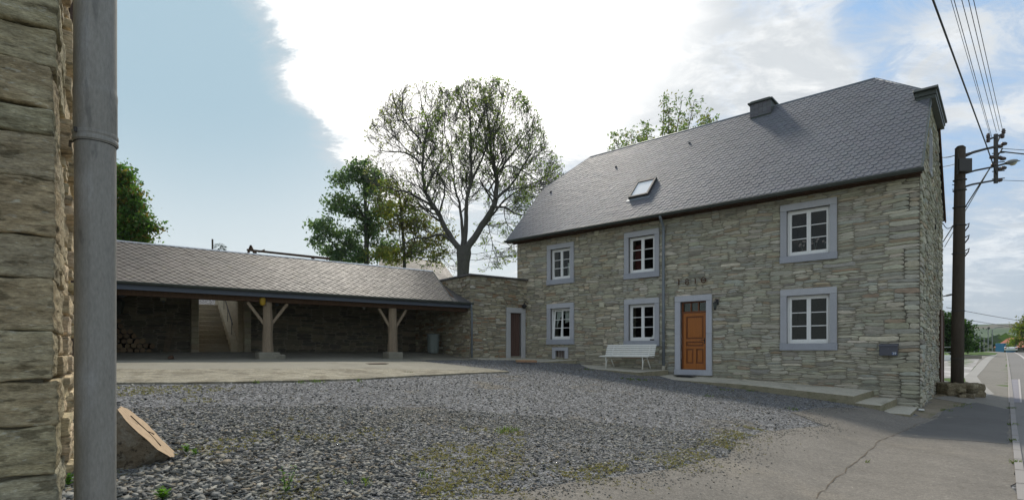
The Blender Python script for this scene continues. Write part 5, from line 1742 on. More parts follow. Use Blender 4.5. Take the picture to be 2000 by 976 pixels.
# brown boarded barn beyond the left end of the shed, with the pale pipe that drains onto the shed gutter
bp = WP(152, 600, 13.2)
barn = empty('boarded_barn', (bp.x, bp.y, 1.2), S_ANG); tag(barn, 'tall brown boarded barn seen as a dark strip left of the near drainpipe', 'barn')
m = MB(); m.box(-6, 0, 0.05, 5, 0, 10.5); obj('barn_wall', m, M['barn'], barn)
m = MB(); m.prism([(-0.25, 10.45), (5.3, 10.45), (2.5, 13.2)], 'x', -6.2, 0.1, tint=(0.10, 0.10, 0.105)); obj('roof', m, M['slate'], barn)
for k in range(14):
    m = MB(); m.box(-0.16 * (k + 1) + 0.008, -0.16 * k - 0.004, 0.0, 0.045, 2.4, 10.5); obj('board', m, M['barn'], barn)
q0 = WP(144.5, 452, 12.9); q1 = WP(144.5, 540, 12.9)
m = MB(); m.tube([(q0.x, q0.y, q0.z), (q0.x, q0.y, q1.z + 0.1), (q0.x + 0.1, q0.y - 0.1, q1.z)], 0.045, 8)
o = obj('barn_pipe', m, M['zinc']); tag(o, 'short pale pipe draining onto the shed gutter, left of the near drainpipe', 'pipe')

# leaning sawn trunk block and rubble beside it
def trunk_block(base, rot, L, r, label, key):
    t = empty('sawn_trunk', base, 0); t.rotation_euler = rot
    tag(t, label, 'log')
    n = 40; rings = 8
    def prof(k, z):
        a = 2 * PI * k / n
        sq = 1.0 / max(abs(math.cos(a)), abs(math.sin(a))) ** 0.28
        rr = r * (0.92 * sq + 0.16 * mnoise.noise(Vector((math.cos(a) * 1.3 + key, math.sin(a) * 1.3, z * 0.8))) + 0.07 * mnoise.noise(Vector((math.cos(a) * 6, math.sin(a) * 6, z * 4 + key))))
        return rr * math.cos(a), rr * math.sin(a)
    m = MB()
    for j in range(rings + 1):
        z = L * j / rings
        for k in range(n):
            x, y = prof(k, z); m.v.append((x, y, z))
    for j in range(rings):
        for k in range(n):
            k2 = (k + 1) % n; m.f.append([j * n + k, j * n + k2, (j + 1) * n + k2, (j + 1) * n + k]); m.c.append((1, 1, 1))
    m.f.append(list(range(n))[::-1]); m.c.append((1, 1, 1))
    obj('bark_side', m, M['logbark'], t, smooth=True)
    m = MB()
    for q, s in enumerate((1.0, 0.8, 0.55, 0.3)):
        for k in range(n):
            x, y = prof(k, L); m.v.append((x * s, y * s, L + 0.004 + 0.008 * mnoise.noise(Vector((x * 5, y * 14, key + q)))))
    for q in range(3):
        for k in range(n):
            k2 = (k + 1) % n; m.f.append([q * n + k, q * n + k2, (q + 1) * n + k2, (q + 1) * n + k]); m.c.append((1, 1, 1))
    m.f.append([3 * n + k for k in range(n)]); m.c.append((1, 1, 1))
    obj('sawn_face', m, M['endgrain'], t)
    m = MB()
    for (xa, ya, xb, yb) in ((-0.55, 0.02, 0.1, 0.10), (0.1, 0.10, 0.55, -0.05), (0.0, 0.06, 0.1, 0.5)):
        p0, p1_ = Vector((xa * r, ya * r, L + 0.008)), Vector((xb * r, yb * r, L + 0.008))
        m.beam(p0, p1_, 0.008, 0.008)
    obj('drying_crack', m, M['timber_dark'], t)
    return t
lb = gp(228, 915)
trunk_block(Vector((lb.x - 0.20, lb.y + 0.22, lb.z + 0.06)), (math.radians(-15), math.radians(47), math.radians(8)), 0.34, 0.36, 'big weathered trunk block leaning with its orange sawn face right of the near drainpipe', 1.0)
rb = gp(132, 905)
def small_rock(name, loc, size, key, label, cat, group=None, tint=(0.30, 0.27, 0.2), rot=0.3):
    o = block_obj(name, (-size[0] / 2, size[0] / 2, -size[1] / 2, size[1] / 2, 0, size[2], key), tint, None, nn=(8, 8, 6), amp=0.02)
    o.location = loc; o.rotation_euler = (0, 0, rot); tag(o, label, cat, group); return o
small_rock('stone_block', gp(134, 912) + Vector((-0.1, 0.0, -0.03)), (0.28, 0.26, 0.22), 3, 'squared stone block on the ground between wall corner and drainpipe, lower one', 'stone')
q = gp(134, 868); small_rock('stone_block', q + Vector((-0.12, 0.1, 0.02)), (0.4, 0.3, 0.34), 5, 'pale broken stone between wall corner and drainpipe, upper one', 'stone', tint=(0.42, 0.40, 0.34), rot=0.9)
# plank at the foot of the left platform
a = gp(1010, 708); b = gp(1046, 711)
m = MB(); m.box(-0.36, 0.36, -0.13, 0.13, 0, 0.07, tint=(0.30, 0.19, 0.11)); m.box(-0.33, 0.3, -0.16, -0.10, 0.0, 0.05, tint=(0.25, 0.15, 0.09))
o = obj('old_board', m, M['stone'], bevel=0.01); c_ = (a + b) / 2; o.location = (c_.x, c_.y, c_.z + 0.05); o.rotation_euler = (0.05, 0.02, 0.1); tag(o, 'reddish old board lying in the gravel before the left platform', 'board')
# white scrap at the step
p = gp(1800, 802)
m = MB(); m.prism([(-0.06, 0), (0.06, 0), (0.05, 0.03), (-0.055, 0.035)], 'y', -0.03, 0.03); o = obj('white_scrap', m, M['white']); o.location = (p.x, p.y, p.z + 0.02); o.rotation_euler[2] = -0.6; tag(o, 'small white scrap lying on the ground by the lowest step', 'litter')
p = gp(610, 730)
# drain cover on the apron
p = gp(735, 712); m = MB(); m.box(-0.28, 0.28, -0.2, 0.2, 0.0, 0.012); o = obj('drain_cover', m, M['rust']); o.location = (p.x, p.y, p.z + 0.031); o.rotation_euler[2] = S_ANG; tag(o, 'rusty flat drain cover in the concrete apron before the right oak post', 'drain cover')

# ================================================================= WHITE BENCH
bx0, bx1 = FP(1184, 700, 0.75)[0], FP(1258, 700, 0.75)[0]
BW = 1.85
bench = empty('white_bench', HWd((bx0 + bx1) / 2, -0.55, 1.0), H_ANG)
tag(bench, 'white slatted garden bench with curved legs under the lower middle window', 'bench')
seatp = [(-0.30, 0.415), (-0.235, 0.435), (-0.165, 0.44), (-0.095, 0.432), (-0.025, 0.415), (0.045, 0.405)]
backp = [(0.10, 0.47), (0.125, 0.535), (0.148, 0.60), (0.172, 0.665), (0.20, 0.73), (0.24, 0.79)]
for (y, z) in seatp:
    m = MB(); m.box(-BW / 2, BW / 2, y - 0.028, y + 0.028, z - 0.011, z + 0.011); obj('seat_slat', m, M['bench_white'], bench, bevel=0.005)
for i, (y, z) in enumerate(backp):
    m = MB(); m.box(-BW / 2, BW / 2, -0.011, 0.011, -0.027, 0.027); o = obj('back_slat', m, M['bench_white'], bench, bevel=0.005); o.location = (0, y, z); o.rotation_euler = (-0.35, 0, 0)
for s_ in (-1, 1):
    x = s_ * (BW / 2 - 0.24)
    m = MB(); m.tube([(x, -0.27, 0.0), (x, -0.24, 0.2), (x, -0.27, 0.40), (x, -0.1, 0.415), (x, 0.06, 0.385), (x, 0.13, 0.46), (x, 0.20, 0.62), (x, 0.27, 0.80)], 0.021, 8)
    m.tube([(x, 0.30, 0.0), (x, 0.22, 0.12), (x, 0.10, 0.28), (x, 0.06, 0.385)], 0.019, 8)
    lg_ = obj('leg', m, M['bench_white'], bench, smooth=True)
    m = MB(); m.tube([(x, -0.24, 0.20)] + [(x, -0.02 + 0.19 * math.cos(PI + t * PI / 8), 0.21 + 0.13 * math.sin(PI - t * PI / 8)) for t in range(9)] + [(x, 0.18, 0.18)], 0.010, 6); obj('scroll_brace', m, M['bench_white'], lg_, smooth=True)

# ================================================================= GRAVEL OF BROKEN SLATE
def in_poly(px, py, poly):
    c = np.zeros(len(px), dtype=bool)
    n = len(poly); j = n - 1
    for i in range(n):
        xi, yi, xj, yj = poly[i][0], poly[i][1], poly[j][0], poly[j][1]
        k = ((yi > py) != (yj > py)) & (px < (xj - xi) * (py - yi) / ((yj - yi) if yj != yi else 1e-9) + xi)
        c ^= k; j = i
    return c


def vnoise(x, y, s, seed):
    """cheap smooth value noise on numpy arrays"""
    r = np.random.default_rng(seed).random((64, 64))
    u, v = x * s + 100, y * s + 100
    i, j = np.floor(u).astype(int), np.floor(v).astype(int); f, g = u - i, v - j
    f = f * f * (3 - 2 * f); g = g * g * (3 - 2 * g)
    a = r[i % 64, j % 64]; b = r[(i + 1) % 64, j % 64]; c = r[i % 64, (j + 1) % 64]; d = r[(i + 1) % 64, (j + 1) % 64]
    return (a * (1 - f) + b * f) * (1 - g) + (c * (1 - f) + d * f) * g


HXs, HYs = np.arange(-14, 17, 0.25), np.arange(-1, 26, 0.25)
HT = np.array([[Hgt(x, y) for x in HXs] for y in HYs])
def Hv(x, y):
    u = np.clip((x - HXs[0]) / 0.25, 0, len(HXs) - 1.001); v = np.clip((y - HYs[0]) / 0.25, 0, len(HYs) - 1.001)
    i, j = u.astype(int), v.astype(int); f, g = u - i, v - j
    return (HT[j, i] * (1 - f) + HT[j, i + 1] * f) * (1 - g) + (HT[j + 1, i] * (1 - f) + HT[j + 1, i + 1] * f) * g


gravel_zone = [(-9.5, 8.0), (-9.0, 2.0), (-1.2, 1.5), (-0.9, 3.0)] + [(p.x, p.y) for p in edge] + \
    [tuple(HWd(-0.9, -0.9)[:2]), tuple(HWd(-6.9, -0.95)[:2]), tuple(HWd(-10.7, -1.2)[:2]), tuple(HWd(-13.2, -0.1)[:2]), tuple(SW(2.5, -0.8)[:2]), tuple(SW(-0.05, -0.6)[:2]), tuple(SW(-0.9, -0.75)[:2])] + \
    [(p.x, p.y) for p in tips[::-1]] + [(p.x, p.y) for p in ap_mid[::-1][:1]] + [(p.x, p.y) for p in ap_front[::-1]]
yard2 = [(p.x, p.y) for p in yard]


def scatter_pts(n, dlo, dhi, power):
    """points round the camera position in a wedge that is wider than the picture"""
    ang = RNG.uniform(-1.05, 0.85, n)
    k = RNG.random(n)
    d = (dlo ** power + k * (dhi ** power - dlo ** power)) ** (1 / power)
    return d * np.sin(ang), d * np.cos(ang), d


def chips(name, x, y, size, mat, lift=0.0, cols=None, bright=1.0, flat=0.24):
    n = len(x)
    z = Hv(x, y) + lift
    k = 5
    a0 = RNG.uniform(0, 2 * PI, n)
    th = size * RNG.uniform(0.08, 0.22, n)
    el = RNG.uniform(0.5, 1.0, n)
    ang = a0[:, None] + np.arange(k)[None, :] * 2 * PI / k + RNG.uniform(-0.35, 0.35, (n, k))
    rad = size[:, None] / 2 * RNG.uniform(0.65, 1.1, (n, k))
    lx = rad * np.cos(ang); ly = rad * np.sin(ang) * el[:, None]
    rot = RNG.uniform(0, 2 * PI, n)
    tx = RNG.normal(0, flat, n); ty = RNG.normal(0, flat, n)
    V = np.zeros((n, 2 * k, 3))
    for s in (0, 1):
        sx = lx * (1.0 if s else 0.9); sy = ly * (1.0 if s else 0.9)
        lz = (th[:, None] * s) + sx * tx[:, None] + sy * ty[:, None]
        V[:, s * k:(s + 1) * k, 0] = x[:, None] + sx * np.cos(rot)[:, None] - sy * np.sin(rot)[:, None]
        V[:, s * k:(s + 1) * k, 1] = y[:, None] + sx * np.sin(rot)[:, None] + sy * np.cos(rot)[:, None]
        V[:, s * k:(s + 1) * k, 2] = z[:, None] + lz + (np.abs(tx) + np.abs(ty))[:, None] * size[:, None] * 0.22 - 0.004
    idx = np.arange(n)[:, None] * 2 * k
    sides = []
    for i in range(k):
        j = (i + 1) % k
        sides.append(np.concatenate([idx + i, idx + j, idx + k + j, idx + k + i], axis=1))
    quads = np.stack(sides, axis=1).reshape(-1, 4)
    caps = (idx + k + np.arange(k)[None, :])
    me = bpy.data.meshes.new(name)
    nv = n * 2 * k
    me.vertices.add(nv); me.vertices.foreach_set('co', V.reshape(-1).astype(np.float32))
    nl = len(quads) * 4 + n * k
    me.loops.add(nl); me.loops.foreach_set('vertex_index', np.concatenate([quads.ravel(), caps.ravel()]).astype(np.int32))
    me.polygons.add(len(quads) + n)
    starts = np.concatenate([np.arange(len(quads)) * 4, len(quads) * 4 + np.arange(n) * k]).astype(np.int32)
    me.polygons.foreach_set('loop_start', starts)
    me.update(calc_edges=True)
    C = np.array(cols)[RNG.integers(0, len(cols), n)] * (RNG.uniform(0.7, 1.3, n) * bright)[:, None]
    full = np.ones((len(quads) + n, 4), dtype=np.float32)
    full[:len(quads), :3] = np.repeat(C, k, axis=0); full[len(quads):, :3] = C
    at = me.attributes.new('tint', 'FLOAT_COLOR', 'FACE'); at.data.foreach_set('color', full.ravel())
    me.materials.append(mat)
    o = bpy.data.objects.new(name, me); COL.objects.link(o)
    return o


CH = [(0.17, 0.175, 0.18), (0.135, 0.14, 0.15), (0.20, 0.20, 0.20), (0.155, 0.165, 0.18), (0.10, 0.103, 0.11), (0.19, 0.185, 0.17), (0.26, 0.26, 0.255), (0.18, 0.155, 0.125), (0.16, 0.165, 0.17)]
xs, ys, szs = [], [], []
for (n, lo, hi, pw, smin, smax) in ((105000, 3.3, 9.0, 1.35, 0.018, 0.042), (115000, 8.0, 24.0, 1.3, 0.022, 0.042)):
    x, y, d = scatter_pts(n, lo, hi, pw)
    k = in_poly(x, y, gravel_zone)
    m_ = vnoise(x, y, 0.55, 3) * 0.6 + vnoise(x, y, 1.7, 4) * 0.4
    t_ = -x * 0.747 + y * 0.664
    thin = np.clip((m_ - 0.56) * 6, 0, 1) * np.clip((9.5 - d) / 3.5, 0, 1)
    k &= RNG.random(n) > thin * 0.75
    # thinner and finer towards the asphalt
    x, y, d, m_ = x[k], y[k], d[k], m_[k]
    s = RNG.uniform(smin, smax, len(x)) * (1 + 0.9 * np.clip((-x - 0.2) / 2.6, 0, 1) * np.clip((8.5 - d) / 3.5, 0, 1)) * (RNG.random(len(x)) ** 2 * 0.7 + 0.8)
    xs.append(x); ys.append(y); szs.append(s)
gx_, gy_, gs_ = np.concatenate(xs), np.concatenate(ys), np.concatenate(szs)
gravel = chips('slate_gravel', gx_, gy_, gs_, M['chip'], cols=CH, lift=0.0)
tag(gravel, kind='stuff', label='broken slate gravel covering the yard', cat='gravel')
# stray chips on asphalt and apron close to their edges
sx_, sy_ = [], []
for i in range(2600):
    q = edge[rs.randrange(len(edge) - 1)]; q2 = edge[min(edge.index(q) + 1, len(edge) - 1)]
    p = q.lerp(q2, rs.random()); o_ = abs(rs.gauss(0, 0.22)); ang = rs.uniform(-0.6, 0.6)
    sx_.append(p.x + o_ * math.cos(ang)); sy_.append(p.y - o_ * (0.6 + 0.4 * math.sin(ang)))
for i in range(700):
    j = rs.randrange(len(ap_front) - 1); p = ap_front[j].lerp(ap_front[j + 1], rs.random()); o_ = abs(rs.gauss(0, 0.3))
    sx_.append(p.x - o_ * 0.6); sy_.append(p.y + o_)
sx_, sy_ = np.array(sx_), np.array(sy_)
stray = chips('stray_chips', sx_, sy_, RNG.uniform(0.012, 0.03, len(sx_)), M['chip'], lift=0.016, cols=CH)
tag(stray, kind='stuff', label='loose slate chips strewn over the asphalt edge', cat='gravel')


# ---------------------------------------------------------------- moss, weeds, grass
def blades(name, pts, hmin, hmax, wid, cols, spread=0.02, per=6, lean=0.5, lift=0.0):
    mb = MB()
    for (x, y) in pts:
        z = Hgt(x, y) + lift
        for k in range(per):
            a = random.uniform(0, 2 * PI); r = random.uniform(0, spread)
            bx_, by_ = x + r * math.cos(a), y + r * math.sin(a)
            h = random.uniform(hmin, hmax); l = random.uniform(0.1, lean) * h; b = random.uniform(0, 2 * PI)
            w_ = wid * random.uniform(0.6, 1.2)
            dx, dy = math.cos(b), math.sin(b)
            mb.add([(bx_ - dy * w_, by_ + dx * w_, z), (bx_ + dy * w_, by_ - dx * w_, z), (bx_ + dx * l * 0.4 + dy * w_ * 0.7, by_ + dy * l * 0.4 - dx * w_ * 0.7, z + h * 0.6),
                    (bx_ + dx * l, by_ + dy * l, z + h), (bx_ + dx * l * 0.4 - dy * w_ * 0.7, by_ + dy * l * 0.4 + dx * w_ * 0.7, z + h * 0.6)], [(0, 1, 2, 3, 4)], vary(random.choice(cols), random, 0.25))
    o = obj(name, mb, M['grassm'], recalc=False)
    o['kind'] = 'stuff'
    return o


random.seed(31)
MOSS = [(0.21, 0.18, 0.08), (0.25, 0.20, 0.12), (0.15, 0.155, 0.06), (0.25, 0.21, 0.13), (0.2, 0.15, 0.1)]
pts = []
# moss and dry grass cushions in the thin places of the gravel
tries = 0
while len(pts) < 1700 and tries < 60000:
    tries += 1
    ang = random.uniform(-0.72, 0.5); d = random.uniform(4.2, 11)
    x, y = d * math.sin(ang), d * math.cos(ang)
    mv = float(vnoise(np.array([x]), np.array([y]), 0.55, 3)[0] * 0.6 + vnoise(np.array([x]), np.array([y]), 1.7, 4)[0] * 0.4)
    if mv > 0.585 and in_poly(np.array([x]), np.array([y]), gravel_zone)[0] and random.random() < (mv - 0.55) * 8: pts.append((x, y))
for i in range(2000):
    j = random.randrange(len(edge_px) - 5); q = edge[j].lerp(edge[j + 1], random.random())
    o_ = random.gauss(0.16, 0.22)
    xx, yy = q.x - o_ * 0.5, q.y + o_ * 0.85
    if mnoise.noise(Vector((xx * 1.6, yy * 1.6, 2))) > -0.12: pts.append((xx, yy))
moss = blades('moss_cushions', pts, 0.006, 0.022, 0.0045, MOSS, spread=0.03, per=7, lean=1.4, lift=0.004)
tag(moss, 'yellow-green moss and short dry grass growing through thin gravel by the asphalt', 'moss')
GR = [(0.13, 0.20, 0.045), (0.17, 0.24, 0.055), (0.10, 0.15, 0.035), (0.2, 0.2, 0.08)]
pts = []
for (cx, cy, r, n) in ((620, 746, 0.10, 22), (500, 748, 0.08, 14), (590, 748, 0.06, 10), (1150, 722, 0.12, 20), (1232, 741, 0.22, 46), (1255, 743, 0.12, 26), (985, 845, 0.10, 14), (1420, 762, 0.16, 22), (1385, 774, 0.10, 12), (1465, 764, 0.1, 14),
                       (800, 730, 0.1, 8), (700, 745, 0.06, 7), (1545, 800, 0.14, 14), (1850, 803, 0.1, 16), (1885, 790, 0.1, 12), (1900, 772, 0.2, 36), (1690, 904, 0.03, 8), (1975, 798, 0.1, 26), (1978, 830, 0.07, 26), (1982, 862, 0.06, 22), (1986, 905, 0.05, 16),
                       (1885, 795, 0.2, 20), (825, 930, 0.08, 8), (705, 945, 0.08, 10), (1000, 840, 0.14, 20)):
    c = gp(cx, cy)
    for i in range(n):
        a = random.uniform(0, 2 * PI); rr = r * math.sqrt(random.random()) * 1.4; pts.append((c.x + rr * math.cos(a), c.y + rr * math.sin(a) * 0.6))
gt = blades('grass_tufts', pts[::2], 0.02, 0.075, 0.003, GR, spread=0.04, per=6, lean=0.9)
tag(gt, 'small fresh grass tufts along kerbs and platform edges', 'grass')


def weed(px, py, h, n, label, key, wide=0.03):
    c = gp(px, py); r = random.Random(key)
    t = empty('weed', c); tag(t, label, 'weed')
    st = MB(); lf = MB()
    for k in range(n):
        a = r.uniform(0, 6.28); l = r.uniform(0.1, 0.5) * h; hh = h * r.uniform(0.6, 1.0)
        top = Vector((l * math.cos(a), l * math.sin(a), hh))
        st.tube([(0, 0, 0), top * 0.5 + Vector((0, 0, hh * 0.1)), top], [0.003, 0.0025, 0.0015], 5, tint=(0.12, 0.2, 0.04))
        for q in range(7):
            f = (q + 1) / 7; p = top * f; b = q * 2.4 + a
            d = Vector((math.cos(b), math.sin(b), 0.45)) * wide * r.uniform(0.7, 1.3); s = Vector((-math.sin(b), math.cos(b), 0)) * wide * 0.34
            lf.add([p, p + d * 0.5 + s, p + d, p + d * 0.5 - s], [(0, 1, 2, 3)], vary((0.12, 0.24, 0.03), r, 0.25))
    obj('stems', st, M['grassm'], t, recalc=False); obj('leaves', lf, M['grassm'], t, recalc=False)


weed(558, 962, 0.22, 5, 'upright green weed in the gravel at the bottom, right of the near drainpipe', 1, 0.035)
weed(316, 976, 0.10, 7, 'bushy bright green weed at the bottom edge beside the near drainpipe', 2, 0.045)
weed(133, 948, 0.12, 9, 'green weed at the foot of the stone block left of the near drainpipe', 3, 0.03)
weed(362, 884, 0.08, 5, 'low green weed right of the sawn trunk block', 4, 0.04)
weed(383, 888, 0.06, 4, 'smallest weed, further right of the sawn trunk block', 5, 0.035)

# ================================================================= TREES
class TreeB:
    def __init__(self, key): self.mb = MB(); self.lf = []; self.r = random.Random(key); self.env = None

    def rnd(self, s=1.0): return Vector((self.r.gauss(0, s), self.r.gauss(0, s), self.r.gauss(0, s)))

    def limb(self, pts, r0, r1, sides=7):
        n = len(pts)
        self.mb.tube(pts, [r0 + (r1 - r0) * (i / (n - 1)) ** 0.8 for i in range(n)], sides, cap=False)

    def grow(self, p, d, L, r, level, maxl, up=0.12, ang=(25, 55), kids=(3, 5), leafp=1.0, droop=0.0, jit=0.16):
        n = 5 if level < maxl else 3
        pts = [p.copy()]; d = d.normalized()
        for i in range(n):
            d = (d + self.rnd(jit) + Vector((0, 0, up - droop * (i / n)))).normalized()
            q_ = pts[-1] + d * (L / n)
            if self.env and not self.env(q_): break
            pts.append(q_)
        if len(pts) < 3: return
        n = len(pts) - 1
        r1 = r * 0.45 if level < maxl else r * 0.5
        r = max(r, 0.013 if level < maxl else 0.010); r1 = max(r1, 0.008)
        self.limb(pts, r, r1, 6 if level <= 1 else (4 if level < maxl else 3))
        if level >= maxl:
            for q in pts[2:]:
                if self.r.random() < leafp: self.lf.append((q, level))
            return
        nk = self.r.randint(*kids)
        for k in range(nk):
            f = 0.25 + 0.75 * (k + self.r.random() * 0.8) / nk
            i = min(n - 1, int(f * n)); fr = f * n - i
            q = pts[i].lerp(pts[i + 1], min(1, max(0, fr)))
            dd = (pts[i + 1] - pts[i]).normalized()
            perp = dd.cross(self.rnd().normalized())
            if perp.length < 0.1: perp = Vector((1, 0, 0))
            a = math.radians(self.r.uniform(*ang))
            nd = dd * math.cos(a) + perp.normalized() * math.sin(a)
            self.grow(q, nd, L * self.r.uniform(0.5, 0.72) * (1.1 - 0.35 * f), r * (0.55 - 0.15 * f), level + 1, maxl, up, ang, kids, leafp, droop, jit)

    def leaves(self, per, spread, size, cols, colf=None):
        mb = MB(); r = self.r
        for q, _ in self.lf:
            k = per if per >= 1 else (1 if r.random() < per else 0)
            k = int(k * r.uniform(0.5, 1.5) + 0.5)
            base = r.choice(cols) if not colf else colf(q)
            for i in range(k):
                c = q + self.rnd(spread)
                a = self.rnd().normalized(); b = a.cross(self.rnd()).normalized()
                s = size * r.uniform(0.6, 1.3)
                mb.add([c - a * s, c + b * s * 0.42, c + a * s, c - b * s * 0.42], [(0, 1, 2, 3)], vary(base, r, 0.22, 0.06))
        return mb


def tree_thing(name, base, label, cat, tb, crown, group=None):
    t = empty(name, base); tag(t, label, cat, group)
    for m_ in (tb.mb, crown): m_.v = [(x - base.x, y - base.y, z - base.z) for x, y, z in m_.v]
    obj('trunk', tb.mb, M['bark'], t, smooth=True, recalc=False)
    obj('crown', crown, M['leaf'], t, recalc=False, kind='stuff')
    return t


# --- the tall ash behind the annex: its main limbs drawn out, the rest grown from them
D1 = 33.0
tb = TreeB(3)
sc = D1 / F
def zp(zx, zy, dy=0.0):
    x, y = 560 + zx / 2.219, 120 + zy / 2.219
    Y = D1 + dy
    return Vector(((x - 1000) * sc, Y, EYE + (685 - y) * sc))
tbase = Vector(zp(765, 920)); ground_z = 0.6
def chain(pxs, r0, r1, dspread, key, sides=7):
    rr = random.Random(key); n = len(pxs)
    ctrl = [zp(a, b, dspread * (i / (n - 1)) ** 1.2 + rr.uniform(-0.2, 0.2)) for i, (a, b) in enumerate(pxs)]
    pts = []
    for i in range(n - 1):
        p0 = ctrl[max(0, i - 1)]; p1 = ctrl[i]; p2 = ctrl[i + 1]; p3 = ctrl[min(n - 1, i + 2)]
        for q in range(4):
            t = q / 4
            pts.append(0.5 * ((2 * p1) + (p2 - p0) * t + (2 * p0 - 5 * p1 + 4 * p2 - p3) * t * t + (3 * p1 - p0 - 3 * p2 + p3) * t ** 3) + tb.rnd(0.025))
    pts.append(ctrl[-1])
    cut = len(pts)
    while cut > 6 and not ash_env(pts[cut - 1]): cut -= 1
    pts = pts[:cut]
    tb.limb(pts, r0, r1, sides)
    return pts, r0, r1
trunk_pts = [Vector((tbase.x + 0.05, D1, ground_z - 0.3)), Vector((tbase.x, D1, 3.0)), zp(764, 920), zp(766, 870), zp(768, 830), zp(768, 800)]
tb.mb.tube(trunk_pts, [0.55, 0.40, 0.35, 0.37, 0.44, 0.38], 12, cap=False)
def ash_env(q):
    x = 1000 + F * q.x / q.y; y = 685 - F * (q.z - EYE) / q.y
    k = 1 + 0.06 * mnoise.noise(q * 0.7)
    if y > 335: return ((x - 905) / (198 * k)) ** 2 + ((y - 335) / (200 * k)) ** 2 < 1
    return ((x - 828) / (118 * k)) ** 2 + ((y - 330) / (172 * k)) ** 2 < 1 or ((x - 948) / (128 * k)) ** 2 + ((y - 335) / (186 * k)) ** 2 < 1 or ((x - 905) / (196 * k)) ** 2 + ((y - 335) / (95 * k)) ** 2 < 1
tb.env = ash_env
limbs = [
    ([(762, 830), (745, 805), (700, 740), (645, 640), (600, 560), (578, 450), (582, 350), (600, 250), (565, 150)], 0.26, 0.03, 1.5),
    ([(645, 640), (610, 620), (545, 590), (450, 575), (380, 560)], 0.11, 0.02, -2.0),
    ([(735, 800), (670, 748), (590, 752), (520, 748), (470, 770)], 0.12, 0.02, 2.0),
    ([(768, 815), (776, 700), (782, 620), (800, 530), (802, 400), (800, 290), (785, 190), (740, 130)], 0.19, 0.025, -1.5),
    ([(762, 815), (757, 700), (742, 600), (715, 500), (703, 400), (685, 290)], 0.14, 0.02, 3.0),
    ([(778, 815), (845, 705), (898, 620), (907, 500), (898, 440), (880, 340), (872, 250), (850, 110)], 0.27, 0.03, 1.0),
    ([(785, 790), (830, 735), (890, 655), (960, 560), (1060, 490), (1150, 440)], 0.13, 0.02, 2.5),
    ([(895, 632), (950, 645), (1000, 690), (1050, 705)], 0.10, 0.02, -2.0),
    ([(577, 440), (535, 400), (470, 375), (370, 360)], 0.10, 0.018, 1.0),
    ([(905, 600), (980, 510), (1040, 400), (1110, 270)], 0.12, 0.02, 2.0),
    ([(800, 530), (850, 440), (905, 330), (960, 170)], 0.10, 0.018, -3.0),
    ([(600, 560), (640, 440), (650, 330), (640, 130)], 0.10, 0.016, 4.0),
    ([(583, 350), (510, 260), (450, 140)], 0.08, 0.016, -1.5),
    ([(660, 670), (690, 560), (640, 480), (610, 420)], 0.08, 0.016, -3.0),
    ([(872, 560), (960, 470), (1080, 560), (1110, 600)], 0.07, 0.014, -3.0),
    ([(905, 500), (1000, 390), (1060, 320), (1090, 240)], 0.08, 0.014, -3.0),
    ([(880, 340), (930, 240), (940, 100)], 0.07, 0.014, 2.0),
    ([(565, 250), (480, 230), (410, 190)], 0.05, 0.012, 2.0), ([(600, 250), (650, 180), (670, 90)], 0.05, 0.012, 1.0),
    ([(540, 400), (450, 330), (385, 320)], 0.05, 0.012, -2.0), ([(905, 500), (880, 420), (830, 260), (800, 110)], 0.06, 0.012, -2.0),
    ([(960, 560), (1080, 520), (1180, 500)], 0.05, 0.012, 2.5), ([(980, 510), (1100, 400), (1170, 350)], 0.05, 0.012, -1.0),
    ([(940, 645), (960, 720), (985, 790), (1000, 850)], 0.035, 0.010, 1.5), ([(1000, 690), (1030, 740), (1020, 800)], 0.03, 0.010, 0.5),
    ([(870, 700), (890, 770), (930, 820)], 0.03, 0.010, 2.0), ([(680, 760), (655, 800), (640, 860)], 0.03, 0.010, 1.0), ([(720, 420), (690, 320), (720, 200)], 0.05, 0.012, -2.0),
]
for k, (pl, r0, r1, ds) in enumerate(limbs):
    r0 *= 0.86
    pts, r0, r1 = chain(pl, r0, r1, ds, k + 50)
    n = len(pts)
    Ltot = sum((pts[i + 1] - pts[i]).length for i in range(n - 1))
    start = 0.30 if k in (0, 3, 4, 5, 6) else 0.2
    cnt = int(Ltot * 3.8)
    for c in range(cnt):
        f = start + (1 - start) * (c + tb.r.random()) / cnt
        i = min(n - 2, int(f * (n - 1)))
        d = (pts[i + 1] - pts[i]).normalized()
        perp = d.cross(tb.rnd().normalized()).normalized()
        a = math.radians(tb.r.uniform(30, 62))
        rr = (r0 + (r1 - r0) * f)
        tb.grow(pts[i], d * math.cos(a) + perp * math.sin(a), tb.r.uniform(1.15, 2.3) * (1.08 - 0.25 * f), max(0.018, rr * 0.34), 2, 4, up=0.10, ang=(22, 50), kids=(3, 5), leafp=0.5, droop=0.05, jit=0.13)
    tb.grow(pts[-1], (pts[-1] - pts[-2]), 1.2, r1, 3, 4, up=0.08, leafp=0.6)
def ashcol(q):
    k = mnoise.noise(q * 0.35)
    if q.x < -5.6 and q.z > 11: return (0.30, 0.30, 0.14)
    return (0.19, 0.25, 0.075) if k < 0.1 else (0.25, 0.29, 0.09)
lf_keep = []
for q, l in tb.lf:
    pz = (q.z - 2) / 16; kx = (q.x + 3.0) / 6
    p_ = 0.75 + 0.25 * kx
    if q.x < -5.0 and q.z > 8: p_ = 0.42
    if q.x > 0.2: p_ = 0.7
    if tb.r.random() < p_: lf_keep.append((q, l))
tb.lf = lf_keep
print('ash', len(tb.mb.f), len(tb.lf))
crown = tb.leaves(2.4, 0.10, 0.085, None, ashcol)
tree_thing('ash_tree', Vector((tbase.x, D1, ground_z - 0.3)), 'tall spreading ash tree with sparse spring leaves behind the annex', 'tree', tb, crown)


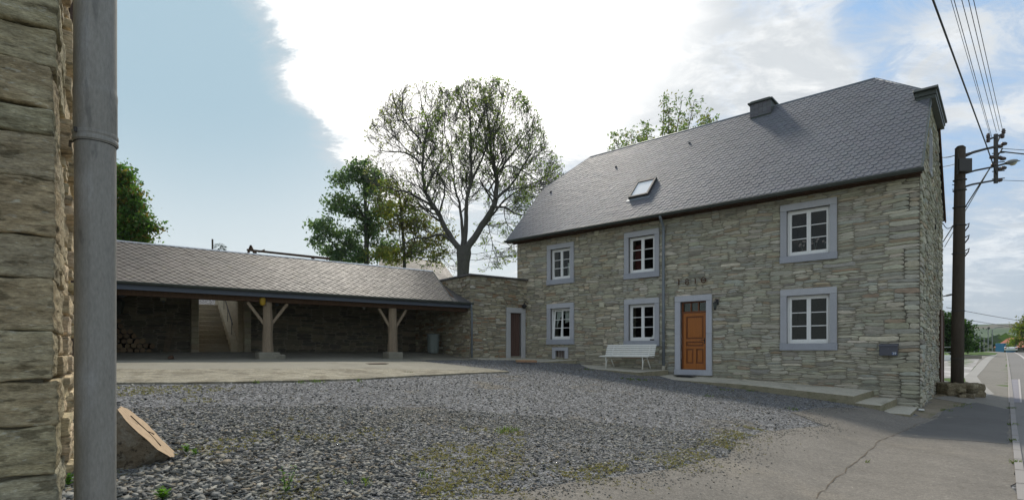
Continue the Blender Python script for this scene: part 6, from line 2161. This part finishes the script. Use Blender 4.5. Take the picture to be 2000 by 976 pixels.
def leafy_tree(name, trunk_px, Y, base_z, blobs, key, label, cols, clusters=420, per=34, lsize=0.12, cl=0.34, trunk_r=0.16, bare=0.0, cat='tree', depth=1.0, group=None, mat_leafstuff=True):
    tb = TreeB(key); r = tb.r; s = Y / F
    def P(x, y, dy=0): return Vector(((x - 1000) * s, Y + dy, EYE + (685 - y) * s))
    base = P(trunk_px[0][0], trunk_px[0][1]); base = Vector((base.x, Y, base_z))
    tp = [base] + [P(x, y, 0) for x, y in trunk_px]
    tb.mb.tube(tp, [trunk_r * (1 - 0.75 * i / (len(tp) - 1)) for i in range(len(tp))], 9, cap=False)
    tot = sum(b[2] ** 2 for b in blobs)
    crown = MB()
    for (bx_, by_, br) in blobs:
        nc = int(clusters * br ** 2 / tot)
        c0 = P(bx_, by_, r.uniform(-1, 1) * depth * br * s * 0.5)
        R_ = br * s
        # a limb from the trunk to the blob
        j = min(range(len(tp)), key=lambda i: (tp[i] - c0).length + (3.0 if tp[i].z > c0.z else 0))
        a = tp[j]; mid = a.lerp(c0, 0.5) + Vector((0, 0, -0.1 * (c0 - a).length)) + tb.rnd(0.15)
        tb.limb([a, mid, c0], trunk_r * 0.42, trunk_r * 0.12, 5)
        for k in range(nc):
            d = tb.rnd().normalized()
            q = c0 + Vector((d.x, d.y * depth, d.z * 0.85)) * R_ * (r.random() ** 0.42)
            if r.random() < 0.55: tb.limb([c0.lerp(q, 0.15), c0.lerp(q, 0.6) + tb.rnd(0.06), q], trunk_r * 0.09, 0.012, 3)
            col = r.choice(cols); cc = cl * r.uniform(0.6, 1.3)
            k_ = 1 + 0.25 * mnoise.noise(q * 0.8)
            for i in range(int(per * r.uniform(0.5, 1.4))):
                c = q + Vector((r.gauss(0, cc), r.gauss(0, cc), r.gauss(0, cc * 0.6)))
                a_ = tb.rnd().normalized(); b_ = a_.cross(tb.rnd()).normalized(); sz = lsize * r.uniform(0.6, 1.3)
                crown.add([c - a_ * sz, c + b_ * sz * 0.5, c + a_ * sz, c - b_ * sz * 0.5], [(0, 1, 2, 3)], vary(tuple(v * k_ for v in col), r, 0.2, 0.06))
    return tree_thing(name, base, label, cat, tb, crown, group)


DG = [(0.12, 0.175, 0.115), (0.14, 0.20, 0.125), (0.10, 0.15, 0.10), (0.16, 0.215, 0.12)]
leafy_tree('maple_tree', [(716, 505), (715, 430), (712, 350), (712, 315)], 37, 1.5,
           [(700, 330, 26), (670, 352, 22), (722, 360, 30), (655, 395, 24), (690, 405, 28), (640, 450, 26), (622, 445, 14), (680, 470, 30), (645, 490, 20), (720, 440, 30), (745, 480, 30), (740, 345, 18), (700, 500, 24), (664, 500, 20), (750, 410, 26), (620, 470, 15)],
           71, 'dense dark green tree behind the shed roof, left of the tall ash', DG, clusters=560, per=24, lsize=0.115, cl=0.24, trunk_r=0.2, depth=1.0)
YG = [(0.20, 0.21, 0.06), (0.24, 0.22, 0.07), (0.16, 0.20, 0.06), (0.17, 0.14, 0.055)]
leafy_tree('young_oak_tree', [(790, 500), (785, 430), (780, 380), (775, 360)], 35, 1.5,
           [(765, 370, 22), (790, 400, 28), (752, 405, 20), (820, 440, 30), (780, 440, 26), (835, 480, 26), (800, 485, 26), (860, 455, 20), (855, 500, 18), (745, 500, 22), (770, 505, 20), (735, 385, 14)],
           72, 'yellow-green young tree between the dense tree and the ash trunk', YG, clusters=330, per=20, lsize=0.10, cl=0.32, trunk_r=0.13)
LG = [(0.09, 0.17, 0.05), (0.12, 0.20, 0.05), (0.075, 0.14, 0.045), (0.20, 0.15, 0.05)]
leafy_tree('beech_tree', [(215, 470), (212, 400), (210, 330)], 26, 3.0,
           [(238, 350, 26), (215, 345, 34), (252, 385, 28), (225, 400, 36), (268, 405, 22), (262, 430, 30), (240, 455, 34), (285, 440, 20), (296, 446, 13), (275, 462, 20), (190, 420, 45), (150, 400, 45), (180, 350, 35)],
           73, 'green tree with orange-tinged leaves behind the left end of the shed', LG, clusters=760, per=32, lsize=0.085, cl=0.2, trunk_r=0.25)
# walnut behind the house: upright shoots ending in leaf tufts
tb = TreeB(74)
Yw = 38.0; sw_ = Yw / F
def WPx(x, y, dy=0): return Vector(((x - 1000) * sw_, Yw + dy, EYE + (685 - y) * sw_))
wb = WPx(1300, 300); wbase = Vector((wb.x, Yw, 0.8))
tb.mb.tube([wbase, WPx(1300, 420), WPx(1295, 340)], [0.35, 0.26, 0.2], 8, cap=False)
for (tx_, ty_) in ((1200, 275), (1195, 300), (1225, 262), (1240, 250), (1228, 295), (1258, 255), (1268, 240), (1292, 206), (1300, 225), (1282, 262), (1250, 280), (1320, 215), (1312, 250), (1345, 212), (1338, 240), (1330, 265), (1352, 225), (1385, 222), (1375, 245), (1362, 262), (1398, 240), (1408, 242), (1210, 310), (1275, 290), (1305, 280), (1345, 270), (1240, 305), (1380, 262)):
    a = WPx(1295 + tb.r.uniform(-12, 12), 345, 0); e = WPx(tx_, ty_, tb.r.uniform(-2, 2))
    mid = a.lerp(e, 0.5) + Vector(((e.x - a.x) * 0.22, 0, -0.2))
    tb.limb([a, mid, e], 0.07, 0.016, 5)
    for f in (0.45, 0.6, 0.72, 0.82, 0.9, 1.0):
        p = a.lerp(mid, f * 2) if f < 0.5 else mid.lerp(e, f * 2 - 1)
        for q in range(3):
            d = (tb.rnd(0.5) + Vector((0, 0, 0.6))).normalized() * tb.r.uniform(0.25, 0.6)
            tb.limb([p, p + d], 0.012, 0.006, 3)
            for z in range(3): tb.lf.append((p + d + tb.rnd(0.10), 4))
crown = tb.leaves(3.4, 0.12, 0.12, [(0.14, 0.19, 0.08), (0.17, 0.22, 0.09), (0.12, 0.17, 0.07), (0.22, 0.20, 0.09)])
tree_thing('walnut_tree', wbase, 'tree top with upright leafy shoots showing above the house ridge', 'tree', tb, crown)
# far small spruce and bare mast behind the shed ridge
sp0 = WP(430, 520, 60); tb = TreeB(75)
tb.mb.tube([Vector((sp0.x, 60, 3)), WP(430, 476, 60)], [0.2, 0.02], 6)
crown = MB()
for k in range(900):
    f = tb.r.random(); z = WP(430, 474, 60).z - f * 6.0; rr = 0.25 + f * 2.2
    a = tb.r.uniform(0, 6.28); q = rr * math.sqrt(tb.r.random()); c = Vector((sp0.x + q * math.cos(a), 60 + q * math.sin(a), z - q * 0.25))
    d = Vector((math.cos(a), math.sin(a), -0.25)) * 0.28; s = Vector((-math.sin(a), math.cos(a), 0)) * 0.09
    crown.add([c, c + d + s, c + d * 1.5, c + d - s], [(0, 1, 2, 3)], vary((0.028, 0.045, 0.045), tb.r, 0.3))
tree_thing('spruce_tree', Vector((sp0.x, 60, 3)), 'small dark spruce top just above the shed ridge', 'tree', tb, crown)
mp = WP(415, 480, 40)
m = MB(); m.tube([(0, 0, 0), (0, 0, WP(415, 467, 40).z - 2.0)], 0.06, 6); o = obj('thin_post', m, M['pole']); o.location = (mp.x, 40, 2.0); tag(o, 'thin dark post rising above the shed ridge beside the spruce top', 'post')
# tilted barrier beam with a crosspiece behind the shed
b0, b1 = WP(484, 488, 27), WP(642, 505, 24)
t = empty('barrier_beam', b0); tag(t, 'long dark wooden beam with a crosspiece lying tilted above the shed ridge', 'beam')
m = MB(); m.beam((0, 0, 0), tuple(b1 - b0), 0.12, 0.10); obj('beam', m, M['timber_dark'], t)
for dx, tl in ((0.12, 0.08), (0.28, -0.10)):
    m = MB(); m.beam((dx - tl, -0.09, -0.22), (dx + tl, -0.09, 0.20), 0.08, 0.08); obj('crosspiece', m, M['timber_dark'], t)
m = MB(); m.beam((0.55, -0.06, -0.12), (0.85, -0.06, 0.0), 0.05, 0.05); obj('peg', m, M['timber_dark'], t)
m = MB(); m.beam((0.35, 0, -0.1), (0.35, 0, -2.0), 0.12, 0.12); m.beam((3.6, -1.2, -0.5), (3.6, -1.2, -2.2), 0.12, 0.12); obj('support_post', m, M['timber_dark'], t)
# far roof behind the shed right end
Yr = 46
t = empty('distant_barn', WP(840, 690, Yr)); tag(t, 'low barn with an old brown slate roof behind the shed, left of the ash trunk', 'barn')
def rp(x, y, dy=0): return WP(x, y, Yr + dy) - Vector(t.location)
m = MB(); m.add([rp(740, 545), rp(895, 552), rp(862, 510, 4), rp(800, 505, 4), rp(740, 503, 4), rp(740, 545, 8), rp(895, 552, 8)], [(0, 1, 2, 3, 4), (1, 6, 2), (4, 3, 2, 6, 5)], (0.05, 0.04, 0.03)); obj('roof', m, M['slate_old'], t, recalc=False)
m = MB(); a = rp(742, 548, 0.2); b = rp(890, 553, 0.2); m.box(a.x, b.x, 0.3, 8.0, -1.0, b.z); obj('wall', m, M['mortar'], t)
ro = Vector(rp(740, 545)) + Vector((0, 0, 0.02)); uu = Vector((1, 0, -0.045)).normalized()

# ================================================================= UTILITY POLE, LAMP AND WIRES
YP = 16.5
pb = gp(1868, 772); PXp = WP(1870, 755, YP)
pole_base = Vector((PXp.x, YP, Hgt(PXp.x, YP)))
up = empty('utility_pole', pole_base); tag(up, 'dark weathered utility pole with iron arms and insulators beside the house gable', 'utility pole')
def PL(x, y, dy=0.0): return WP(x, y, YP + dy) - pole_base
m = MB(); pt, pbm = PL(1875.5, 290), PL(1869, 770)
m.tube([pbm - Vector((0, 0, 0.3)), pbm.lerp(pt, 0.33), pbm.lerp(pt, 0.66), pt], [0.168, 0.16, 0.15, 0.135], 10)
m.tube([pt, pt + Vector((0, 0, 0.07))], [0.14, 0.08], 10)
obj('pole_shaft', m, M['pole'], up, smooth=True)
for py_ in (352, 372, 405, 440, 495, 607, 700):
    c = pbm.lerp(pt, (770 - py_) / 480); m = MB(); m.lathe([(0.170, -0.012), (0.176, 0), (0.170, 0.012)], (c.x, c.y, c.z), 12); obj('band', m, M['iron'], up)
m = MB(); m.tube([PL(1883, 306), PL(1900, 298), PL(1925, 291), PL(1946, 287)], [0.04, 0.038, 0.035, 0.03], 8); m.tube([PL(1883, 302), PL(1905, 295), PL(1946, 285)], 0.018, 6); obj('upper_arm', m, M['iron'], up, smooth=True)
m = MB(); m.tube([PL(1881, 372), PL(1886, 364), PL(1900, 360), PL(1944, 352)], [0.03, 0.03, 0.028, 0.025], 8); obj('lower_arm', m, M['iron'], up, smooth=True)
m = MB(); m.box(-0.045, 0.045, -0.03, 0.03, 0, PL(0, 262).z - PL(0, 358).z); rod = obj('arm_rod', m, M['iron'], up); rod.location = PL(1945, 358)
m = MB(); m.beam(PL(1930, 273), PL(1961, 261), 0.05, 0.05); m.beam(PL(1945, 285), PL(1955, 262), 0.03, 0.03); obj('top_crossbar', m, M['iron'], up)
def insul(x, y, horiz=False, s=1.0):
    m = MB(); m.lathe([(0.015, -0.07 * s), (0.055 * s, -0.05 * s), (0.04 * s, -0.02 * s), (0.06 * s, 0.01 * s), (0.035 * s, 0.04 * s), (0.045 * s, 0.06 * s), (0.015, 0.09 * s)], (0, 0, 0), 10)
    o = obj('insulator', m, M['porcelain'], up, smooth=True); o.location = PL(x, y)
    if horiz: o.rotation_euler = (0, PI / 2, 0)
for x, y in ((1930, 266), (1930, 274), (1960, 257), (1958, 266)): insul(x, y)
for x, y in ((1953, 286), (1961, 281), (1952, 308), (1959, 310), (1938, 307), (1953, 330), (1960, 328), (1941, 322), (1952, 352)): insul(x, y, True)
for y in (300, 318, 335, 350): m = MB(); m.beam(PL(1938, y), PL(1962, y - 2), 0.025, 0.025); obj('insulator_pin', m, M['iron'], up)
m = MB(); m.box(-0.19, 0.19, -0.25, -0.13, -0.22, 0.16); m.tube([(-0.16, -0.2, -0.22), (-0.22, -0.2, -0.3), (-0.22, -0.2, -0.1), (-0.19, -0.2, 0.3)], 0.016, 6); o = obj('junction_box', m, M['iron'], up, bevel=0.03); o.location = PL(1873, 325)
for y in (443, 466, 492):
    m = MB(); m.tube([PL(1879, y), PL(1886, y - 3), PL(1893, y - 7), PL(1891, y), PL(1884, y + 9), PL(1880, y + 9)], 0.018, 6); m.lathe([(0.02, 0), (0.04, 0.03), (0.02, 0.06)], tuple(PL(1881, y + 2)), 8); obj('bracket_insulator', m, M['iron'], up)
m = MB()
for y in (361, 370, 545): m.tube([PL(1860, y), PL(1885, y - 0.5)], 0.012, 5)
obj('step_bolt', m, M['iron'], up)
# street lamp carried by the pole
lamp = empty('street_lamp', WP(1882, 340, YP)); tag(lamp, 'street lamp on a long arm attached to the utility pole by the house', 'street lamp')
def LL(x, y, dy=0): return WP(x, y, YP + dy) - WP(1882, 340, YP)
m = MB(); m.tube([LL(1881, 340), LL(1905, 333), LL(1940, 326), LL(1966, 319)], [0.03, 0.028, 0.026, 0.03], 8); obj('lamp_arm', m, M['iron'], lamp, smooth=True)
m = MB(); a, b = LL(1964, 318, 0), LL(1992, 314, 0)
n = 10
for i in range(n + 1):
    f = i / n; c = a.lerp(b, f); r_ = 0.03 + 0.085 * math.sin(min(1, f * 1.25) * PI) ** 0.6 * (1 if f < 0.8 else 1)
    if i == n: r_ = 0.02
    for k in range(10):
        an = 2 * PI * k / 10; m.v.append((c.x, c.y + r_ * 1.2 * math.cos(an), c.z + r_ * 0.62 * math.sin(an)))
for i in range(n):
    for k in range(10): m.f.append([i * 10 + k, i * 10 + (k + 1) % 10, (i + 1) * 10 + (k + 1) % 10, (i + 1) * 10 + k]); m.c.append((1, 1, 1))
obj('lamp_head', m, M['lampbody'], lamp, smooth=True)
m = MB(); c = a.lerp(b, 0.5); m.lathe([(0.05, -0.1), (0.09, -0.06), (0.10, -0.02)], tuple(c), 10); obj('lamp_lens', m, M['plate'], lamp, smooth=True)
# rubble footing
foot = empty('rubble_footing', Vector((pole_base.x, YP, pole_base.z))); tag(foot, 'rough stone footing round the base of the utility pole', 'footing')
rk = random.Random(9)
core = block_obj('rubble_core', (-0.62, 0.48, -0.42, 0.42, -0.1, 0.36, 4.4), (0.15, 0.125, 0.085), foot, nn=(16, 14, 8), amp=0.07)
for k in range(34):
    a = rk.uniform(0, 6.28); rr = rk.uniform(0.15, 0.62); z = rk.choice((0.0, 0.08, 0.17, 0.26)); 
    if z > 0.15: rr = min(rr, 0.42)
    s = (rk.uniform(0.16, 0.34), rk.uniform(0.14, 0.26), rk.uniform(0.09, 0.15))
    o = block_obj('stone', (-s[0] / 2, s[0] / 2, -s[1] / 2, s[1] / 2, 0, s[2], k), vary((0.16, 0.135, 0.095), rk, 0.25), foot, nn=(4, 4, 3), amp=0.02)
    o.location = (rr * math.cos(a) - 0.1, rr * math.sin(a), z - 0.06); o.rotation_euler = (0, 0, rk.uniform(0, 3))


def wire(name, pts, r, label, cat='wire', group=None, sag=0.0, mat='black', n=16):
    P0 = [Vector(p) for p in pts]
    path = []
    for a, b in zip(P0, P0[1:]):
        for i in range(n):
            f = i / n; p = a.lerp(b, f); p.z -= sag * 4 * f * (1 - f); path.append(p)
    path.append(P0[-1])
    m = MB(); m.tube([p - P0[0] for p in path], r, 5)
    o = obj(name, m, M[mat], smooth=True); o.location = P0[0]; tag(o, label, cat, group); return o


WG = 'bare wires running overhead along the road'
for k, (xt, xb, yb, nm) in enumerate(((1858, 1933, 262, 'leftmost'), (1864, 1937, 268, 'second from the left'), (1879, 1946, 258, 'middle'), (1892, 1952, 256, 'second from the right'), (1902, 1958, 254, 'rightmost'))):
    A = WP(xb, yb, YP); Bq = WP(xt, 0, 9.8); C = A + (Bq - A) * 3.2
    wire('overhead_wire', [C, A], 0.0065 if k else 0.005, f'{nm} of the five thin wires overhead at the right', 'wire', WG, sag=0.03)
A = WP(1948, 345, YP); A2 = WP(1925, 280, YP - 0.4); B2 = WP(1822, 0, 8.6)
wire('overhead_cable', [A2 + (B2 - A2) * 2.8, A2, A], 0.016, 'thick black cable crossing overhead, left of the thin wires', 'cable', sag=0.0)
hp1 = HWd(0.06, 5.4, 6.3)
wire('service_cable', [WP(1872, 300, YP), WP(1836, 307, 17.9)], 0.014, 'upper short cable from the pole to the gable', 'cable', 'cables between pole and gable', sag=0.05)
wire('service_cable', [WP(1872, 318, YP), WP(1838, 326, 17.9)], 0.008, 'lower short cable from the pole to the gable', 'cable', 'cables between pole and gable', sag=0.02)
wire('stay_wire', [WP(1958, 290, YP), WP(1842, 472, 23.0)], 0.02, 'left of the two slanting cables behind the pole', 'cable', 'slanting cables behind the pole')
wire('stay_wire', [WP(1950, 300, YP), WP(1845, 482, 24.5)], 0.014, 'right of the two slanting cables behind the pole', 'cable', 'slanting cables behind the pole')
wire('loop_cable', [WP(1842, 436, 18.2), WP(1850, 446, 17.6), WP(1862, 440, YP)], 0.012, 'short drooping cable from the back eave to the pole', 'cable', sag=0.03)
wire('side_cable', [WP(1955, 296, YP), WP(2200, 312, 20)], 0.02, 'thick cable leaving the pole arms to the right, upper', 'cable', 'cables leaving to the right', sag=0.06)
wire('side_cable', [WP(1955, 290, YP), WP(2200, 304, 20)], 0.009, 'thin cable leaving the pole arms to the right, just above the thick one', 'cable', 'cables leaving to the right', sag=0.02)
wire('side_cable', [WP(1952, 352, YP), WP(2200, 356, 20)], 0.008, 'thin cable leaving the lower arm to the right', 'cable', 'cables leaving to the right', sag=0.02)
for (x0, y0, x1, y1, q) in ((1848, 600, 2060, 636, 'upper'), (1850, 618, 2060, 648, 'lower')):
    wire('distant_wire', [WP(x0, y0, 60), WP(x1, y1, 80)], 0.03, f'{q} far wire low over the hills at the right', 'wire', 'distant wires over the hills', sag=0.1, mat='iron')
for (y0, y1, q) in ((493, 480, 'upper'), (505, 497, 'lower')):
    wire('garden_wire', [WP(840, y0, 28), WP(930, y0 + 3, 27), WP(1012, y1, 24)], 0.012, f'{q} wire passing behind the ash trunk to the house corner', 'wire', 'wires behind the annex', mat='iron')

# ================================================================= THINGS DOWN THE ROAD
def on(x, Y): X = (x - 1000) / F * Y; return Vector((X, Y, Hgt(X, Y)))
# second street lamp beyond the house
b = on(1828, 42); t = empty('street_lamp', b); tag(t, 'distant street lamp whose arm shows left of the utility pole', 'street lamp')
def L2(x, y): return WP(x, y, 42) - b
m = MB(); m.tube([(0, 0, 0), (0, 0, L2(0, 585).z), L2(1835, 580), L2(1849, 577)], [0.09, 0.06, 0.045, 0.04], 8); obj('post', m, M['iron'], t)
m = MB(); m.beam(L2(1849, 577), L2(1860, 574.5), 0.25, 0.13); obj('lamp_head', m, M['iron'], t, bevel=0.03)
HGc = [(0.035, 0.075, 0.02), (0.05, 0.10, 0.025), (0.028, 0.06, 0.02)]
leafy_tree('hedge_tree', [(1858, 690), (1858, 640)], 52, 0.9, [(1850, 628, 20), (1870, 640, 20), (1852, 655, 24), (1878, 652, 12), (1866, 668, 22), (1884, 640, 9), (1830, 630, 22), (1840, 665, 22)], 81,
           'dense dark green tree behind the utility pole', HGc, clusters=260, per=26, lsize=0.15, cl=0.35, trunk_r=0.2)
leafy_tree('round_bush', [(1890, 690), (1890, 672)], 60, 0.9, [(1886, 672, 10), (1896, 676, 8), (1878, 676, 9)], 82, 'round dark bush right of the utility pole at the end of the hedge', HGc, clusters=50, per=26, lsize=0.15, cl=0.3, trunk_r=0.1, cat='bush')
leafy_tree('roadside_tree', [(2010, 690), (2012, 640)], 72, 0.9, [(1995, 655, 12), (2010, 640, 18), (2020, 660, 22), (1985, 668, 10), (2030, 625, 24), (1990, 645, 6)], 83, 'light green tree at the right edge of the photo beyond the road', [(0.13, 0.17, 0.04), (0.10, 0.15, 0.035), (0.17, 0.16, 0.05)], clusters=160, per=26, lsize=0.17, cl=0.4, trunk_r=0.2)
# low wall with grass on top
a = on(1836, 38); b_ = on(1912, 40)
t = empty('low_wall', a); tag(t, 'low dark stone wall behind the pole with grass along its top', 'wall')
m = MB(); d = b_ - a; m.beam((0, 0, 0.12), tuple(Vector((d.x, d.y, d.z + 0.02))), 0.35, 0.34); obj('masonry', m, M['mortar'], t)
m = MB(); m.beam((0, 0, 0.32), (d.x, d.y, d.z + 0.22), 0.4, 0.05); obj('coping', m, M['render'], t)
# bench like white and red item by the wall
o = obj('white_marker', bx(-0.45, 0.45, -0.2, 0.2, 0, 0.35), M['white'], bevel=0.04); o.location = on(1850, 36); tag(o, 'low white object beside the low wall, left of the utility pole', 'marker')
# metal barrier behind
t = empty('metal_barrier', on(1851, 48)); tag(t, 'small grey tubular barrier in front of the hedge, left of the pole', 'barrier')
m = MB(); m.tube([(-0.6, 0, 0), (-0.6, 0, 0.9), (0.6, 0, 0.9), (0.6, 0, 0)], 0.04, 6); obj('frame', m, M['lampbody'], t)
m = MB(); m.tube([(-0.6, 0, 0.45), (0.6, 0, 0.45)], 0.03, 6); obj('rail', m, M['lampbody'], t)
# little poles along the crest
for x, h, arm, lab in ((1903, 1.9, 0, 'thin grey pole farthest left on the crest'), (1914, 1.8, 0, 'thin grey pole second on the crest'), (1930, 2.2, 0, 'road sign post with a dark sign plate on the crest'), (1938, 2.1, 1.4, 'curved lamp post on the crest right of the sign post'), (1922, 1.4, 0, 'shortest post on the crest, between the pole and the sign')):
    b = on(x, 95); t = empty('crest_post', b); tag(t, lab, 'post', 'posts along the crest of the road')
    m = MB(); z = h * 1.8
    if arm: m.tube([(0, 0, 0), (0, 0, z), (0.6, 0, z + 0.3), (1.9, 0, z + 0.45)], 0.07, 6)
    else: m.tube([(0, 0, 0), (0, 0, z)], 0.07, 6)
    obj('shaft', m, M['lampbody'], t)
    if x == 1930:
        m = MB(); m.lathe([(0.22, -0.03), (0.22, 0.03)], (0, 0, 0), 14); o = obj('sign_plate', m, M['zinc_dark'], t); o.rotation_euler = (PI / 2, 0, 0); o.location = (0, -0.1, z)
# white car
cb = on(1974, 97); car = empty('white_car', cb, -0.72); tag(car, 'small white car driving away far down the road', 'car')
body = [(-2.1, 0.35), (-2.12, 0.75), (-1.95, 0.92), (-1.5, 0.98), (-1.0, 1.42), (0.35, 1.46), (1.0, 1.0), (1.9, 0.86), (2.12, 0.62), (2.1, 0.32)]
m = MB(); m.prism([(p[0], p[1] if p[1] < 0.99 else 0.98) for p in body], 'x', -0.85, 0.85); car_b = obj('body', m, M['car'], car, bevel=0.06)
m = MB(); o_ = [(-1.62, 0.97), (-1.1, 1.38), (0.30, 1.42), (0.95, 0.97)]
vs2 = [(-0.78 if i in (0, 3) else -0.62, y, z) for i, (y, z) in enumerate(o_)] + [(0.78 if i in (0, 3) else 0.62, y, z) for i, (y, z) in enumerate(o_)]
m.add(vs2, [(0, 1, 2, 3), (7, 6, 5, 4), (0, 4, 5, 1), (1, 5, 6, 2), (2, 6, 7, 3), (3, 7, 4, 0)]); obj('windows', m, M['black'], car, bevel=0.02)
m = MB(); m.box(-0.60, 0.60, -1.1, 0.3, 1.40, 1.46); obj('car_roof', m, M['car'], car, bevel=0.02)
for sx in (-1, 1):
    for y in (-1.3, 1.3):
        m = MB(); m.lathe([(0.31, -0.1), (0.33, -0.05), (0.33, 0.05), (0.31, 0.1)], (0, 0, 0), 16); o = obj('wheel', m, M['tyre'], car); o.rotation_euler = (0, PI / 2, 0); o.location = (sx * 0.76, y, 0.33)
        m = MB(); m.lathe([(0.19, -0.105), (0.19, 0.105)], (0, 0, 0), 12); obj('rim', m, M['zinc'], o)
    m = MB(); m.box(sx * 0.7 - 0.12, sx * 0.7 + 0.12, -2.15, -2.05, 0.66, 0.84); obj('taillight', m, M['redlight'], car)
o = obj('blue_container', bx(-1.4, 1.4, -1, 1, 0, 2.4), M['bluebox'], bevel=0.05); o.location = on(1966, 112); o['label'] = 'blue container beside the white car far down the road'; o['category'] = 'container'
hb = on(2001, 112); t = empty('far_house', hb); tag(t, 'far house with an orange-red roof at the right edge by the white car', 'house')
m = MB(); m.box(-2.4, 6, -3, 3, 0, 2.0); obj('wall', m, M['render'], t)
m = MB(); m.prism([(-3.4, 1.7), (-0.5, 3.6), (4.0, 4.0), (6.4, 1.7)], 'y', -3.3, 3.3); obj('roof', m, M['redroof'], t)
m = MB(); m.box(-1.2, -0.3, -3.03, -2.9, 0.6, 1.5); obj('window', m, M['black'], t)

# wood in the valley beyond the crest
rw = random.Random(91); m = MB(); FC = [(0.06, 0.10, 0.045), (0.08, 0.125, 0.05), (0.05, 0.085, 0.045), (0.10, 0.13, 0.055)]
wood_trunks = 0
for k in range(520):
    az = rw.uniform(0.66, 0.82); d = rw.uniform(190, 460)
    X, Y = d * math.sin(az), d * math.cos(az); gz = Hgt(X, Y) + far_relief(X, Y)
    R_ = rw.uniform(4.0, 7.0); topz = gz + R_ * 2.6
    lim = EYE + 28 / F * Y
    if topz > lim: topz = lim - rw.uniform(0, 3)
    c0 = Vector((X, Y, topz - R_))
    col = rw.choice(FC)
    for i in range(46):
        dd = Vector((rw.gauss(0, 1), rw.gauss(0, 1), rw.gauss(0, 1))).normalized(); c = c0 + Vector((dd.x * R_, dd.y * R_, dd.z * R_ * 1.1)) * rw.uniform(0.7, 1.05)
        a_ = Vector((rw.gauss(0, 1), rw.gauss(0, 1), rw.gauss(0, 1))).normalized(); b_ = a_.cross(dd).normalized() * 1.3; a_ = a_ * 1.6
        m.add([c - a_, c + b_, c + a_, c - b_], [(0, 1, 2, 3)], vary(col, rw, 0.25))
o = obj('valley_wood', m, M['leaf'], recalc=False); tag(o, 'green wood filling the valley beyond the road crest', 'wood', kind='stuff')

# ---------------------------------------------------------------- thin haze over the far hills
hz = MB(); hz.box(-2700, 3300, -70, 2750, -60, 160)
haze = obj('haze', hz, bpy.data.materials.new('haze'), kind='stuff')
hm = haze.data.materials[0]; hm.use_nodes = True
g = NT(hm.node_tree)
for n in list(g.n):
    if n.type == 'BSDF_PRINCIPLED': g.n.remove(n)
pv_ = g.new('ShaderNodeVolumePrincipled'); pv_.inputs['Color'].default_value = (0.82, 0.88, 0.95, 1); pv_.inputs['Density'].default_value = 0.00014; pv_.inputs['Anisotropy'].default_value = 0.3
g.l.new(pv_.outputs[0], g.n['Material Output'].inputs['Volume'])
#@@NEXT
